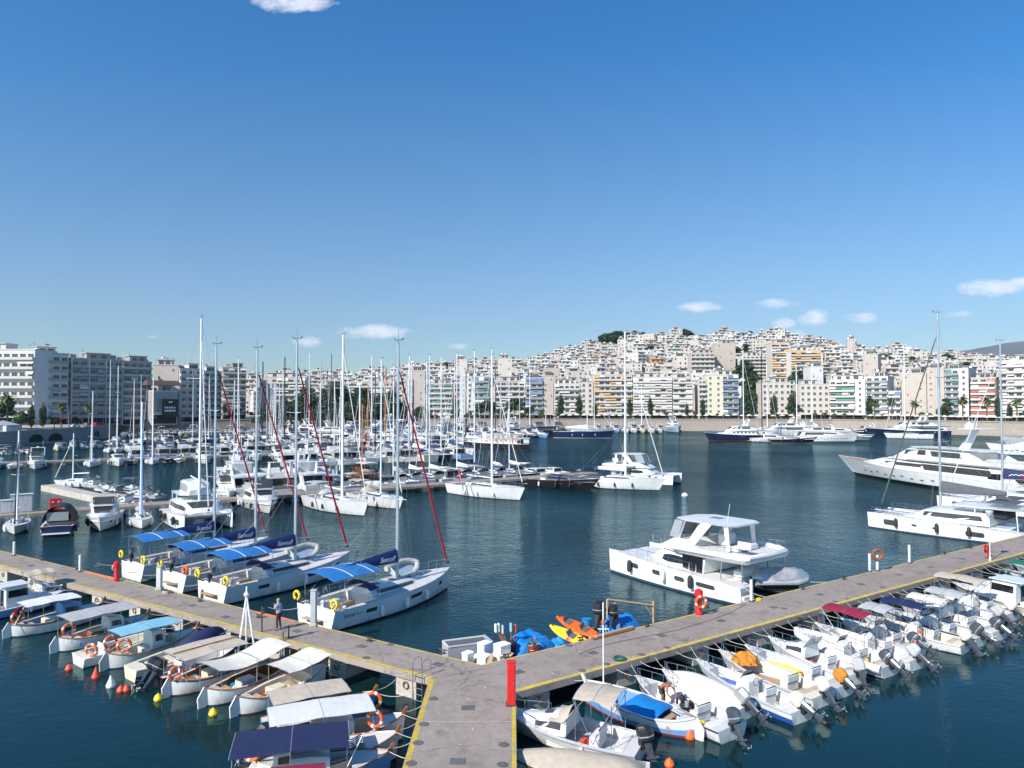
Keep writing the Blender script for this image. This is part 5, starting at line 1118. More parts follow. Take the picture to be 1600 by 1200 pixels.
def motorboat(label, loc, rz, L=9, B=None, fly=True, hull='gelcoat', stripe=None, cover=None, glass='glass', group='motor boats', bim=None, seed=0, name='motor_yacht', cat='motorboat', boot='antifoul', rail=True, arch=True, deckm='deck_white', low=False, tone='gelcoat', dinghy=False):
    rr = random.Random(seed+int(L*50)); B = B or (L*.34 if L < 10 else L*.28+.5); fs, fb = .75+L*.035, .95+L*.075; s_ = L/10
    H = Hull(L, B, fs, fb, tw=.92, rake=L*.13, tm=.3, pw=2.4, fl=.82, dr=.5, wlflare=.55); t = thing(name, label, cat, loc, rz, group); x = lambda f: -L/2+L*f
    obj('hull', H.build(hull, boot, stripe), t); obj('deck', H.deck(deckm, well=(.03, .28), floor=fs*.5, gw=.2, fm='teak' if L > 11 else None), t)
    obj('swim_platform', MB().bx((x(-.035), 0, .32), (L*.08, B*.8, .08), 'teak' if L > 11 else 'deck_white', bev=.02), t)
    zd = fs+.02; hh = (1.25 if not low else .75)*(.75+.25*s_); w0 = B*.4
    c = Cab([(x(.28), w0, w0*.92, hh), (x(.5), w0, w0*.9, hh), (x(.6), w0*.94, w0*.78, hh*.92), (x(.72), w0*.8, w0*.6, hh*.42+(H.zs(.72)-fs)*.6), (x(.86), w0*.45, w0*.28, hh*.12+(H.zs(.86)-fs)*.8), (x(.94), w0*.12, w0*.05, (H.zs(.94)-fs)*.7)], zd)
    o = obj('deckhouse', c.build(tone), t); winpair(c, o, x(.31), x(.6), .42, .8, glass, slant=.0, k=5)
    if cover is None: obj('windscreen', c.front(x(.605), x(.705), .95, glass, k=3), o)
    else: obj('windscreen_cover', c.front(x(.59), x(.74), 1.02, cover, k=3, off=.03), o)
    q = MB(); 
    for sd_ in (-1, 1):
        for f in (.55, .66, .77): H.patch(f, f+.045, .5, .64, sd_, 'window_dark', q=q, k=2)
    obj('porthole', q, t) if False else None
    for sd_ in (-1, 1):
        for f in (.5, .64, .76): obj('porthole', H.patch(f, f+.05, .52, .66, sd_, 'window_dark', k=2), t)
    zr = zd+hh*1.05
    if fly:
        d = Cab([(x(.14), w0*.9, w0*.92, .12), (x(.2), w0*.95, w0*1.0, .16), (x(.5), w0*.95, w0*.95, .2), (x(.62), w0*.7, w0*.55, .12)], zr-.02); f = obj('flybridge', d.build(tone), t)
        v = MB()
        for sd_ in (-1, 1): v.sheet(lambda u, w_: (x(.3)+u*L*.28, sd_*w0*(.93-.35*u**3), zr+.12+w_*(.5*s_**.5)), 5, 1, tone, .02)
        v.loft([[(x(.44), y, zr+.15), (x(.47), y*.9, zr+.15+.65*s_), (x(.53), y*.9, zr+.15+.6*s_), (x(.58), y*.8, zr+.15)] for y in (-w0*.75, -w0*.3, w0*.3, w0*.75)], tone); obj('coaming', v, f)
        obj('fly_screen', MB().loft([[(x(.585), y*.82, zr+.2), (x(.55), y*.9, zr+.62*s_+.3), (x(.54), y*.9, zr+.62*s_+.3), (x(.575), y*.82, zr+.2)] for y in (-w0*.8, 0, w0*.8)], 'window_dark'), f)
        obj('seat', MB().bx((x(.33), 0, zr+.4), (.6, w0*1.3, .45), 'canvas_white', bev=.06), f)
        if arch:
            a = MB()
            for sd_ in (-1, 1): a.xprism([(x(.17), zr+.1), (x(.25), zr+.1), (x(.2), zr+1.35*s_+.2), (x(.15), zr+1.35*s_+.2)], sd_*w0*.85-.06, sd_*w0*.85+.06, tone)
            a.bx((x(.175), 0, zr+1.35*s_+.22), (L*.055, w0*1.9, .1), tone, bev=.02).lathe([(.28, 0), (.3, .1), (.2, .2), (.02, .25)], 'gelcoat', (x(.18), 0, zr+1.35*s_+.27), 10).tube([(x(.17), w0*.6, zr+1.3*s_), (x(.1), w0*.6, zr+1.3*s_+1.8)], .015, 'mast_white', 4); obj('radar_arch', a, t)
        if bim: bimini(t, x(.2), x(.48), w0*1.75, zr+1.65, bim, foot=zr+.15)
        obj('fly_rail', MB().tube([(x(.3), -w0*.9, zr+.85), (x(.15), -w0*.85, zr+.85), (x(.15), w0*.85, zr+.85), (x(.3), w0*.9, zr+.85)], .016, 'steel', 4), t)
    elif bim: bimini(t, x(.05), x(.33), B*.75, zd+1.5, bim, foot=zd)
    if rail: obj('bow_rail', H.rails(.45, .97, .6, 7, close=True, mid=False), t)
    obj('aft_window', MB().bx((x(.28)-.02, 0, zd+hh*.5), (.03, w0*1.5, hh*.75), glass), o)
    for sd_ in (-1, 1):
        for f in (.2, .45, .65): obj('fender', H.fender(f+rr.uniform(-.03, .03), sd_, rr.choice(['fender_white', 'rubber', 'canvas_navy']), r=.13*s_**.5, l=.6*s_**.5), t)
    obj('anchor', MB().tube([(H.edge(1).x-.2, 0, fb+.02), (H.edge(1).x+.2, 0, fb-.05)], .05, 'steel', 5), t)
    if rr.random() < .35: flag(t, x(0), 0, fs, rr.choice(['greek', 'greek', 'red']), 1.2)
    return t, H
def openboat(label, loc, rz, L=5.5, B=2.1, hull='gelcoat', stripe=None, lower=None, cowl='engine_grey', ecover=None, tilt=.9, bim=None, bimr=(.3, .65), cover=None, console=True, cuddy=False, seats=True, group='small outboard boats', seed=0, name='motor_dinghy', rails=False, ring_=False, wheelhouse=False, twin=False, bimz=1.55, inner='deck_white', bow_rail=True, rib=False, post=False, net=None):
    rr = random.Random(seed+5); fs, fb = .55, .92
    H = Hull(L, B, fs, fb, tw=.88, rake=L*.11, tm=.35, pw=2.5, fl=.78, dr=.28, wlflare=.5, n=14); t = thing(name, label, 'motorboat', loc, rz, group); x = lambda f: -L/2+L*f
    obj('hull', H.build(hull, 'antifoul' if not lower else lower, stripe, rail=None, lower=lower, band=.06), t)
    obj('deck', H.deck(inner, fm=rr.choice(['deck_grey', 'deck_white', 'cream_deck', 'deck_grey', 'teak']), well=(.08, .62 if cuddy else .82), floor=.16, gw=.15, crown=.04), t)
    obj('rub_rail', MB().tube([H.edge(u, 1, -.02, -.03) for u in H.ts()]+[H.edge(u, -1, -.02, -.03) for u in reversed(H.ts())], .03, rr.choice(['grey_paint', 'gelcoat', 'rubber']), 5), t)
    if rib: obj('inflatable_tube', MB().tube([H.edge(.0, 1, -.05, -.05)]+[H.edge(u, 1, -.1, -.02) for u in (.1, .3, .5, .7, .85, .94)]+[H.edge(.99, 1, 0, 0)*1+Vector((0, -H.edge(.99, 1).y, .02))]+[H.edge(u, -1, -.1, -.02) for u in (.94, .85, .7, .5, .3, .1)]+[H.edge(0, -1, -.05, -.05)], .2, 'canvas_white' if rib is True else rib, 9), t)
    if cuddy:
        c = Cab([(x(.48), B*.36, B*.3, .62), (x(.56), B*.36, B*.3, .66), (x(.7), B*.3, B*.2, .42), (x(.85), B*.16, B*.08, .26)], fs+.06); o = obj('cuddy', c.build('gelcoat'), t); winpair(c, o, x(.52), x(.72), .35, .72)
        obj('windscreen', MB().loft([[(x(.5), y, fs+.62), (x(.43), y*.92, fs+1.12), (x(.425), y*.92, fs+1.12), (x(.49), y, fs+.62)] for y in (-B*.36, -B*.15, B*.15, B*.36)], 'clear_vinyl'), o); obj('hatch', MB().bx((x(.64), 0, fs+.62), (.4, .4, .04), 'window_dark', ry=.1, bev=.01), o)
    if wheelhouse:
        c = Cab([(x(.34), B*.34, B*.32, 1.35), (x(.55), B*.35, B*.31, 1.38), (x(.63), B*.32, B*.24, .7), (x(.85), B*.14, B*.07, .35)], fs-.02); o = obj('wheelhouse', c.build('gelcoat'), t); winpair(c, o, x(.36), x(.56), .5, .84, 'glass'); obj('windscreen', c.front(x(.56), x(.62), .9, 'glass'), o); obj('roof', MB().bx((x(.43), 0, fs+1.4), (L*.3, B*.72, .06), 'gelcoat', bev=.02), o); obj('door', MB().bx((x(.34)-.02, 0, fs+.5), (.03, .6, 1.2), 'glass'), o)
    if console and not cuddy and not wheelhouse:
        o = obj('console', MB().loft([[(x(.42), y, .16), (x(.42), y, .95), (x(.47), y, 1.15), (x(.53), y, .9), (x(.56), y, .16)] for y in (-.35, .35)], 'gelcoat'), t); obj('windscreen', MB().loft([[(x(.5), y, 1.02), (x(.46), y*.9, 1.4), (x(.455), y*.9, 1.4), (x(.49), y, 1.02)] for y in (-.36, .36)], 'window_dark'), o); obj('steering_wheel', MB().torus((x(.4), 0, .95), .17, .018, 'black_plastic', axis='x', n=12, k=4), o)
    if seats: obj('seat', MB().bx((x(.3), 0, .42), (.42, B*.45, .5), 'canvas_white', bev=.05).bx((x(.3)-.2, 0, .78), (.1, B*.45, .35), 'canvas_white', bev=.04), t); obj('seat', MB().bx((x(.12), 0, .4), (.38, B*.7, .3), rr.choice(['canvas_white', 'canvas_grey', 'canvas_beige']), bev=.05), t)
    if cover:
        z1 = 1.0+rr.uniform(0, .2)
        def cf(u, v):
            tt = .02+.9*u; e = H.edge(tt, 1, -.03, -.02); r_ = sin(pi*u)**.5; return (e.x, (2*v-1)*e.y, e.z+(z1-e.z+.1)*(1-abs(2*v-1)**1.6)*r_+.03*sin(9*u+3*v)*r_)
        obj('boat_cover', MB().sheet(cf, 16, 10, cover, .03), t)
    if bim: bimini(t, x(bimr[0]), x(bimr[1]), B*.82, .55+bimz, bim, poles=[(x(bimr[0])+.1, .6), (x(bimr[1])-.1, .65)], arch=.15, th=.025); obj('strut', MB().tube([(x((bimr[0]+bimr[1])/2), -B*.42, .62), (x(bimr[0]), -B*.4, .5+bimz)], .016, 'steel', 4).tube([(x((bimr[0]+bimr[1])/2), B*.42, .62), (x(bimr[0]), B*.4, .5+bimz)], .016, 'steel', 4).tube([(x((bimr[0]+bimr[1])/2), -B*.42, .62), (x(bimr[1]), -B*.4, .5+bimz)], .016, 'steel', 4).tube([(x((bimr[0]+bimr[1])/2), B*.42, .62), (x(bimr[1]), B*.4, .5+bimz)], .016, 'steel', 4), t)
    if bow_rail: obj('bow_rail', H.rails(.7, .96, .38, 3, close=True, mid=False), t)
    if rails: obj('guard_rail', H.rails(.1, .7, .45, 7, mid=False), t)
    if post: obj('antenna', MB().tube([(x(.9), 0, .8), (x(.9), 0, 3.6)], .025, 'mast_white', 5), t)
    if net: obj('net_heap', heap(net, .62, .5, rr), t, loc=(x(.72), 0, .75))
    if cowl:
        for y in ((-.3, .3) if twin else (0,)): outboard(t, x(0)-.02, y, fs+.0, cowl, tilt, 1.05, rr.uniform(-.08, .08), ecover)
    rope(t, [H.edge(.97, 1, .05, .02), (H.L/2+1.5, .5, ZP+.02)], .014); rope(t, [H.edge(.97, -1, .05, .02), (H.L/2+1.4, -.9, ZP+.02)], .014)
    if ring_: r2 = ring('life_ring', (x(.08), -B*.38, fs+.35), .3, .065, t, rot=(0, 0, .5)) 
    # loose gear in the cockpit
    for k in range(3): obj(rr.choice(['bucket', 'cushion', 'bag']), MB().bx((x(rr.uniform(.15, .55)), rr.uniform(-.5, .5), .3), (rr.uniform(.2, .4), rr.uniform(.2, .35), rr.uniform(.15, .3)), rr.choice(['plastic_blue', 'canvas_white', 'buoy_red', 'canvas_grey', 'ring_yellow', 'canvas_navy']), rz=rr.uniform(0, 3), bev=.04), t)
    obj('fender', H.fender(.35, 1, 'fender_white', .1, .4), t); obj('fender', H.fender(.6, -1, 'fender_white', .1, .4), t)
    return t, H
def heap(m, r, h, rr):
    q = MB(); n = 22; rings = []
    for i in range(8):
        a = pi/2*i/7; rings.append([(r*cos(a)*cos(2*pi*k/n)*(1+.16*sin(3*k+i)+rr.uniform(-.06, .06)), r*cos(a)*sin(2*pi*k/n)*(1+.14*sin(2*k+2*i)), h*sin(a)*(1+.12*sin(5*k+i))) for k in range(n)])
    return q.loft(rings, m)
def caique(label, loc, rz, L=6, B=2.2, hull='gelcoat_aged', lower=None, rail='varnish', can=None, canr=(.08, .75), canz=1.75, canw=.9, sag=.05, cabin=None, inner='cream_deck', engine=True, rings=(), group='small wooden fishing boats', seed=0, pointed=True, cover=None, stripe=None, tilt=0, mastp=False, out=None, seam_=False, tent=None, flg=None, band=.06):
    rr = random.Random(seed+9); fs, fb = .62, 1.05
    H = Hull(L, B, fs, fb, tw=.7, rake=.12, tm=.45, pw=2.2, fl=.74, dr=.35, stern_point=pointed, wlflare=.2, n=16); t = thing('wooden_boat' if pointed else 'fishing_boat', label, 'fishing boat', loc, rz, group); x = lambda f: -L/2+L*f
    obj('hull', H.build(hull, 'antifoul_red' if rr.random() < .4 else 'antifoul', stripe, rail=rail, lower=lower, band=band), t)
    obj('deck', H.deck('deck_white' if hull != 'cream_paint' else 'cream_deck', well=(.12, .74), floor=.2, gw=.2, wm=inner, fm=inner, crown=.05), t)
    obj('stem_post', MB().xprism([(L/2-.1, fb-.2), (L/2+.12, fb+.25), (L/2+.02, fb+.3), (L/2-.16, fb)], -.05, .05, rail or hull), t)
    if pointed:
        xs = H.pt(0, fs).x; obj('rudder', MB().xprism([(xs-.02, -.3), (xs+.0, fs+.1), (xs-.12, fs+.3), (xs-.42, fs*.75), (xs-.36, -.3)], -.035, .035, hull), t); obj('tiller', MB().tube([(xs-.15, 0, fs+.25), (xs+.8, 0, fs+.4)], .025, 'varnish', 5), t)
    for f in (.22, .42, .6): w = H.edge(f, 1, .2).y*1.96; obj('thwart', MB().bx((x(f), 0, .48), (.28, w, .05), 'plank' if rr.random() < .5 else inner), t)
    if engine: obj('engine_box', MB().bx((x(.4), 0, .48), (.8, .6, .52), rr.choice(['gelcoat_aged', 'cream_paint', 'varnish']), bev=.04), t)
    if cabin:
        m_, a, b, h = cabin; c = Cab([(x(a), B*.3, B*.27, h), (x((a+b)/2), B*.31, B*.27, h*1.02), (x(b), B*.22, B*.18, h*.85)], .45); o = obj('cabin', c.build(m_), t); winpair(c, o, x(a)+.15, x(b)-.2, .5, .8); obj('windscreen', MB().bx((x(b)+.0, 0, .45+h*.62), (.05, B*.28, h*.25), 'window_dark'), o)
    if can:
        w = B*canw; c = bimini(t, x(canr[0]), x(canr[1]), w, canz, can, poles=[(x(canr[0])+.1, .6), (x(sum(canr)/2), .6), (x(canr[1])-.1, .75)], arch=.045, droop=.02, nu=14)
        if sag > .1:
            for v in c.data.vertices: u = (v.co.x-x(canr[0]))/(x(canr[1])-x(canr[0])); v.co.z -= sag*sin(pi*min(1, u*1.15))-.2*u
        if seam_: obj('seam', MB().tube([(x(canr[0]), 0, canz+.115), (x(canr[1]), 0, canz+.115)], .03, 'varnish', 4), c)
    if cover:
        def cf(u, v): tt = cover[1]+(cover[2]-cover[1])*u; e = H.edge(tt, 1, -.03, -.02); r_ = sin(pi*min(1, u*1.0))**.35 if 0 < u < 1 else .3; return (e.x, (2*v-1)*e.y, e.z+(cover[3])*(1-abs(2*v-1)**2)*r_+.03*sin(8*u+4*v))
        obj('boat_cover', MB().sheet(cf, 14, 10, cover[0], .03), t)
    if out: outboard(t, x(0)-.1, 0, fs+.05, 'black_plastic', out, 1.15)
    for i, (f, sd_, z, cl_) in enumerate(rings): e = H.edge(f, sd_, .02); ring('life_ring', (e.x, e.y, z), .3, .07, t, rot=(0, 0, rr.uniform(-.4, .4)+1.2), m=cl_)
    if mastp:
        q = MB()
        for p in ((.5, .5), (.5, -.5), (-.3, 0)): q.tube([(x(.72)+p[0], p[1]*.9, .8), (x(.76), 0, 3.9)], .05, 'mast_white', 6)
        q.tube([(x(.76), 0, 3.8), (x(.76), 0, 4.4)], .04, 'mast_white', 6).lathe([(.12, 3.9), (.16, 4.0), (.05, 4.15)], 'pedestal_white', (x(.76), 0, 0), 8); obj('tripod_mast', q, t)
    if flg: flag(t, x(flg[1]), flg[2], flg[3], flg[0], 1.2, .5, .7)
    for k in range(5):
        f = rr.uniform(.15, .7); y = rr.uniform(-.32, .32)*B; kind = rr.choice(['bucket', 'crate', 'net_pile', 'bag']); m = rr.choice(['plastic_blue', 'foam', 'buoy_red', 'canvas_navy', 'rope', 'plank', 'canvas_green', 'canvas_white'])
        if kind == 'bucket': obj(kind, MB().lathe([(.11, .22), (.15, .5), (.13, .5), (.1, .26)], m, (x(f), y, 0), 10), t)
        elif kind == 'net_pile': obj(kind, heap('rope' if rr.random() < .6 else 'net_orange', .3, .25, rr), t, loc=(x(f), y*.6, .22))
        else: obj(kind, MB().bx((x(f), y*.8, .36), (.35, .28, .25), m, rz=rr.uniform(0, 3), bev=.03), t)
    rope(t, [H.edge(.97, 1, .05, .05), (L/2+1.3, .7, ZP+.02)], .016); rope(t, [H.edge(.97, -1, .05, .05), (L/2+1.2, -.9, ZP-.2)], .016)
    return t, H
# ================================================================ BIGGER VESSELS
def MBT(q, dy): return MB().merge(q, Matrix.Translation((0, dy, 0)))
def catamaran(label, loc, rz, L=13, B=7, kind='power', top=0, group='catamarans', text=None, sail='canvas_navy', mast='mast_alu', furl='canvas_white', name='catamaran', top2=True, seed=0, furl_r=.07, enclosed=False):
    t = thing(name, label, 'catamaran', loc, rz, group); x = lambda f: -L/2+L*f; hb = B*.28; fs, fb = (1.25, 1.85) if kind == 'power' else (1.2, 1.75); oy = B/2-hb/2
    H = Hull(L, hb, fs, fb, tw=.78, rake=.12, tm=.35, pw=2.1, fl=.8, dr=.5, srake=0, wlflare=.1, sheer=.7)
    for sd_ in (1, -1):
        h = obj('hull', MBT(H.build('gelcoat', 'antifoul', None, band=.16), sd_*oy), t); obj('hull_deck', MBT(H.deck('deck_white', crown=.03), sd_*oy), t)
        for (a, b) in ([(.16, .27), (.36, .42), (.53, .59), (.72, .8)] if kind == 'power' else [(.22, .32), (.5, .53), (.64, .67), (.8, .87)]):
            for s2 in (sd_,):
                q = MB(); z0, z1 = (.52, .74) if kind == 'power' else ((.36, .72) if b-a > .05 else (.52, .66)); H.patch(a, b, z0, z1, s2, 'window_dark', k=3, q=q); H.patch(a-.006, a, z0+.05, z1-.05, s2, 'window_dark', k=1, q=q); H.patch(b, b+.006, z0+.05, z1-.05, s2, 'window_dark', k=1, q=q); obj('hull_window', MBT(q, sd_*oy), h)
        for k in range(4): obj('step', MB().bx((x(.0)-.12-.18*k+.45, sd_*oy, fs*.85-.26*k), (.3, hb*.6, .26), 'gelcoat', bev=.03), t)
        for f, fm_ in ((.78, 'rubber'), (.5, 'fender_white' if kind == 'power' else 'rubber'), (.3, 'rubber')): obj('fender', MBT(H.fender(f, sd_, fm_, .19, .85, 1.0), sd_*oy), t)
    zb = 1.45; obj('bridge_deck', MB().bx((x(.4), 0, 1.12), (L*.6, B-hb*1.3, .62), 'gelcoat', bev=.1), t)
    if kind == 'power': obj('foredeck', Cab([(x(.68), B*.34, B*.34, .3), (x(.86), B*.34, B*.33, .22), (x(.965), B*.34, B*.3, .1)], 1.5).build('gelcoat'), t); obj('nacelle', MB().loft([[(x(.7), -B*.25, .8), (x(.7), B*.25, .8), (x(.7), B*.25, 1.6), (x(.7), -B*.25, 1.6)], [(x(.955), -B*.25, 1.35), (x(.955), B*.25, 1.35), (x(.955), B*.25, 1.62), (x(.955), -B*.25, 1.62)]], 'gelcoat'), t)
    else:
        obj('cross_beam', MB().tube([(x(.965), -oy, fb-.1), (x(.965), oy, fb-.1)], .11, 'mast_alu', 8), t); obj('trampoline', MB().bx((x(.84), 0, 1.5), (L*.24, B-hb*1.5, .03), 'canvas_grey'), t); obj('longeron', MB().tube([(x(.7), 0, 1.5), (x(.965), 0, fb-.05), (x(1.02), 0, fb)], .08, 'mast_alu', 6), t)
    s0 = .27 if kind == 'power' else .2; hS = 1.15
    c = Cab([(x(s0), B*.37, B*.35, hS), (x(.55), B*.38, B*.34, hS), (x(.61), B*.36, B*.29, hS*.95), (x(.7), B*.3, B*.2, hS*.45), (x(.78), B*.2, B*.12, hS*.12)], 1.55); o = obj('saloon', c.build('gelcoat'), t)
    if kind == 'power':
        # elliptical dark side window
        for sd_ in (1, -1):
            q = MB(); vs = []
            for i in range(21):
                a = pi*i/20; xx = x(.48)-L*.1*cos(a)
                for g in (-.22, 0, .27): f = .5+g*sin(a)**.7 if 0 < i < 20 else .5; _, wb, wt, h = c.at(xx); vs.append((xx, sd_*(wb+(wt-wb)*f/.86+.04), 1.55+h*f))
            q.add(vs, [fc for i in range(20) for fc in ((3*i, 3*i+3, 3*i+4, 3*i+1), (3*i+1, 3*i+4, 3*i+5, 3*i+2))], 'glass'); obj('window', q, o)
        for i in range(3): obj('saloon_door', MB().bx((x(.3)+i*.62, -B*.37-.0, 2.1), (.56, .04, 1.1), 'glass'), o); obj('saloon_door', MB().bx((x(.3)+i*.62, B*.37, 2.1), (.56, .04, 1.1), 'glass'), o)
        zf = 1.55+hS+.05; f = obj('flybridge', Cab([(x(-.0), B*.36, B*.4, .34), (x(.1), B*.4, B*.44, .38), (x(.42), B*.4, B*.44, .38), (x(.6), B*.3, B*.26, .3)], zf).build('gelcoat'), t)
        obj('fly_floor', MB().bx((x(.24), 0, zf+.4), (L*.46, B*.78, .03), 'deck_white'), f)
        obj('coaming', MB().loft([[(x(.36), y, zf+.3), (x(.4), y, zf+.95), (x(.52), y*.92, zf+.85), (x(.66), y*.8, zf-.05)] for y in (-B*.3, -B*.12, B*.12, B*.3)], 'gelcoat'), f)
        zt = zf+2.25; obj('hardtop', Cab([(x(.12), B*.19, B*.22, .12), (x(.17), B*.25, B*.27, .18), (x(.44), B*.26, B*.27, .2), (x(.53), B*.19, B*.2, .12)], zt).build('gelcoat'), t); obj('hatch', MB().bx((x(.34), -.3, zt+.2), (1.0, .7, .03), 'window_dark'), t)
        for sd_ in (1, -1):
            obj('roof_support', MB().xprism([(x(.44), zf+.5), (x(.38), zf+.5), (x(.29), zt-.4), (x(.26), zt+.03), (x(.33), zt+.03), (x(.36), zt-.35)], sd_*B*.25-.06, sd_*B*.25+.06, 'gelcoat'), t); obj('roof_support', MB().xprism([(x(.17), zf+.5), (x(.15), zf+.5), (x(.16), zt+.03), (x(.19), zt+.03)], sd_*B*.23-.04, sd_*B*.23+.04, 'gelcoat'), t)
            obj('wind_screen', MB().sheet(lambda u, v: (x(.56)-u*1.3-v*.55+.3, sd_*B*(.2+.05*u), zf+.85+v*1.35), 4, 3, 'clear_vinyl', .02), t); obj('strut', MB().tube([(x(.5), sd_*B*.24, zf+.8), (x(.46), sd_*B*.25, zt)], .03, 'steel'), t)
            obj('strut', MB().tube([(x(.02), sd_*B*.38, 1.5), (x(.02), sd_*B*.38, zf+.05)], .04, 'steel', 6), t); obj('strut', MB().tube([(x(.14), sd_*B*.42, 1.5), (x(.14), sd_*B*.4, zf+.05)], .04, 'steel', 6), t)
        obj('wind_screen', MB().loft([[(x(.56)-.0, y, zf+.85), (x(.52), y*.95, zf+2.26), (x(.517), y*.95, zf+2.26), (x(.557), y, zf+.85)] for y in (-B*.2, 0, B*.2)], 'clear_vinyl'), t)
        obj('helm_seat', MB().bx((x(.3), -.8, zf+.9), (.7, 1.4, .9), 'canvas_white', bev=.1), t); obj('helm_seat', MB().bx((x(.14), 0, zf+.65), (.6, 2.6, .4), 'canvas_white', bev=.08), t); obj('bench', MB().bx((x(.07), B*.2, zf+1.05), (1.1, .12, .6), 'canvas_white', bev=.05), t); obj('bulwark', MB().tube([(x(.47), B*.43, zf+.42), (x(.2), B*.435, zf+.46), (x(.06), B*.4, zf+.46), (x(.0), B*.33, zf+.42), (x(-.01), 0, zf+.4), (x(.0), -B*.33, zf+.42), (x(.06), -B*.4, zf+.46), (x(.2), -B*.435, zf+.46), (x(.47), -B*.43, zf+.42)], .2, 'gelcoat', 10), f); obj('cockpit_seat', MB().bx((x(.12), 0, 1.68), (.8, B*.36, .45), 'canvas_white', bev=.06), t)
        q = MB(); q.tube([(x(.36), -B*.42, zf+1.0), (x(.02), -B*.38, zf+1.0), (x(.0), -B*.3, zf+1.0), (x(.0), B*.3, zf+1.0), (x(.02), B*.38, zf+1.0), (x(.36), B*.42, zf+1.0)], .02, 'steel')
        for u in range(8):
            q.tube([(x(.36-u*.048), -B*.415, zf+.35), (x(.36-u*.048), -B*.415+.02*u, zf+1.0)], .014, 'steel', 4); q.tube([(x(.36-u*.048), B*.415, zf+.35), (x(.36-u*.048), B*.415-.02*u, zf+1.0)], .014, 'steel', 4)
        obj('fly_rail', q, f); obj('antenna', MB().tube([(x(.2), 1, zt+.2), (x(.18), 1, zt+1.6)], .014, 'mast_white', 4), t)
        for sd_ in (1, -1): r_ = H.rails(.3, .97, .8, 8); obj('guard_rail', MBT(r_, sd_*oy), t)
        obj('guard_rail', MB().tube([(x(.96), -oy, fb+.8), (x(.96), oy, fb+.8)], .016, 'steel').tube([(x(.96), -oy, fb+.4), (x(.96), oy, fb+.4)], .01, 'steel'), t)
    else:
        winpair(c, o, x(.24), x(.68), .4, .82, 'window_dark', k=6, slant=.2); obj('windscreen', c.front(x(.61), x(.7), .95, 'window_dark'), o)
        zt = 1.55+hS+.55; rf = obj('cockpit_roof', Cab([(x(.02), B*.26, B*.28, .12), (x(.1), B*.3, B*.31, .16), (x(.42), B*.28, B*.29, .2), (x(.46), B*.2, B*.2, .1)], zt).build('gelcoat'), t)
        for sd_ in (1, -1): obj('strut', MB().tube([(x(.05), sd_*B*.28, 1.3), (x(.06), sd_*B*.27, zt+.03)], .05, 'gelcoat', 6).tube([(x(.3), sd_*B*.28, 2.4), (x(.3), sd_*B*.27, zt+.03)], .05, 'gelcoat', 6), t)
        if enclosed:
            e_ = Cab([(x(.2), B*.2, B*.19, 1.5), (x(.5), B*.2, B*.18, 1.5), (x(.55), B*.17, B*.15, .6)], zt+.1); k = obj('flybridge_enclosure', e_.build('gelcoat'), t); winpair(e_, k, x(.22), x(.52), .25, .82, 'clear_vinyl')
        M_ = rig(t, Hull(L, B, fs, fb), x(.56), 1.55+hS, top, mast=mast, boomL=L*.42, boom_z=1.6 if not enclosed else 2.3, sail=sail, furl=furl, det=2, r=.15, furl_r=furl_r, text=text, bw=.32, spreaders=2, bagk=1.15)
        for sd_ in (1, -1): obj('guard_rail', MBT(H.rails(.15, .97, .62, 8), sd_*oy), t)
        obj('davit', MB().bx((x(-.02), 0, 1.6), (1.0, .15, .15), 'gelcoat'), t)
    return t, H
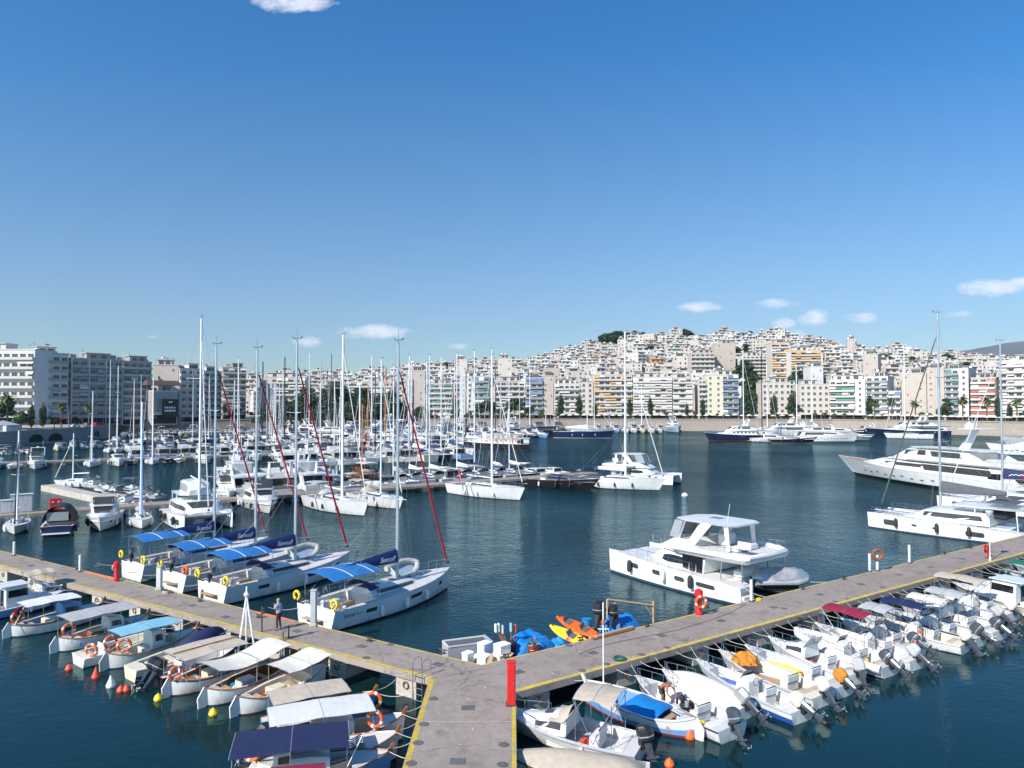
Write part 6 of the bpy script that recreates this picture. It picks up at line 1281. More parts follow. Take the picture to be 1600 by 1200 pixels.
def shipyacht(label, loc, rz, L=40, B=None, hull='gelcoat', tone='gelcoat', group='large motor yachts', decks=2, boot='antifoul', arch=True, glass='window_dark', seed=0, fbk=1.0, name='motor_yacht', square=False, tender=False, mast=False, roof=None, band=.22):
    roof = roof or tone
    B = B or L*.17+1.2; s_ = L/40; fs, fb = (1.6+1.0*s_)*fbk, (2.2+1.75*s_)*fbk; t = thing(name, label, 'yacht', loc, rz, group); x = lambda f: -L/2+L*f
    H = Hull(L, B, fs, fb, tw=.86, rake=L*(.075 if L < 40 else .11), tm=.38, pw=2.3, fl=.86, dr=.9, wlflare=.6, n=20, sheer=2.4); obj('hull', H.build(hull, boot, None, band=band, rail=tone), t); obj('deck', H.deck('teak' if L > 20 else 'deck_white', crown=.03), t)
    w = B*.42; h1 = 2.0*(.6+.4*s_)
    c = Cab([(x(.1), w, w*.97, h1), (x(.55), w, w*.95, h1), (x(.66), w*.92, w*.8, h1*.95), (x(.76), w*.7, w*.5, h1*.55), (x(.84), w*.42, w*.28, h1*.35)], fs-.1); o = obj('deckhouse', c.build(tone), t)
    if square:
        for i in range(7): winpair(c, o, x(.14+i*.065), x(.14+i*.065)+L*.035, .5, .8, glass, k=1)
    else: winpair(c, o, x(.14), x(.42), .34, .8, glass, k=5, slant=-.6*s_); winpair(c, o, x(.44), x(.62), .5, .76, glass, k=4, slant=-.5*s_)
    obj('windscreen', c.front(x(.67), x(.74), .9, glass, k=2), o)
    zr = fs-.1+h1; d1 = obj('upper_deck', Cab([(x(.0), w*.95, w*1.05, .2), (x(.08), w*1.05, w*1.1, .28), (x(.5), w*1.05, w*1.08, .3), (x(.62), w*.8, w*.75, .2)], zr).build(roof), t)
    h2 = h1*.9; k = Cab([(x(.24), w*.8, w*.76, h2), (x(.46), w*.82, w*.76, h2), (x(.54), w*.76, w*.6, h2*.9), (x(.61), w*.6, w*.4, h2*.2)], zr+.25)
    if decks > 1:
        o2 = obj('wheelhouse', k.build(tone), t); winpair(k, o2, x(.27), x(.4), .34, .8, glass, k=3, slant=-.4*s_); winpair(k, o2, x(.43), x(.55), .4, .84, glass, k=3); obj('windscreen', k.front(x(.545), x(.6), .95, glass, k=2), o2)
        for sd_ in (1, -1): obj('buttress', MB().xprism([(x(.25), zr+.2), (x(.14), zr+.2), (x(.22), zr+h2*.9), (x(.27), zr+h2)], sd_*w*.86-.1, sd_*w*.86+.1, tone), t); obj('buttress', MB().xprism([(x(.12), fs), (x(.04), fs), (x(.09), zr+.05), (x(.15), zr+.05)], sd_*w*.96-.1, sd_*w*.96+.1, tone), t)
        zt = zr+.25+h2; obj('sun_deck', Cab([(x(.2), w*.72, w*.84, .14), (x(.3), w*.82, w*.88, .2), (x(.46), w*.8, w*.82, .22), (x(.53), w*.5, w*.45, .1)], zt).build(tone), t)
        if arch:
            q = MB()
            for sd_ in ((1, -1) if L < 40 else (.001,)): q.xprism([(x(.3), zt+.1), (x(.345), zt+.1), (x(.28), zt+2.5*s_+.6), (x(.255), zt+2.5*s_+.6)], sd_*w*.5-.08, sd_*w*.5+.08, tone)
            q.bx((x(.265), 0, zt+2.5*s_+.65), (L*.045, w*1.5, .16), tone, bev=.04).lathe([(.5*s_+.1, 0), (.55*s_+.1, .3*s_), (.35*s_, .8*s_), (.02, .95*s_)], tone, (x(.265), w*.4, zt+2.5*s_+.7), 12).tube([(x(.27), 0, zt+2.5*s_+.7), (x(.26), 0, zt+2.5*s_+3)], .04, 'mast_white', 4); obj('radar_arch', q, t)
    for sd_ in (1, -1):
        for i in range(12): f = .2+.055*i; obj('porthole', H.patch(f, f+.75/L*1.1, .42 if i % 3 else .5, .50 if i % 3 else .58, sd_, 'window_dark', k=1), t)
    obj('bow_rail', H.rails(.6, .98, .8, 9, r=.02, close=True), t)
    obj('aft_opening', MB().bx((x(.1)-.03, 0, fs+h1*.45), (.05, w*1.7, h1*.7), 'glass'), o); obj('side_opening', c.win(x(.1)+.05, x(.15), .2, .8, 'glass', k=1), o)
    obj('anchor', MB().bx((H.edge(.97).x+.1, -H.edge(.97).y-.08, fb*.68), (.5, .12, .7), 'steel', bev=.04), t)
    if tender: obj('tender_boat', Cab([(x(.06), w*.3, w*.34, .5), (x(.1), w*.34, w*.42, .7), (x(.2), w*.3, w*.36, .7), (x(.24), .1, .1, .5)], zr+.3).build('canvas_cream'), t); obj('tender_boat', MBT(Cab([(x(.02), w*.2, w*.26, .5), (x(.05), w*.24, w*.3, .6), (x(.12), w*.22, w*.28, .6), (x(.15), .1, .1, .4)], zr+.3).build('gelcoat'), w*.6), t)
    if mast: obj('mast', MB().tube([(x(.3), 0, zr), (x(.28), 0, zr+9)], .14, 'mast_white', 7), t)
    return t, H

def hd(dx, dy): return atan2(dy, dx)
def at_stern(px, py, a, L, z=0): p = P(px, py, z); return (p.x+cos(a)*L/2, p.y+sin(a)*L/2, 0)
def at_bow(px, py, a, L, z=0): p = P(px, py, z); return (p.x-cos(a)*L/2, p.y-sin(a)*L/2, 0)
def mtop(loc, a, L, ytop, f=.56): y = loc[1]+sin(a)*L*(f-.5); return CH+(633-ytop)/F*y

# ================================================================ THE FOUR YACHTS WITH BLUE CANOPIES
aS = hd(.6, .8); LS = 12.4
for i, (px, py, yt, w) in enumerate([(493, 974, 534, 'nearest the junction, its whole hull in view'), (331, 934, 531, 'second nearest, left of the tall grey service post'), (270, 916, 545, 'third from the camera, between its two sisters'), (207, 899, 539, 'beside the red hydrant post, farthest left')]):
    loc = at_stern(px, py, aS, LS, .3); t, H = sailboat('charter yacht with blue canopy, '+w, loc, aS, LS, 4.1, mtop(loc, aS, LS, yt), mast='mast_alu', sail='canvas_royal', furl='sail_red', bim=None, hood='canvas_royal', det=2, group='charter yachts with blue canopies', text=('Sunsail', .5), seed=i*7+1)
    x = lambda f: -LS/2+LS*f; zd = H.fs+.05
    c = bimini(t, x(.0), x(.31), 3.5, zd+1.75, 'canvas_blue', poles=[(x(.04), zd), (x(.3), zd)], arch=.28, droop=0, nu=10, nv=10)
    for u in (.38, .82): obj('canopy_stripe', MB().sheet(lambda a, v: (x(.0)+LS*.31*(u+.02*a), (v-.5)*3.45, zd+1.775+.28*(1-(2*v-1)**2)+.05*(1-(2*(u+.02*a)-1)**2)), 1, 10, 'canvas_white', .01), c)
    for k, (yy_, m_) in enumerate(((1.85, 'ring_yellow'), (-1.85, 'ring_yellow' if i != 2 else 'ring_orange'))): obj('horseshoe_buoy', MB().torus((x(.0)-.05, yy_*.98, zd+.42), .26, .085, m_, axis='x', n=14, k=7, a0=-pi*.35, a1=pi*1.35), t)
    wheelgear(t, x(.1), 1.05, .55, .4); wheelgear(t, x(.1), -1.05, .55, .4)
    for sd_ in (1, -1):
        for a, b in ((.2, .27), (.52, .62), (.82, .86)): obj('hull_window', H.patch(a, b, .52, .72, sd_, 'window_dark', k=2), t)
        obj('bench', MB().bx((x(.2), sd_*1.2, .85), (1.7, .5, .5), 'gelcoat', bev=.05), t)
    obj('stern_engine', MB().bx((x(.02), .7, zd+.35), (.28, .24, .4), 'black_plastic', bev=.05).bx((x(.02)-.05, .7, zd-.15), (.1, .08, .7), 'black_plastic'), t)
    obj('cockpit_table', MB().bx((x(.2), 0, .85), (1.1, .35, .55), 'teak', bev=.04), t)
    if i < 3: obj('gangway', MB().bx((x(-.01), 0, .6), (.6, 1.6, .06), 'teak'), t)
    flag(t, x(.02), -1.3, zd, 'greek', 1.5)
    if i == 0: text_obj('Sunsail 41.0', .34, 'print_grey', t, Matrix.Translation((x(.12), -H.pt(.12, .85, 1).y-.02, .85)) @ Matrix.Rotation(pi/2, 4, 'X'))
    rope(t, [(x(0), 1.6, 1.0), (x(0)-1.6, 2.6, ZP)], .018); rope(t, [(x(0), -1.6, 1.0), (x(0)-1.6, -2.4, ZP)], .018); rope(t, [H.edge(.98, 1), (LS/2+7, .6, -.1)], .014, sag=.3)
    if i < 2:          # the grey tender stowed on the foredeck
        c0 = Vector(loc)+Matrix.Rotation(aS, 3, 'Z') @ Vector((x(.66), .6, zd+.75)); d = thing('inflatable_tender', 'grey inflatable tender leaning on the foredeck of the %s blue-canopied yacht' % ('nearest', 'second nearest')[i], 'inflatable boat', c0, aS, 'tenders on the foredecks'); d.rotation_euler = (radians(38), radians(-6), aS+.1)
        obj('tube', MB().tube([(-1.35, .6, 0), (.4, .62, 0), (.95, .45, .05), (1.3, .15, .12), (1.38, 0, .14), (1.3, -.15, .12), (.95, -.45, .05), (.4, -.62, 0), (-1.35, -.6, 0)], .2, 'canvas_grey', 10), d); obj('floor', MB().bx((-.05, 0, -.1), (2.3, 1.0, .05), 'blue_grey_paint'), d); obj('transom', MB().bx((-1.1, 0, .02), (.05, 1.0, .36), 'grey_paint'), d)

# ================================================================ CATAMARANS, SUPERYACHTS ON THE RIGHT
aP = hd(-.61, .79); nb = P(952, 892); LP_ = 13.2; c = Vector((nb.x, nb.y, 0))-Vector((cos(aP), sin(aP), 0))*LP_/2+Vector((sin(aP), -cos(aP), 0))*(6.9/2-.95)
t, H = catamaran('white power catamaran with a flybridge and hardtop berthed beside the right pier', (c.x, c.y, 0), aP, LP_, 6.9, 'power', name='power_catamaran')
for a, b in (((-6.4, 2.6, 1.2), (-9.0, 3.4, 1.2)), ((-6.4, -2.6, 1.2), (-9.2, -3.6, 1.2))): rope(t, [a, b])
d = thing('inflatable_tender', 'tender under a crumpled silver cover behind the power catamaran', 'inflatable boat', P(1228, 918, .9)+Vector((0, 1.3, 0)), 0.05)
def cf(u, v): r_ = sin(pi*min(max(u, .02), .98))**.4; return ((u-.5)*4.2, (v-.5)*1.9*r_, .35+(1-abs(2*v-1)**2)*.75*r_*(1+.6*sin(9*u+.5)*(.5+.5*cos(5*v)))+.09*abs(sin(13*u+7*v))+.05*sin(31*u-19*v))
obj('cover', MB().sheet(cf, 26, 14, 'engine_silver', .05), d); obj('tube', MB().tube([(-2, .75, .2), (1, .8, .2), (1.8, .4, .3), (2.0, 0, .35), (1.8, -.4, .3), (1, -.8, .2), (-2, -.75, .2)], .22, 'canvas_grey', 9), d); obj('cradle', MB().bx((0, 0, -.15), (2.4, 1.3, .5), 'black_plastic', bev=.08), d)
aR = hd(-.655, .755); nb = P(1355, 824); L_ = 15; c = Vector((nb.x, nb.y, 0))-Vector((cos(aR), sin(aR), 0))*L_/2+Vector((sin(aR), -cos(aR), 0))*(7.8/2-1.0)
mt = mtop((c.x, c.y), aR, L_, 489)
t, H = catamaran('white sailing catamaran with a long grey sail bag, end-on to the right pier', (c.x, c.y, 0), aR, L_, 7.8, 'sail', top=mt, sail='canvas_charcoal', furl='canvas_charcoal', furl_r=.1, seed=4)
obj('bimini', MB().bx((-5.2, 0, 3.9), (2.6, 3.6, .1), 'canvas_charcoal', bev=.03), t); obj('side_gear', MB().bx((-3.2, -3.3, 2.3), (.5, .4, .9), 'ring_yellow', bev=.08), t)
obj('deck_bag', MB().bx((-4.6, 0, 2.6), (2.2, 3, .8), 'canvas_black', bev=.15), t)
L_ = 15.5; c = PD(1566, 790, 93); c = Vector((c.x+1.2, 93, 0)); t, H = catamaran('white sailing catamaran with a navy sail bag behind the grey-bagged one', (c.x, c.y, 0), aR, L_, 8, 'sail', top=mtop((c.x, c.y), aR, L_, 533), sail='canvas_navy', seed=5)
# the white and red wave mark on its sail bag
q = MB()
for dz, m_, sp in ((0, 'print_white', 0), (-.14, 'print_red', 1)):
    pts = [(-.9, -.12), (-.6, .12), (-.5, -.02), (-.25, .16), (-.12, -.02), (.2, .12), (.6, .02), (1.1, .1), (1.5, -.02)] if not sp else [(.1, .02), (.6, -.02), (1.1, .06), (1.55, -.08)]
    q.tube([(-x_*1.25, .4, z_+dz) for x_, z_ in pts], .055, m_, 4)
obj('sail_bag_emblem', q, t, loc=(-1.0, 0, 4.85))
c = PD(1625, 760, 112); t, H = motorboat('white flybridge motor yacht cut by the right picture edge behind the two catamarans', (c.x, 112, 0), aR, 15, seed=9)
a1 = hd(-.217, .976); nb = P(1310, 710, 3.7); L_ = 46; c = (nb.x-cos(a1)*L_/2, nb.y-sin(a1)*L_/2, 0)
shipyacht('huge white three-deck motor yacht with dark window bands on the right', c, a1, L_, 8.6, tender=True, fbk=.84, name='superyacht', boot='black_paint', band=.55)
c = PD(1556, 712, 200); shipyacht('white two-deck motor yacht half hidden behind the huge yacht', (c.x+9, 196, 0), hd(-.75, .6), 24, tender=False, seed=3)
c = PD(1618, 700, 232); shipyacht('pale grey-hulled yacht bow at the right picture edge', (c.x+8, 236, 0), hd(-.9, .35), 28, hull='grey_paint', seed=3)

# ================================================================ THE MIDDLE PIER AND ITS BOATS
def dock(label, A, B_, w, z=1.0, yellow=True, st=7, mats=('concrete', 'concrete_side'), th=.35):
    t = thing('concrete_pier', label, 'pier'); d = (B_-A).normalized(); n = Vector((-d.y, d.x, 0)); d.z = 0
    q = MB().prism([(p.x, p.y) for p in (A, B_, B_+n*w, A+n*w)], z-th, z, mats[1]); q.m[1] = mats[0]; obj('deck', q, t)
    if yellow: stripe(Vector((A.x, A.y, 0)), Vector((B_.x, B_.y, 0)), .22, 1, z=z+.004, parent=t)
    L = (B_-A).length; s = 1
    while s < L-1: a = A+d*s+n*.2; dd, nn = d*1.1, n*(w-.4); obj('pillar', MB().prism([(p.x, p.y) for p in (a, a+dd, a+dd+nn, a+nn)], -1, z-th, 'concrete_pale'), t); s += st
    return t, d, n
M0, M1 = P(0, 806, 1.0), P(938, 739, 1.0); dM = (M1-M0).normalized(); dock('long concrete middle pier with moored boats on both sides', M0-dM*30, M1, 3.3); nM = Vector((-dM.y, dM.x, 0))
def onM(px):
    r = (px-800)/F; t = (r*M0.y-M0.x)/(dM.x-r*dM.y); return M0+dM*t
aM = hd(.67, -.74); aW = hd(nM.x, nM.y)
def SB(label, px, py, a, L, yt, **k):
    loc = at_bow(px, py, a, L, 0); return sailboat(label, loc, a, L, top=mtop(loc, a, L, yt), **k)
SB('small white sailboat with a dark blue furled sail, leftmost at the middle pier', 22, 837, hd(.5, -.87), 7.5, 673, sail=None, hood=None, furl='canvas_navy', group='sailboats at the middle pier', seed=1, hull='gelcoat_aged')
loc = at_stern(88, 838, hd(-.4, .92), 8.5); t, H = motorboat('dark blue cabin boat with varnished rail and black canopy', loc, hd(-.4, .92), 8.5, 3.2, fly=False, hull='navy_paint', boot='gelcoat', arch=False, tone='orange_wood', group='motor boats at the middle pier', seed=2)
obj('canopy', MB().sheet(lambda u, v: (-3.9+u*4.6, (v-.5)*3.0, 1.3+1.75*(1-abs(2*v-1)**3.2)*(1-.5*max(0, u-.75)*2)), 8, 12, 'canvas_black', .03), t); obj('canopy_window', MB().bx((-3.7, 0, 2.0), (.05, 2.0, .9), 'clear_vinyl'), t)
loc = at_bow(155, 834, hd(.42, -.91), 10.5); motorboat('white flybridge motorboat with a dark windscreen cover right of the black canopy', loc, hd(.42, -.91), 10.5, 3.8, cover='canvas_black', group='motor boats at the middle pier', arch=False, seed=3)
SB('small white sailboat with grey sprayhood left of the big white catamaran', 222, 828, hd(.5, -.87), 8, 628, sail=None, hood='canvas_grey', furl='sky_blue_paint', group='sailboats at the middle pier', seed=2)
c = P(288, 833); a = hd(.56, -.83); c2 = Vector((c.x, c.y, 0))-Vector((cos(a), sin(a), 0))*6.2+Vector((-sin(a), cos(a), 0))*(6.9/2-.95); catamaran('white sailing catamaran with an enclosed flybridge behind the farthest blue canopy', (c2.x, c2.y, 0), a, 12.4, 6.9, 'sail', top=mtop((c2.x, c2.y), a, 12.4, 497), sail=None, mast='mast_white', enclosed=True, seed=2)
loc = at_bow(425, 806, hd(.5, -.87), 14); motorboat('white motor yacht with a white flybridge cover right of the catamaran', loc, hd(.5, -.87), 14, group='motor boats at the middle pier', arch=False, bim='canvas_white', seed=5)
loc = at_bow(372, 790, aM, 12); loc = (loc[0], loc[1]+2, 0); motorboat('white motor yacht wrapped in pale tarpaulin between catamaran and yacht', loc, hd(.4, -.9), 12, cover='canvas_white', bim='canvas_white', group='motor boats at the middle pier', seed=6)
SB('white sloop with three round black fenders on its side', 575, 808, aM, 14.6, 523, sail=None, hood='canvas_grey', bim='canvas_grey', det=1, group='sailboats at the middle pier', seed=3, fend='rubber')
SB('white sloop with grey canopy tucked right of the black-fendered sloop', 630, 797, aM, 12.5, 561, sail='canvas_grey', hood='canvas_beige', bim='canvas_beige', group='sailboats at the middle pier', seed=4)
SB('long clean white sloop lying free of the middle pier', 820, 783, hd(.72, -.69), 15.3, 555, sail=None, hood=None, group='sailboats at the middle pier', seed=5)
loc = at_bow(931, 768, aM, 13.5); t, H = motorboat('black-hulled open day boat with violet cushions', loc, hd(.78, -.62), 13.5, 3.9, fly=False, hull='black_paint', boot='black_paint', low=True, arch=False, group='motor boats at the middle pier', seed=7, rail=False, tone='canvas_charcoal', name='day_boat'); obj('sun_pad', MB().bx((-1.5, 0, 2.0), (2.6, 2.2, .2), 'canvas_navy', bev=.06), t)
SB('big white sloop with black upright fenders at the end of the middle pier', 1040, 767, hd(.86, -.5), 15.5, 518, sail='canvas_white', hood='canvas_navy', bim='canvas_navy', group='sailboats at the middle pier', seed=6, fend='canvas_navy', furl='canvas_white')
loc = at_bow(1063, 762, hd(.86, -.5), 13); catamaran('white motor catamaran behind the sloop at the pier end', (loc[0]+.6, loc[1]+4.5, 0), hd(.86, -.5), 13, 6.8, 'power', name='power_catamaran', seed=3)
t = thing('mooring_buoy', 'white mooring buoy off the bow of the end catamaran', 'buoy', P(1070, 775)); obj('float', MB().lathe([(.02, -.3), (.45, -.1), (.5, .1), (.35, .4), (.02, .5)], 'fender_white', n=14), t); obj('ring', MB().torus((0, 0, .55), .1, .025, 'steel', axis='y', n=10, k=5), t)
# far side of the middle pier
RA = [('h', 408, 20, 'white two-deck motor yacht stern to the middle pier behind the catamaran', dict(fbk=.9)), ('m', 462, 16, 'white motor yacht with a black radar mast and dark stern', dict(arch=True)), ('h', 508, 18, 'white two-deck motor yacht with shaded stern at the middle pier', dict(fbk=.85)), ('m', 540, 15, 'white motor yacht with a shaded black cockpit left of the red flag', dict()),
      ('s', 573, 11.5, 'white sloop with beige canopy between two motor yachts', dict(yt=620, bim='canvas_beige', mast='mast_white')), ('w', 610, 13, 'white motor sailer with varnished brown deckhouse', dict()), ('m', 640, 12, 'sleek motorboat with a black bow cover', dict(fly=False, cover='canvas_black', low=True)), ('s', 662, 12, 'white sloop with a dark radar arch', dict(yt=572, sail='canvas_grey', bim='canvas_charcoal')),
      ('s', 690, 13, 'white sloop with a bulky white boom tent', dict(yt=556, sail='canvas_white', bim='canvas_cream')), ('s', 722, 12.5, 'white ketch with cream canopy left of the red post', dict(yt=555, sail='canvas_white', bim='canvas_cream')), ('m', 742, 11, 'grey motorboat with a cream tarpaulin', dict(fly=False, cover='canvas_grey', bim='canvas_cream')),
      ('s', 768, 13, 'grey sloop with a long white boom cover', dict(yt=552, sail='canvas_white', hull='grey_paint', bim='canvas_grey')), ('s', 795, 12.5, 'navy sloop with charcoal canopy', dict(yt=548, hull='navy_paint', sail='canvas_navy', bim='canvas_navy', furl='canvas_black')), ('s', 822, 12, 'white sloop with white boom and navy bimini', dict(yt=545, sail='canvas_white', bim='canvas_navy')), ('s', 850, 12, 'dark sloop with a navy flag and a beige sail tent', dict(yt=579, hull='black_paint', sail='canvas_cream', bim='canvas_cream')),
      ('m', 880, 9, 'low motorboat among black outboards near the pier end', dict(fly=False, low=True)), ('m', 905, 8, 'open white motorboat last on the far side of the pier', dict(fly=False, low=True))]
for i, (k, px, L, lab, kw) in enumerate(RA):
    p = onM(px)+nM*(3.3+.9+L/2); loc = (p.x, p.y, 0); kw = dict(kw); a = aW+R.uniform(-.06, .06)
    if k == 's': yt = kw.pop('yt'); sailboat(lab, loc, a, L, top=mtop(loc, a, L, yt), group='boats on the far side of the middle pier', seed=i, **kw)
    elif k == 'w': t, H = motorboat(lab, loc, a, L, tone='varnish', group='boats on the far side of the middle pier', seed=i, bim='canvas_cream', arch=False); obj('mast', MB().tube([(0, 0, 2), (0, 0, 14)], .11, 'orange_wood', 6), t)
    elif k == 'h': shipyacht(lab, loc, a, L, group='boats on the far side of the middle pier', seed=i, **kw)
    else: motorboat(lab, loc, a, L, group='boats on the far side of the middle pier', seed=i, **kw)
# stub pontoon with small boats
A_, B_ = P(64, 758, .9), P(158, 783, .9); A2, B2 = PD(64, 0, A_.y), B_
dock('pale concrete stub pontoon at the left', A_, P(158, 778, .9), 2.0, .9, yellow=False, mats=('concrete_pale', 'concrete_pale'), th=1.1)
for i, (px, py, L, lab, kw) in enumerate([(118, 760, 8, 'small sailboat lying across the end of the stub pontoon', None), (150, 762, 6, 'open white motorboat with a grey screen behind the stub pontoon', dict(cuddy=True)), (168, 768, 6, 'small boat with a bright blue tub behind the stub pontoon', dict(console=True)), (185, 776, 6.5, 'small cabin boat with a black tent over its cockpit', dict(cuddy=True, cover='canvas_black')), (205, 768, 6.5, 'small boat with a dark canopy behind the stub pontoon', dict(bim='canvas_charcoal')), (222, 778, 6, 'small motorboat with a red jerrycan left of the catamaran', dict(cuddy=True)), (200, 790, 6, 'small grey motorboat close behind the white flybridge motorboat', dict(cuddy=True))]):
    p = P(px, py); a = hd(-.9, .2) if i else hd(-.95, .1)
    if kw is None: sailboat(lab, (p.x, p.y, 0), a, L, top=9, sail=None, hood=None, group='small boats by the stub pontoon', seed=i)
    else: openboat(lab, (p.x, p.y, 0), a, L, 2.4, group='small boats by the stub pontoon', seed=i, **kw)
for px, lab, w, h in ((13, 'small grey electric cabinet at the left picture edge', 1.1, 1.5), (38, 'large grey electric cabinet on the middle pier', 2.2, 2.1)):
    p = onM(px)+nM*2.2; t = thing('electric_cabinet', lab, 'cabinet', (p.x, p.y, 1.0), atan2(dM.y, dM.x)); obj('housing', MB().bx((0, 0, h/2), (w, .7, h), 'cabinet_grey', bev=.02), t); obj('roof', MB().bx((0, 0, h+.04), (w+.12, .85, .08), 'pedestal_white', bev=.01), t); obj('door', MB().bx((0, -.36, h/2), (w*.9, .02, h*.9), 'pedestal_white', bev=.005), t)
p = onM(91)+nM*1.2; t = thing('fire_cabinet', 'bright red fire cabinet with two pale signs on the middle pier', 'fire cabinet', (p.x, p.y, 1.0), atan2(dM.y, dM.x)); obj('housing', MB().bx((0, 0, .75), (1.25, .5, 1.5), 'red_paint', bev=.02), t); obj('door', MB().bx((-.31, -.26, .75), (.58, .02, 1.35), 'red_paint'), t); obj('door', MB().bx((.31, -.26, .75), (.58, .02, 1.35), 'red_paint'), t)
for x_ in (-.3, .3): obj('sign', MB().bx((x_, -.28, 1.1), (.25, .02, .14), 'print_white'), t)
p = onM(724)+nM*1; t = thing('red_post', 'thin red post on the middle pier behind the free-lying sloop', 'post', (p.x, p.y, 1.0)); obj('column', MB().bx((0, 0, .8), (.3, .3, 1.6), 'red_paint', bev=.02), t); obj('head', MB().bx((0, 0, 1.75), (.42, .42, .3), 'red_paint', bev=.02), t)

# ================================================================ SECOND PIER (G) AND ITS ROWS
G0, G1 = P(-40, 724, 1.0), P(735, 700, 1.0); dG = (G1-G0).normalized(); nG = Vector((-dG.y, dG.x, 0)); dock('second concrete pier farther back in the marina', G0-dG*20, G1, 3.0, yellow=False)
def onG(px): r = (px-800)/F; t = (r*G0.y-G0.x)/(dG.x-r*dG.y); return G0+dG*t
aG = hd(-nG.x, -nG.y)
RB = [('m', 4, 7, 'small blue-hulled motorboat at the left edge', dict(fly=False, hull='sky_blue_paint')), ('o', 28, 8, 'low boat under a white cover left of the tall white motorboat', dict(cover='canvas_white')), ('m', 64, 11.5, 'white flybridge motorboat seen bow-on with a black screen', dict(cover='canvas_charcoal')), ('s', 147, 10, 'white sloop with a pale blue mast seen bow-on', dict(yt=611)), ('m', 186, 11.5, 'white cabin motorboat with a black windscreen seen bow-on', dict(fly=False, cover='canvas_black', low=False)),
      ('o', 207, 6, 'small red-brown hulled boat between two white bows', dict(hull='antifoul_red')), ('s', 238, 9, 'white sailboat with a black buoy on its bow', dict(yt=590, mast='mast_white')), ('o', 262, 6, 'dark inflatable with black outboards', dict(rib='canvas_black', hull='rubber')), ('o', 280, 5.5, 'small white inflatable right of the dark one', dict(rib=True)), ('m', 315, 14, 'large white flybridge motorboat right of the inflatables', dict(bim='canvas_white')),
      ('s', 366, 11, 'white motor sailer with a small wheelhouse and two thin masts', dict(yt=560)), ('m', 396, 11, 'small white motorboat half hidden by the red furled jib', dict(fly=False)), ('m', 428, 13, 'white motor yacht with navy frame covers', dict(bim='canvas_navy')), ('m', 456, 15, 'white motor yacht with pale grey windows', dict()), ('m', 492, 13.5, 'white flybridge boat behind the black radar mast', dict(bim='canvas_white')),
      ('s', 513, 10, 'white sloop with a bare thin mast left of the motor yachts', dict(yt=590)), ('m', 536, 15, 'large white flybridge yacht facing left', dict()), ('s', 562, 12, 'white sailing yacht with an orange wooden mast', dict(yt=600, mast='orange_wood')), ('s', 588, 12, 'white ketch with a bright orange mast', dict(yt=575, mast='orange_wood')), ('s', 624, 12, 'dark blue sloop with cream mast', dict(yt=566, hull='navy_paint')), ('s', 651, 12, 'white sloop with furled sail and white mast', dict(yt=565)),
      ('s', 672, 13, 'green-grey hulled sloop in the crowd', dict(yt=557, hull='blue_grey_paint')), ('s', 704, 14, 'white sloop with big white sail tent', dict(yt=566, sail='canvas_white'))]
for i, (k, px, L, lab, kw) in enumerate(RB):
    p = onG(px)-nG*(1+L/2); loc = (p.x, p.y, 0); kw = dict(kw); a = aG+R.uniform(-.1, .1); kw.setdefault('group', 'boats along the second pier')
    if k == 's': yt = kw.pop('yt'); kw.setdefault('sail', R.choice(['canvas_navy', 'canvas_white', None])); sailboat(lab, loc, a, L, top=mtop(loc, a, L, yt), det=0, seed=i+40, **kw)
    elif k == 'o': openboat(lab, loc, a, L, 2.4, cowl=None if 'cover' in kw else 'black_plastic', seed=i, console='cover' not in kw, **kw)
    else: kw.setdefault('arch', R.random() < .5); motorboat(lab, loc, a, L, seed=i+40, **kw)
# behind the second pier: crowded rows
def crowd(rowname, pts, n, kinds, Ls, aim, seed, gr, yts=(560, 600), jit=1.2):
    rr = random.Random(seed); A, B_ = P(*pts[0]), P(*pts[1])
    for i in range(n):
        u = (i+.5)/n; p = A.lerp(B_, u)+Vector((rr.uniform(-jit, jit)*.4, rr.uniform(-jit, jit), 0)); k = rr.choice(kinds); L = rr.uniform(*Ls); a = aim+rr.uniform(-.15, .15); loc = (p.x, p.y, 0); hl = rr.choice(['gelcoat']*6+['gelcoat_aged', 'navy_paint', 'sky_blue_paint', 'cream_paint']); hn = {'gelcoat': 'white', 'gelcoat_aged': 'off-white', 'navy_paint': 'navy', 'sky_blue_paint': 'light blue', 'cream_paint': 'cream'}[hl]
        bm_ = rr.choice([None, None, 'canvas_white', 'canvas_blue', 'canvas_navy', 'canvas_beige', 'canvas_red']); bn = {None: 'no awning', 'canvas_white': 'white awning', 'canvas_blue': 'blue awning', 'canvas_navy': 'navy awning', 'canvas_beige': 'beige awning', 'canvas_red': 'dark red awning'}[bm_]; od = ordn(i)+' from left '+rowname
        if k == 's': sailboat('%s sailing boat, %s' % (hn, od), loc, a, L*1.1, top=mtop(loc, a, L, rr.uniform(*yts)), det=0, hull=hl, hood=rr.choice([None, 'canvas_navy']), sail=rr.choice(['canvas_white', 'canvas_navy', None]), group=gr, seed=i+seed, mast=rr.choice(['mast_white', 'mast_white', 'mast_alu', 'mast_black']))
        elif k == 'o': openboat('%s open boat, %s, %s' % (hn, bn, od), loc, a, L, 2.2, hull=hl, bim=bm_, group=gr, seed=i+seed, cuddy=rr.random() < .5, cowl='black_plastic' if rr.random() < .5 else None, tilt=.2, cover=rr.choice([None, None, 'canvas_grey']))
        elif k == 'c': caique('%s wooden boat, %s, %s' % (hn, bn, od), loc, a, L, 2.3, hull=hl, can=bm_, group=gr, seed=i+seed)
        else: motorboat('%s motorboat, %s, %s' % (hn, bn, od), loc, a, L*1.05, hull=hl, fly=rr.random() < .6 and L > 8, bim=bm_ if rr.random() < .5 else None, group=gr, seed=i+seed, arch=rr.random() < .4)
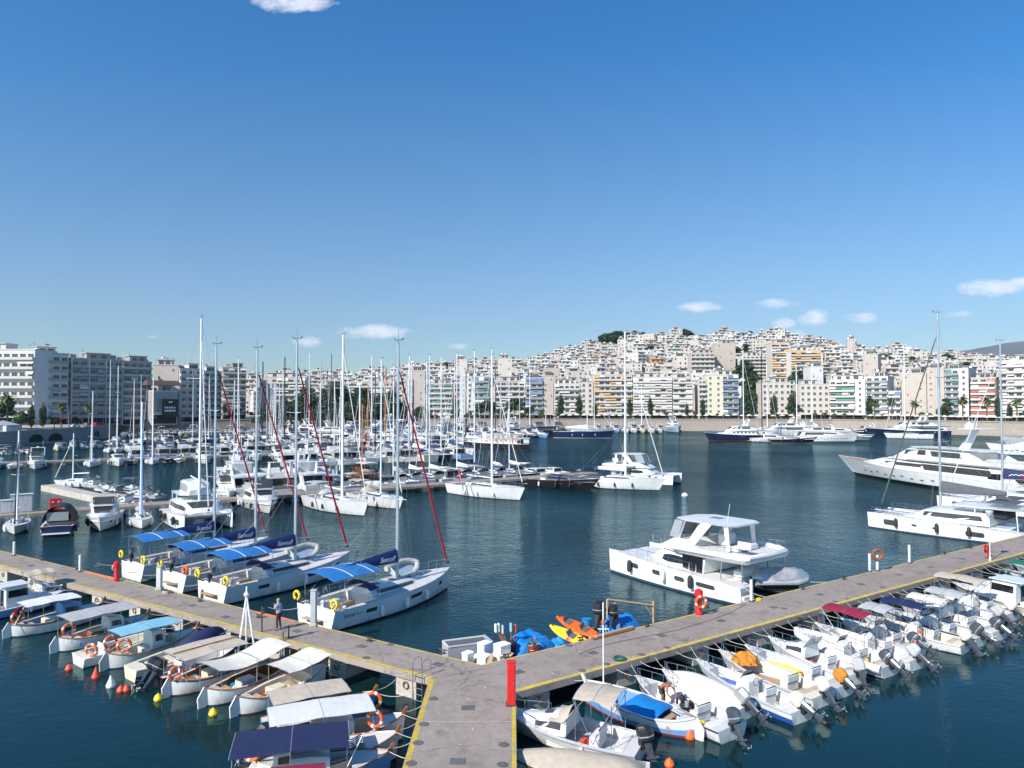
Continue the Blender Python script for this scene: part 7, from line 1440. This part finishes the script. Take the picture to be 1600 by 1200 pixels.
crowd('in the row below the arches', [(88, 704), (190, 697)], 13, ['c', 'o', 'm', 'o'], (5.5, 7.5), aG, 3, 'small boats below the arches')
crowd('behind the second pier', [(160, 707), (420, 700)], 17, ['m', 'm', 'o', 'm', 's'], (8, 11.5), aG, 5, 'boats behind the second pier')
crowd('at the left edge quay', [(-30, 712), (48, 708)], 6, ['o', 'c'], (5, 6.5), aG+pi, 8, 'small boats at the left quay')
crowd('in the left middle row', [(175, 693), (440, 687)], 23, ['m', 'o', 'm', 'm', 's'], (8, 11.5), aG, 11, 'boats below the left waterfront', (585, 625))
crowd('along the left quay', [(190, 683), (480, 678)], 25, ['m', 'm', 'm', 's'], (9, 14), -pi/2+.2, 13, 'boats along the left quay', (585, 615))
crowd('behind the second pier end', [(400, 699), (730, 691)], 20, ['m', 'm', 's', 'm', 's'], (12, 17), aG+pi, 17, 'boats beyond the second pier', (552, 600))
crowd('in the packed middle row', [(430, 686), (850, 684)], 24, ['m', 's', 'm', 'm', 's'], (13, 19), -pi/2+.5, 19, 'boats in the packed middle row', (553, 600))
crowd('along the far quay left of centre', [(430, 674.5), (880, 674.5)], 30, ['m', 's', 'm', 'm'], (15, 24), -pi/2, 23, 'boats along the far quay', (556, 600), .8)
crowd('left of the grey trawler yacht', [(928, 675.8), (1038, 675.8)], 8, ['m', 'm', 'm'], (10, 14), -pi/2+.1, 29, 'small boats on the far quay', (590, 600), .5)
crowd('between the two piers', [(440, 727), (715, 716)], 13, ['m', 'm', 's', 'm'], (12, 16), aW, 31, 'boats between the two piers', (556, 600))
crowd('just past the second pier', [(205, 717), (440, 708.5)], 14, ['m', 'm', 'o', 's'], (9, 12.5), aW, 37, 'boats on the far side of the second pier', (575, 610))
crowd('in the deep row behind the gulets', [(470, 705), (770, 698)], 17, ['m', 's', 'm'], (12, 16), aW+.3, 41, 'boats around the gulets', (556, 600))
# special vessels
def at_(px, py): p = P(px, py); return (p.x, p.y, 0)
shipyacht('large white tri-deck yacht in the left middle distance below the pines', at_(592, 678), hd(-.45, -.9), 34, seed=2)
shipyacht('white yacht with grey windows right of the tri-deck yacht', at_(650, 680), hd(.4, -.9), 26, seed=5, hull='blue_grey_paint')
shipyacht('white motor yacht under the pines left of centre', at_(490, 684), hd(.8, -.6), 24, seed=6)
shipyacht('black-hulled motor yacht left of centre', at_(528, 689), hd(.95, -.3), 22, hull='black_paint', seed=7)
shipyacht('wooden gulet with black hull and bright orange deckhouse', at_(768, 703), hd(-.97, .2), 24, 5.2, hull='black_paint', tone='gelcoat', glass='orange_wood', decks=1, arch=False, square=True, mast=True, name='gulet', group='wooden gulets', fbk=.9)
shipyacht('wooden gulet with a white rail and orange cabin behind the first gulet', at_(770, 694), hd(-.99, .1), 26, 5.5, hull='gelcoat', tone='gelcoat', glass='orange_wood', decks=1, arch=False, square=True, mast=True, name='gulet', group='wooden gulets', fbk=.8)
shipyacht('dark old trawler with rust-red deck gear left of the navy sloop', at_(838, 680), hd(-.9, -.3), 22, 6, hull='black_paint', tone='canvas_charcoal', decks=1, arch=False, square=True, name='trawler', mast=True)
loc = at_(912, 684); sailboat('big navy-hulled sloop broadside before the far promenade', loc, hd(.98, -.2), 26, 6, top=mtop(loc, 0, 1, 527), hull='navy_paint', mast='mast_white', sail='canvas_white', hood=None, boot='gelcoat', group='sailing yachts on the far side', seed=2)
loc = at_(925, 677); sailboat('grey sloop moored behind the big navy-hulled sloop', loc, hd(.98, -.2), 20, 5, top=mtop(loc, 0, 1, 622), hull='blue_grey_paint', sail=None, hood=None, group='sailing yachts on the far side', seed=2)
shipyacht('pale blue-grey trawler yacht bow-on before the promenade', at_(1054, 675), hd(.0, -1), 20, 6.5, hull='blue_grey_paint', square=True, mast=False, seed=8, fbk=1.2, name='trawler_yacht')
shipyacht('navy trawler yacht with red waterline and white upperworks broadside', at_(1147, 688.5), hd(-.985, -.17), 24.5, 6, hull='navy_paint', boot='antifoul_red', square=True, decks=2, fbk=1.0, name='trawler_yacht', seed=9)
for i, (px, py, L_, a_, lab) in enumerate([(455, 676, 22, -1.2, 'white two-deck yacht under the left palms of the far shore'), (548, 677, 26, -1.9, 'white two-deck yacht right of the black-hulled motor yacht'), (612, 673, 24, -1.4, 'slim white yacht tight behind the tri-deck yacht'), (690, 678, 26, -1.8, 'white two-deck yacht before the white marquee'), (722, 675, 22, -1.3, 'white yacht stern-on right of the marquee'), (800, 678, 24, -1.7, 'white two-deck yacht left of the dark trawler'), (870, 673, 20, -1.6, 'white two-deck yacht behind the navy sloop mast')]):
    shipyacht(lab, at_(px, py), a_, L_, seed=i+30, hull='gelcoat' if i != 4 else 'blue_grey_paint', group='two-deck yachts before the pines')
for i, (px, yt, D, mm, lab) in enumerate([(1158, 548, 300, 'mast_white', 'tall white-masted sloop behind the navy trawler yacht'), (1187, 542, 310, 'mast_black', 'sloop with a thin black mast behind the navy trawler yacht'), (1196, 570, 340, 'mast_white', 'sloop with a slim white mast right of the black mast'), (1242, 570, 330, 'mast_white', 'white-masted sloop among the yachts right of centre'), (1266, 568, 320, 'mast_white', 'thin-masted sloop left of the blue express yacht'), (1418, 540, 300, 'mast_white', 'tall white-masted sloop behind the huge yacht bow'), (1000, 600, 372, 'mast_white', 'small-masted sloop on the far quay behind the end sloop')]):
    x_ = (px-800)/F*D; sailboat(lab, (x_, D, 0), hd(.9, .3) if i != 5 else hd(-.9, .4), 15+3*(i in (0, 1, 5)), top=CH+(633-yt)/F*D, mast=mm, sail='canvas_white', furl='canvas_white' if mm != 'mast_black' else 'canvas_black', det=0, group='sailing yachts on the far side', seed=i+60)
for i, (px, py, L, dx, lab, kw, fn) in enumerate([(1205, 690, 15, 1, 'white sports cruiser right of the navy trawler yacht', dict(fly=False), 'm'), (1240, 692, 17, 1, 'low sports cruiser with a broad black side stripe', dict(fly=False, low=True, hull='black_paint', boot='gelcoat'), 'm'), (1292, 690, 23, 1, 'white motor yacht with portholes pointing right', dict(), 'h'), (1325, 688, 20, 1, 'white motor yacht bow farthest right in its row', dict(), 'm'),
        (1218, 681, 27, -1, 'white flybridge yacht with a long dark window behind the sports cruisers', dict(), 'h'), (1188, 684, 16, 1, 'white motor yacht half hidden by the trawler yacht stern', dict(), 'm'), (1312, 680, 24, 1, 'blue-hulled express yacht with white cabin', dict(fly=False, hull='navy_paint'), 'm'), (1350, 678, 14, -1, 'black-hulled motorboat left of the long dark yacht', dict(hull='black_paint'), 'm'),
        (1416, 682, 38, -1, 'very long dark-hulled yacht behind the huge white bow', dict(hull='navy_paint'), 'h'), (1402, 673, 26, -1, 'white yacht alongside the long dark-hulled yacht', dict(), 'h'), (1275, 677, 20, 1, 'white motor yacht tight to the quay behind the thin mast', dict(), 'm'), (1468, 676, 17, -1, 'white motor yacht under wraps before the right promenade', dict(cover='canvas_white', bim='canvas_white'), 'm')]):
    loc = at_(px, py); a = hd(dx*.99, -.12*dx if dx > 0 else -.1)
    (motorboat if fn == 'm' else shipyacht)(lab, loc, a, L, group='motor yachts on the far right quay', seed=i+80, **kw)

# ================================================================ LEFT FOREGROUND: WOODEN BOATS
aL = hd(.62, .78); G_ = 'small boats at the left pier'
def fit(px, py, a, L):
    s = P(px, py); d = Vector((cos(a), sin(a), 0)); q = PLc-s; k = (q.x*nl.x+q.y*nl.y)/max(.05, d.x*nl.x+d.y*nl.y)-.75; k2 = (xl-s.x)/d.x-.6
    k = k2 if (s+d*k2).y < PLc.y+.3 else min(k, 99); L2 = min(L, k); return max(L2, 3.8)
def CQ(label, px, py, L, a=aL, **k): L = fit(px, py, a, L); loc = at_stern(px, py, a, L); k['B'] = min(k.get('B', 2.2), L*.36+.15); return caique(label, loc, a, L, **k)
openboat('pale blue cabin boat with a beige roof cut by the left picture edge', at_stern(-52, 972, aL, 5.6), aL, 5.6, 2.3, wheelhouse=True, cowl=None, group=G_, hull='sky_blue_paint', seed=1)
t, H = openboat('white cabin boat beside the pier pillar at the left edge', at_stern(2, 952, aL, 4.6), aL, 4.6, 2.0, cuddy=True, cowl=None, group=G_, bim='canvas_beige', seed=2)
CQ('blue and white boat with a white canopy and red stern gear', 16, 996, 6.6, B=2.3, hull='gelcoat', stripe='canvas_navy', can='canvas_white', canr=(.1, .68), canz=1.8, seed=1, inner='sky_blue_paint', cabin=('sky_blue_paint', .5, .72, 1.0), rings=[(.05, -1, 1.2, 'ring_orange')], flg=('red', .0, -.4, .6), group=G_)
CQ('white double-ended boat with a grey and beige canopy', 90, 1019, 6.4, hull='gelcoat', can='canvas_grey', canr=(.05, .78), canz=1.8, seed=2, rings=[(.08, -1, 1.25, 'ring_orange')], cabin=('gelcoat', .5, .68, .95), group=G_, canw=1.05)
openboat('open white boat with an orange ring and blue cushion in front of the grey canopy', at_stern(122, 1041, aL, 4.5), aL, 4.5, 1.8, cowl=None, console=False, group=G_, seed=3, ring_=True, inner='cream_deck', bow_rail=False)
CQ('wooden boat with a faded teal canopy and white cabin', 168, 1046, 6.2, hull='gelcoat_aged', can='canvas_teal', canr=(.06, .72), canz=1.8, seed=3, rings=[(.05, 1, 1.3, 'ring_orange'), (.12, -1, 1.2, 'ring_orange')], cabin=('gelcoat', .42, .58, 1.1), group=G_)
CQ('blue-hulled boat with cream interior and a navy cover over its bow', 203, 1063, 6.3, hull='cream_paint', lower='blue_paint', seed=4, pointed=False, cover=('canvas_navy', .5, 1.0, .75), rail=None, group=G_, engine=False)
CQ('white boat with a striped beige canopy and white tripod mast', 266, 1088, 7.4, hull='gelcoat', stripe='canvas_navy', can='canvas_beige', canr=(.02, .66), canz=1.85, seed=5, rings=[(.03, -1, 1.1, 'ring_orange')], inner='varnish', canw=1.1, seam_=True, mastp=True, group=G_, B=2.4)
openboat('dark boat with black outboards beside the striped canopy', at_stern(243, 1072, aL, 4.4), aL, 4.4, 1.7, hull='black_paint', cowl='black_plastic', tilt=.6, twin=True, console=False, group=G_, seed=6, bow_rail=False)
CQ('white double-ender under a sagging cream cloth', 322, 1104, 7.2, hull='gelcoat', can='canvas_cream', canr=(.02, .78), canz=1.8, sag=.3, seed=6, canw=1.0, inner='varnish', group=G_, B=2.3)
CQ('white double-ender with brown rail and a small cream canopy forward', 372, 1118, 6.9, hull='gelcoat', can='canvas_cream', canr=(.42, .92), canz=1.5, sag=.12, seed=7, canw=1.0, group=G_, B=2.1)
aJ = hd(.93, .37)
CQ('boat under a tilted taupe canopy left of the big white canopy', 411, 1154, 4.8, a=hd(.88, .47), hull='sky_blue_paint', can='canvas_beige', canr=(.05, .72), canz=1.6, seed=8, group=G_, pointed=False)
CQ('white boat with a long bright white canopy and two orange rings', 418, 1192, 5.6, a=aJ, hull='gelcoat', can='canvas_white', canr=(.0, .74), canz=1.75, seed=9, canw=.9, group=G_, out=.5, cabin=('gelcoat', .3, .6, .9), rings=[(.78, 1, 1.5, 'ring_orange'), (.74, -1, 1.35, 'ring_orange')], pointed=False, B=2.4)
CQ('cream-decked white boat between the white and the navy canopies', 402, 1226, 5.6, a=aJ, hull='gelcoat', seed=10, group=G_, pointed=True, inner='cream_deck', cabin=('gelcoat', .1, .35, .8), B=2.3)
t, H = CQ('boat with a navy canopy and a Greek flag near the bottom edge', 362, 1249, 5.6, a=hd(.97, .25), hull='sky_blue_paint', can='canvas_navy', canr=(.0, .72), canz=1.85, seed=11, canw=1.0, group=G_, pointed=False, rings=[(.1, 1, 1.2, 'ring_orange')], cabin=('gelcoat', .35, .6, .9), flg=('greek', .7, -.7, .9), B=2.3)
CQ('boat with a dark red canopy cut by the bottom edge', 300, 1345, 5.2, a=hd(.97, .25), hull='gelcoat', can='canvas_red', canr=(.0, .75), canz=1.95, seed=12, canw=1.1, group=G_, pointed=False)
for i, (px, py, m, kind, lab) in enumerate([(108, 1047, 'buoy_red', 0, 'red ball buoy behind the open white boat'), (150, 1059, 'buoy_red', 1, 'red cone buoy left of the white cone buoy'), (173, 1073, 'fender_white', 1, 'white cone buoy between the red ones'), (189, 1081, 'buoy_red', 0, 'faded red ball buoy, left of a touching pair'), (198, 1080, 'buoy_red', 0, 'pinkish ball buoy, right of a touching pair'), (247, 1094, 'ring_yellow', 0, 'yellow buoy on a rope below the black outboards'), (314, 1098, 'ring_orange', 0, 'orange ball buoy at the stern of the sagging cloth boat'), (333, 1117, 'ring_yellow', 0, 'pale yellow ball buoy in open water'),
      (392, 1158, 'ring_orange', 0, 'orange ball buoy left of the bottom boats'), (1078, 1153, 'ring_orange', 1, 'orange buoy at the stern of the blue wooden boat'), (1046, 1197, 'ring_orange', 0, 'orange buoy at the bottom edge right of the covered boat')]):
    t = thing('mooring_buoy', lab, 'buoy', P(px, py), 0, 'small mooring buoys'); pr = [(.02, -.15), (.16, -.06), (.2, .08), (.14, .22), (.04, .3), (.02, .32)] if kind == 0 else [(.02, -.15), (.2, -.05), (.22, .08), (.12, .3), (.04, .5), (.03, .55)]
    obj('float', MB().lathe(pr, m, n=14), t); obj('eye', MB().torus((0, 0, .34 if kind == 0 else .57), .04, .012, 'iron', axis='y', n=8, k=4), t)

# ================================================================ RIGHT FOREGROUND: OUTBOARD BOATS
aB = hd(-nr.x*-1, nr.y) if 0 else hd(nr.x, nr.y)
def RBt(label, s, L, **k):
    off = k.pop('off', .9); tw = k.pop('tw', 0); a = aB+tw; p = PR0+dr_*s-nr*(off+L/2); return openboat(label, (p.x, p.y, 0), a, L, group='outboard boats along the right pier', **k)
aC = hd(-.9, .43)
loc = at_stern(1003, 1186, aC, 6.0); t, H = openboat('white cuddy cruiser with a tan bimini near the red fire cabinet', loc, aC, 6.0, 2.3, cuddy=True, stripe='black_plastic', bim='canvas_beige', bimr=(.14, .42), bimz=1.7, cowl='black_plastic', tilt=.25, seed=20, group='outboard boats along the right pier')
obj('cockpit_cover', MB().sheet(lambda u, v: (-.15+u*.8, (v-.5)*1.6, 1.15+.45*(1-abs(2*v-1)**2)*(1-u)), 5, 8, 'canvas_beige', .03), t)
aD = hd(-.97, .2); openboat('boat under a ridged taupe cover at the bottom edge', at_stern(1015, 1236, aD, 5.4), aD, 5.4, 2.2, cover='canvas_beige', console=False, seats=False, cowl=None, seed=21, group='outboard boats along the right pier', bow_rail=False)
aE = hd(-.76, .65); loc = at_stern(1086, 1154, aE, 5.6); caique('blue and white wooden boat with a royal blue cover and white mast', loc, aE, 5.6, 2.0, hull='gelcoat', lower='sky_blue_paint', pointed=True, seed=22, rail='gelcoat', inner='sky_blue_paint', cover=('tarp_blue', .25, .55, .3), engine=False, group='outboard boats along the right pier', band=.1); 
p = Vector(loc)+Vector((cos(aE), sin(aE), 0))*1.7; t = thing('signal_mast', 'thin white mast with signal gear at the blue wooden boat', 'mast', (p.x, p.y, .6)); obj('pole', MB().tube([(0, 0, 0), (0, 0, 4.2)], .035, 'mast_white', 6), t); obj('lantern', MB().lathe([(.06, 3.2), (.08, 3.35), (.03, 3.45)], 'ring_orange', n=8).bx((0, 0, 3.0), (.5, .03, .04), 'mast_white'), t)
tR, H = RBt('open white boat with a shirtless man bending over its engine gear', 6.3, 5.7, B=2.1, console=False, stripe='canvas_navy', tilt=.35, seed=23, inner='deck_white', rib=None)
rr = random.Random(4); q = MB()
for k in range(16): q.bx((rr.uniform(-.35, .35), rr.uniform(-.3, .3), rr.uniform(.1, .6)), (rr.uniform(.1, .35), rr.uniform(.1, .3), rr.uniform(.1, .3)), rr.choice(['black_plastic', 'rubber', 'engine_silver']), rz=rr.uniform(0, 3), bev=.03)
for k in range(5): q.torus((rr.uniform(-.3, .3), rr.uniform(-.3, .3), rr.uniform(.3, .7)), rr.uniform(.08, .18), .02, 'black_plastic', axis=rr.choice('xyz'), n=10, k=4)
obj('engine_gear', q, tR, loc=(-.25, -.1, .2))
loc = tR.location; J2 = dict(pelvis=zz(-.2,0,.86), waist=zz(-.1,0,.98), chest=zz(.1,0,1.06), neckb=zz(.24,0,1.08), neck=zz(.3,0,1.06), skull=zz(.38,0,1.04), crown=zz(.45,0,1.07), nose=zz(.4,0,.94),
          shL=zz(.18,.19,1.05), elL=zz(.3,.27,.8), wrL=zz(.42,.2,.56), shR=zz(.18,-.19,1.05), elR=zz(.24,-.28,.79), wrR=zz(.42,-.22,.58), hipL=zz(-.22,.1,.82), knL=zz(-.1,.12,.47), anL=zz(-.2,.13,.09), toeL=zz(-.05,.14,.035),
          hipR=zz(-.22,-.1,.82), knR=zz(-.08,-.13,.47), anR=zz(-.2,-.15,.09), toeR=zz(-.05,-.17,.035))
cl2 = [('shorts', [((-.14, 0, .92), (.15, .11)), 'hipL', ((-.14, .12, .58), .075), 'hipR', ((-.13, -.12, .58), .075)], [(0,1),(1,2),(0,3),(3,4)], .014, 'shorts_dark')]
m_ = Vector(loc)+Matrix.Rotation(aB, 3, 'Z') @ Vector((.65, .25, .18)); person('shirtless grey-haired man bending forward in the open white boat', (m_.x, m_.y, .18), aB+pi+.25, J2, cl2, skin='skin_tan')
RR = [('boat under a light beige cover with a silver-wrapped outboard', 8.5, 5.4, dict(cover='canvas_cream', ecover='engine_silver', console=False)), ('blue-hulled boat with a tall white console box', 10.6, 6.2, dict(hull='gelcoat', lower='blue_paint', ecover='canvas_cream', post=False)), ('white boat carrying a heap of orange netting', 12.8, 6.0, dict(console=False, net='net_orange', ecover='canvas_cream')),
      ('yellow-hulled boat with an orange engine cloth', 14.6, 6.1, dict(hull='gelcoat', lower='ring_yellow', ecover='net_orange', console=False)), ('white cuddy boat with a grey cockpit cover and wrapped engine', 16.7, 6.4, dict(cuddy=True, ecover='canvas_grey')), ('white inflatable with steel rails and a grey outboard', 19.0, 6.4, dict(rib=True, rails=True, tilt=1.0)), ('white boat with a dark red bimini and an orange ring', 21.2, 6.2, dict(bim='canvas_red', bimr=(.42, .85), ring_=True, ecover='canvas_grey')),
      ('white boat with a pale grey bimini left of the navy one', 23.3, 5.8, dict(bim='canvas_grey', ring_=True)), ('white boat with a navy bimini and wrapped outboard', 25.6, 6.4, dict(bim='canvas_navy', ecover='canvas_cream', bimr=(.35, .75))), ('white boat with a light cream bimini and large silver outboard', 27.8, 6.0, dict(bim='canvas_cream', cowl='engine_grey')), ('white boat with beige sprayhood and charcoal outboard', 30.2, 6.3, dict(cuddy=True, bim='canvas_grey', tilt=1.0)), ('open white boat with a round grey engine bag', 32.6, 6.0, dict(ecover='canvas_grey')),
      ('small white boat with a long taupe bimini before the cream cabin boat', 35.0, 6.2, dict(bim='canvas_beige', bimr=(.3, .85), ecover='canvas_cream')), ('cream-hulled cabin boat with a white wheelhouse and silver outboard', 38.2, 7.6, dict(hull='cream_paint', wheelhouse=True, B=2.7, cowl='engine_silver', tilt=.6)), ('white boat with a tan folded sprayhood right of the cabin boat', 41.2, 6.2, dict(cuddy=True, ecover='canvas_cream')), ('white boat with a green bimini near the right edge', 43.8, 6.4, dict(bim='canvas_green', bimr=(.35, .8))),
      ('white boat with a navy bimini near the right edge', 46.6, 6.2, dict(bim='canvas_navy')), ('white cuddy boat below the lamp post', 49.2, 6.2, dict(cuddy=True)), ('white boat with a red buoy at the right edge', 51.6, 6, dict(bim='canvas_white')), ('blue-striped boat outside the right lamp post', 54.2, 6, dict(stripe='canvas_navy')), ('last white boat beyond the right edge', 57, 6, dict(bim='canvas_navy'))]
for i, (lab, s, L, kw) in enumerate(RR):
    kw = dict(kw); kw.setdefault('B', [1.95, 1.75, 2.05, 1.85, 1.7][i % 5]); kw.setdefault('tilt', [.9, 1.1, .6, 1.0, .3, .85][i % 6]); kw.setdefault('inner', ['deck_white', 'deck_white', 'cream_deck', 'deck_grey', 'deck_white', 'gelcoat_aged'][i % 6]); kw.setdefault('hull', ['gelcoat', 'gelcoat_aged', 'gelcoat', 'gelcoat'][i % 4]); kw['tw'] = R.uniform(-.13, .13); kw['off'] = R.uniform(.5, 1.4); RBt(lab, s-.3, L*R.uniform(.8, 1.02), seed=30+i, **kw)

# ================================================================ WORK RAFT AND GEAR IN THE PIER CORNER
def onPier(px, py, z=ZP): return P(px, py, z)
t = thing('work_skiff', 'grey flat work skiff moored in the pier corner', 'skiff', P(731, 1020, .4), radians(22)); t.scale = (.68, .68, .8); obj('hull', MB().loft([[(x_, -.75*w, -.2), (x_, -.85*w, .75), (x_, .85*w, .75), (x_, .75*w, -.2)] for x_, w in ((-1.9, .95), (1.2, 1), (1.9, .9))], 'grey_paint'), t); obj('well', MB().bx((-.1, 0, .74), (3.2, 1.3, .04), 'hatch_iron'), t); obj('gunwale', MB().bx((0, .8, .79), (3.6, .12, .06), 'pedestal_white').bx((0, -.8, .79), (3.6, .12, .06), 'pedestal_white').bx((-1.85, 0, .79), (.12, 1.6, .06), 'pedestal_white'), t)
t = thing('work_raft', 'low wooden work raft carrying gear along the right pier edge', 'raft', (0, 0, 0)); ra = fj+dr_*.6+nr*.25
obj('deck', MB().prism([(p.x, p.y) for p in (ra, ra+dr_*11.6, ra+dr_*11.6+nr*2.3, ra+nr*2.3)], .3, .55, 'plank'), t)
for k in range(5): p = ra+dr_*(1+2.4*k)+nr*1.1; obj('float', MB().lathe([(.02, -1), (.3, -.98), (.3, .98), (.02, 1)], 'plastic_blue', (0, 0, 0), 10, 'x'), t, loc=(p.x, p.y, .1), rot=(0, 0, ar_+pi/2))
ZR = .56
def rp(s, w, z=ZR): p = ra+dr_*s+nr*w; return Vector((p.x, p.y, z))
def foam(s, w, z, d, lab, rz=0): t = tag(obj('foam_box', MB().bx((0, 0, d[2]/2), d, 'foam', bev=.02).bx((0, 0, d[2]), (d[0]+.04, d[1]+.04, .07), 'foam', bev=.02), loc=rp(s, w, z), rot=(0, 0, ar_+rz)), lab, 'box', 'white foam boxes on the raft')
foam(.15, .7, .8, (.62, .5, .42), 'open white foam box tilted at the front of the skiff', .5); foam(1.15, .55, ZR, (.75, .6, .62), 'lower big white foam box beside the dark pole rack'); foam(1.18, .6, 1.23, (.7, .56, .4), 'upper white foam box on the big one', .1); foam(.75, 1.6, ZR, (.6, .5, .95), 'tall foam box at the back with a pale lid', .2); foam(-.2, 1.7, ZR, (.5, .4, .6), 'small foam box at the back left of the heap', .3)
for k, (s, w, z, r_, m, lab) in enumerate([(.1, 1.3, 1.0, .17, 'fender_white', 'white float among the foam boxes'), (.35, 1.2, 1.12, .2, 'fender_white', 'larger white float on top of the heap'), (.5, .9, 1.0, .14, 'buoy_red', 'small red float in the heap'), (.0, 1.15, .9, .12, 'rubber', 'small black float in the heap')]): tag(obj('float', MB().lathe([(r_*sin(a*pi/8)+.001, -r_*cos(a*pi/8)) for a in range(9)], m, n=12), loc=rp(s, w, z)), lab, 'float')
for k, (s, w, rz, m, lab) in enumerate([(.1, .1, .9, 'plank', 'light plank leaning on the yellow edge at left'), (.9, -.05, .35, 'plank', 'light plank leaning on the yellow edge at right')]): o = tag(obj('plank', MB().bx((0, 0, 0), (1.3, .25, .05), m), loc=rp(s, w, 1.05), rot=(0, -.3, ar_+rz)), lab, 'plank')
t = thing('oar_bundle', 'dark bundle of oars and rods standing beside the foam boxes', 'oars', rp(1.85, .7), ar_); q = MB(); q.bx((0, 0, .55), (.3, .4, 1.1), 'canvas_black', bev=.05); obj('bag', q, t)
for k, (dx, dy, h, m) in enumerate([(-.9, .3, 2.0, 'pedestal_white'), (-.7, .3, 2.0, 'pedestal_white'), (-.5, .2, 1.9, 'grey_paint'), (0, .1, 1.95, 'canvas_teal'), (.3, .1, 1.85, 'buoy_red')]): obj('oar', MB().tube([(0, 0, .2), (dx*.8, dy, h-.4)], .03, 'varnish', 5).bx((dx*.9, dy, h-.2), (.07, .18, .45), m, bev=.02), t)
def tarp(s, w, a, b, h, lab, seed, nm='tarpaulin_heap'):
    rr = random.Random(seed); f1, f2, f3 = rr.uniform(5, 9), rr.uniform(4, 8), rr.uniform(0, 6)
    def fn(u, v): e = (1-abs(2*u-1)**2.6)*(1-abs(2*v-1)**2.2); return ((u-.5)*a, (v-.5)*b, max(.02, e)**.7*h*(1+.22*sin(f1*u+f3)*cos(f2*v))+.05*sin(21*u+9*v)*e+.04*sin(30*v-12*u))
    tag(obj(nm, MB().sheet(fn, 26, 18, 'tarp_blue', .02), loc=rp(s, w), rot=(0, 0, ar_)), lab, 'tarp', 'blue tarpaulin heaps')
tarp(3.2, 1.15, 3.0, 2.1, 1.15, 'crumpled blue tarpaulin heap right of the oars', 1); tarp(4.9, .75, 1.5, 1.6, .6, 'lower blue tarpaulin fold before the kayaks', 2); tarp(9.9, 1.3, 2.6, 1.7, .9, 'blue tarpaulin heap behind the black outboards', 5); tarp(8.7, 1.0, .9, 1.1, .7, 'small blue tarpaulin under the outboards', 6)
t = thing('net_bin', 'bin stuffed with coloured ropes and nets before the blue tarpaulin', 'bin', rp(2.75, .05, .9), ar_); obj('bin', MB().lathe([(.28, -.1), (.34, .55), (.31, .55), (.26, 0)], 'antifoul_red', n=12), t)
rr = random.Random(8); q = MB()
for k in range(30): q.torus((rr.uniform(-.22, .22), rr.uniform(-.22, .22), .35+rr.uniform(0, .5)), rr.uniform(.06, .16), .022, rr.choice(['rope', 'ring_yellow', 'buoy_red', 'canvas_navy', 'canvas_green', 'rope_dark']), axis=rr.choice('xyz'), n=9, k=4)
obj('rope_tangle', q, t)
def kayak(s, w, z, m, lab, rz, seat, L=2.9, pitch=-.06):
    t = thing('kayak', lab, 'kayak', rp(s, w, z), ar_+rz, 'sit-on kayaks'); t.rotation_euler = (radians(24), pitch, ar_+rz); rings = []
    for i in range(15): u = i/14; wd = .38*sin(pi*min(max(u, .02), .98))**.55; up = .09*(abs(2*u-1)**3); rings.append([(L*(u-.5), wd*cos(b), up+.16*sin(b)*(1 if sin(b) < 0 else .45)*(sin(pi*min(max(u, .03), .97))**.4)) for b in [2*pi*k/14 for k in range(14)]])
    obj('hull', MB().loft(rings, m), t)
    for x_ in seat: obj('seat', MB().bx((x_, 0, .1), (.4, .38, .06), 'canvas_charcoal', bev=.02).bx((x_-.2, 0, .24), (.06, .38, .3), 'canvas_charcoal', bev=.02, ry=-.3), t)
    obj('toggle', MB().bx((L/2-.2, 0, .2), (.12, .04, .04), 'black_plastic').bx((-L/2+.2, 0, .2), (.12, .04, .04), 'black_plastic'), t)
kayak(5.9, .95, 1.12, 'kayak_yellow', 'yellow and magenta kayak nearest the pier edge', -1.42, (.2,), 3.0, .12); kayak(6.75, 1.25, 1.35, 'kayak_orange', 'orange-red kayak with two seats behind the yellow one', -1.38, (-.7, .5), 3.2, .14)
t = thing('plastic_barrel', 'blue plastic barrel behind the kayaks', 'barrel', rp(7.9, 1.9)); obj('drum', MB().lathe([(.27, 0), (.29, .1), (.29, .4), (.31, .43), (.29, .46), (.29, .8), (.25, .9)], 'plastic_blue', n=16), t); obj('lid', MB().lathe([(.29, .88), (.29, .93), (.02, .93)], 'plastic_blue', n=16), t)
for k, (s, w, sc, lab) in enumerate([(8.15, .9, 1.25, 'taller black outboard engine standing by the blue barrel'), (9.1, .8, 1.05, 'shorter black outboard engine right of the taller one')]):
    t = thing('outboard_engine', lab, 'outboard engine', rp(s, w), ar_, 'black outboards on the raft'); outboard(t, 0, 0, 1.0*sc, 'black_plastic', .1, sc); obj('stand', MB().bx((.2, 0, .5), (.5, .08, .06), 'plank').bx((.2, .2, .3), (.06, .06, .9), 'plank', ry=.2).bx((.2, -.2, .3), (.06, .06, .9), 'plank', ry=-.2), t)
    q = MB(); rr = random.Random(k)
    for j in range(10): q.torus((rr.uniform(-.3, .1), rr.uniform(-.2, .2), rr.uniform(1.1, 1.8)*sc*.8), rr.uniform(.1, .2), .025, 'canvas_black', axis=rr.choice('xyz'), n=9, k=4)
    obj('cable', q, t)
t = thing('timber_frame', 'weathered timber frame standing at the raft end', 'frame', rp(9.6, 2.0, .5), ar_); q = MB(); q.bx((0, 0, .9), (.12, .12, 1.8), 'plank'); obj('post', q, t); obj('post', MB().bx((3.2, -.6, .7), (.12, .12, 1.3), 'plank'), t); obj('beam', MB().tube([(0, 0, 1.8), (3.3, -.6, 1.05)], .08, 'plank', 4), t); obj('brace', MB().tube([(0, 0, 1.2), (.7, -.1, 1.65)], .05, 'plank', 4).tube([(3.2, -.6, .4), (2.6, -.5, 1.2)], .05, 'plank', 4), t)
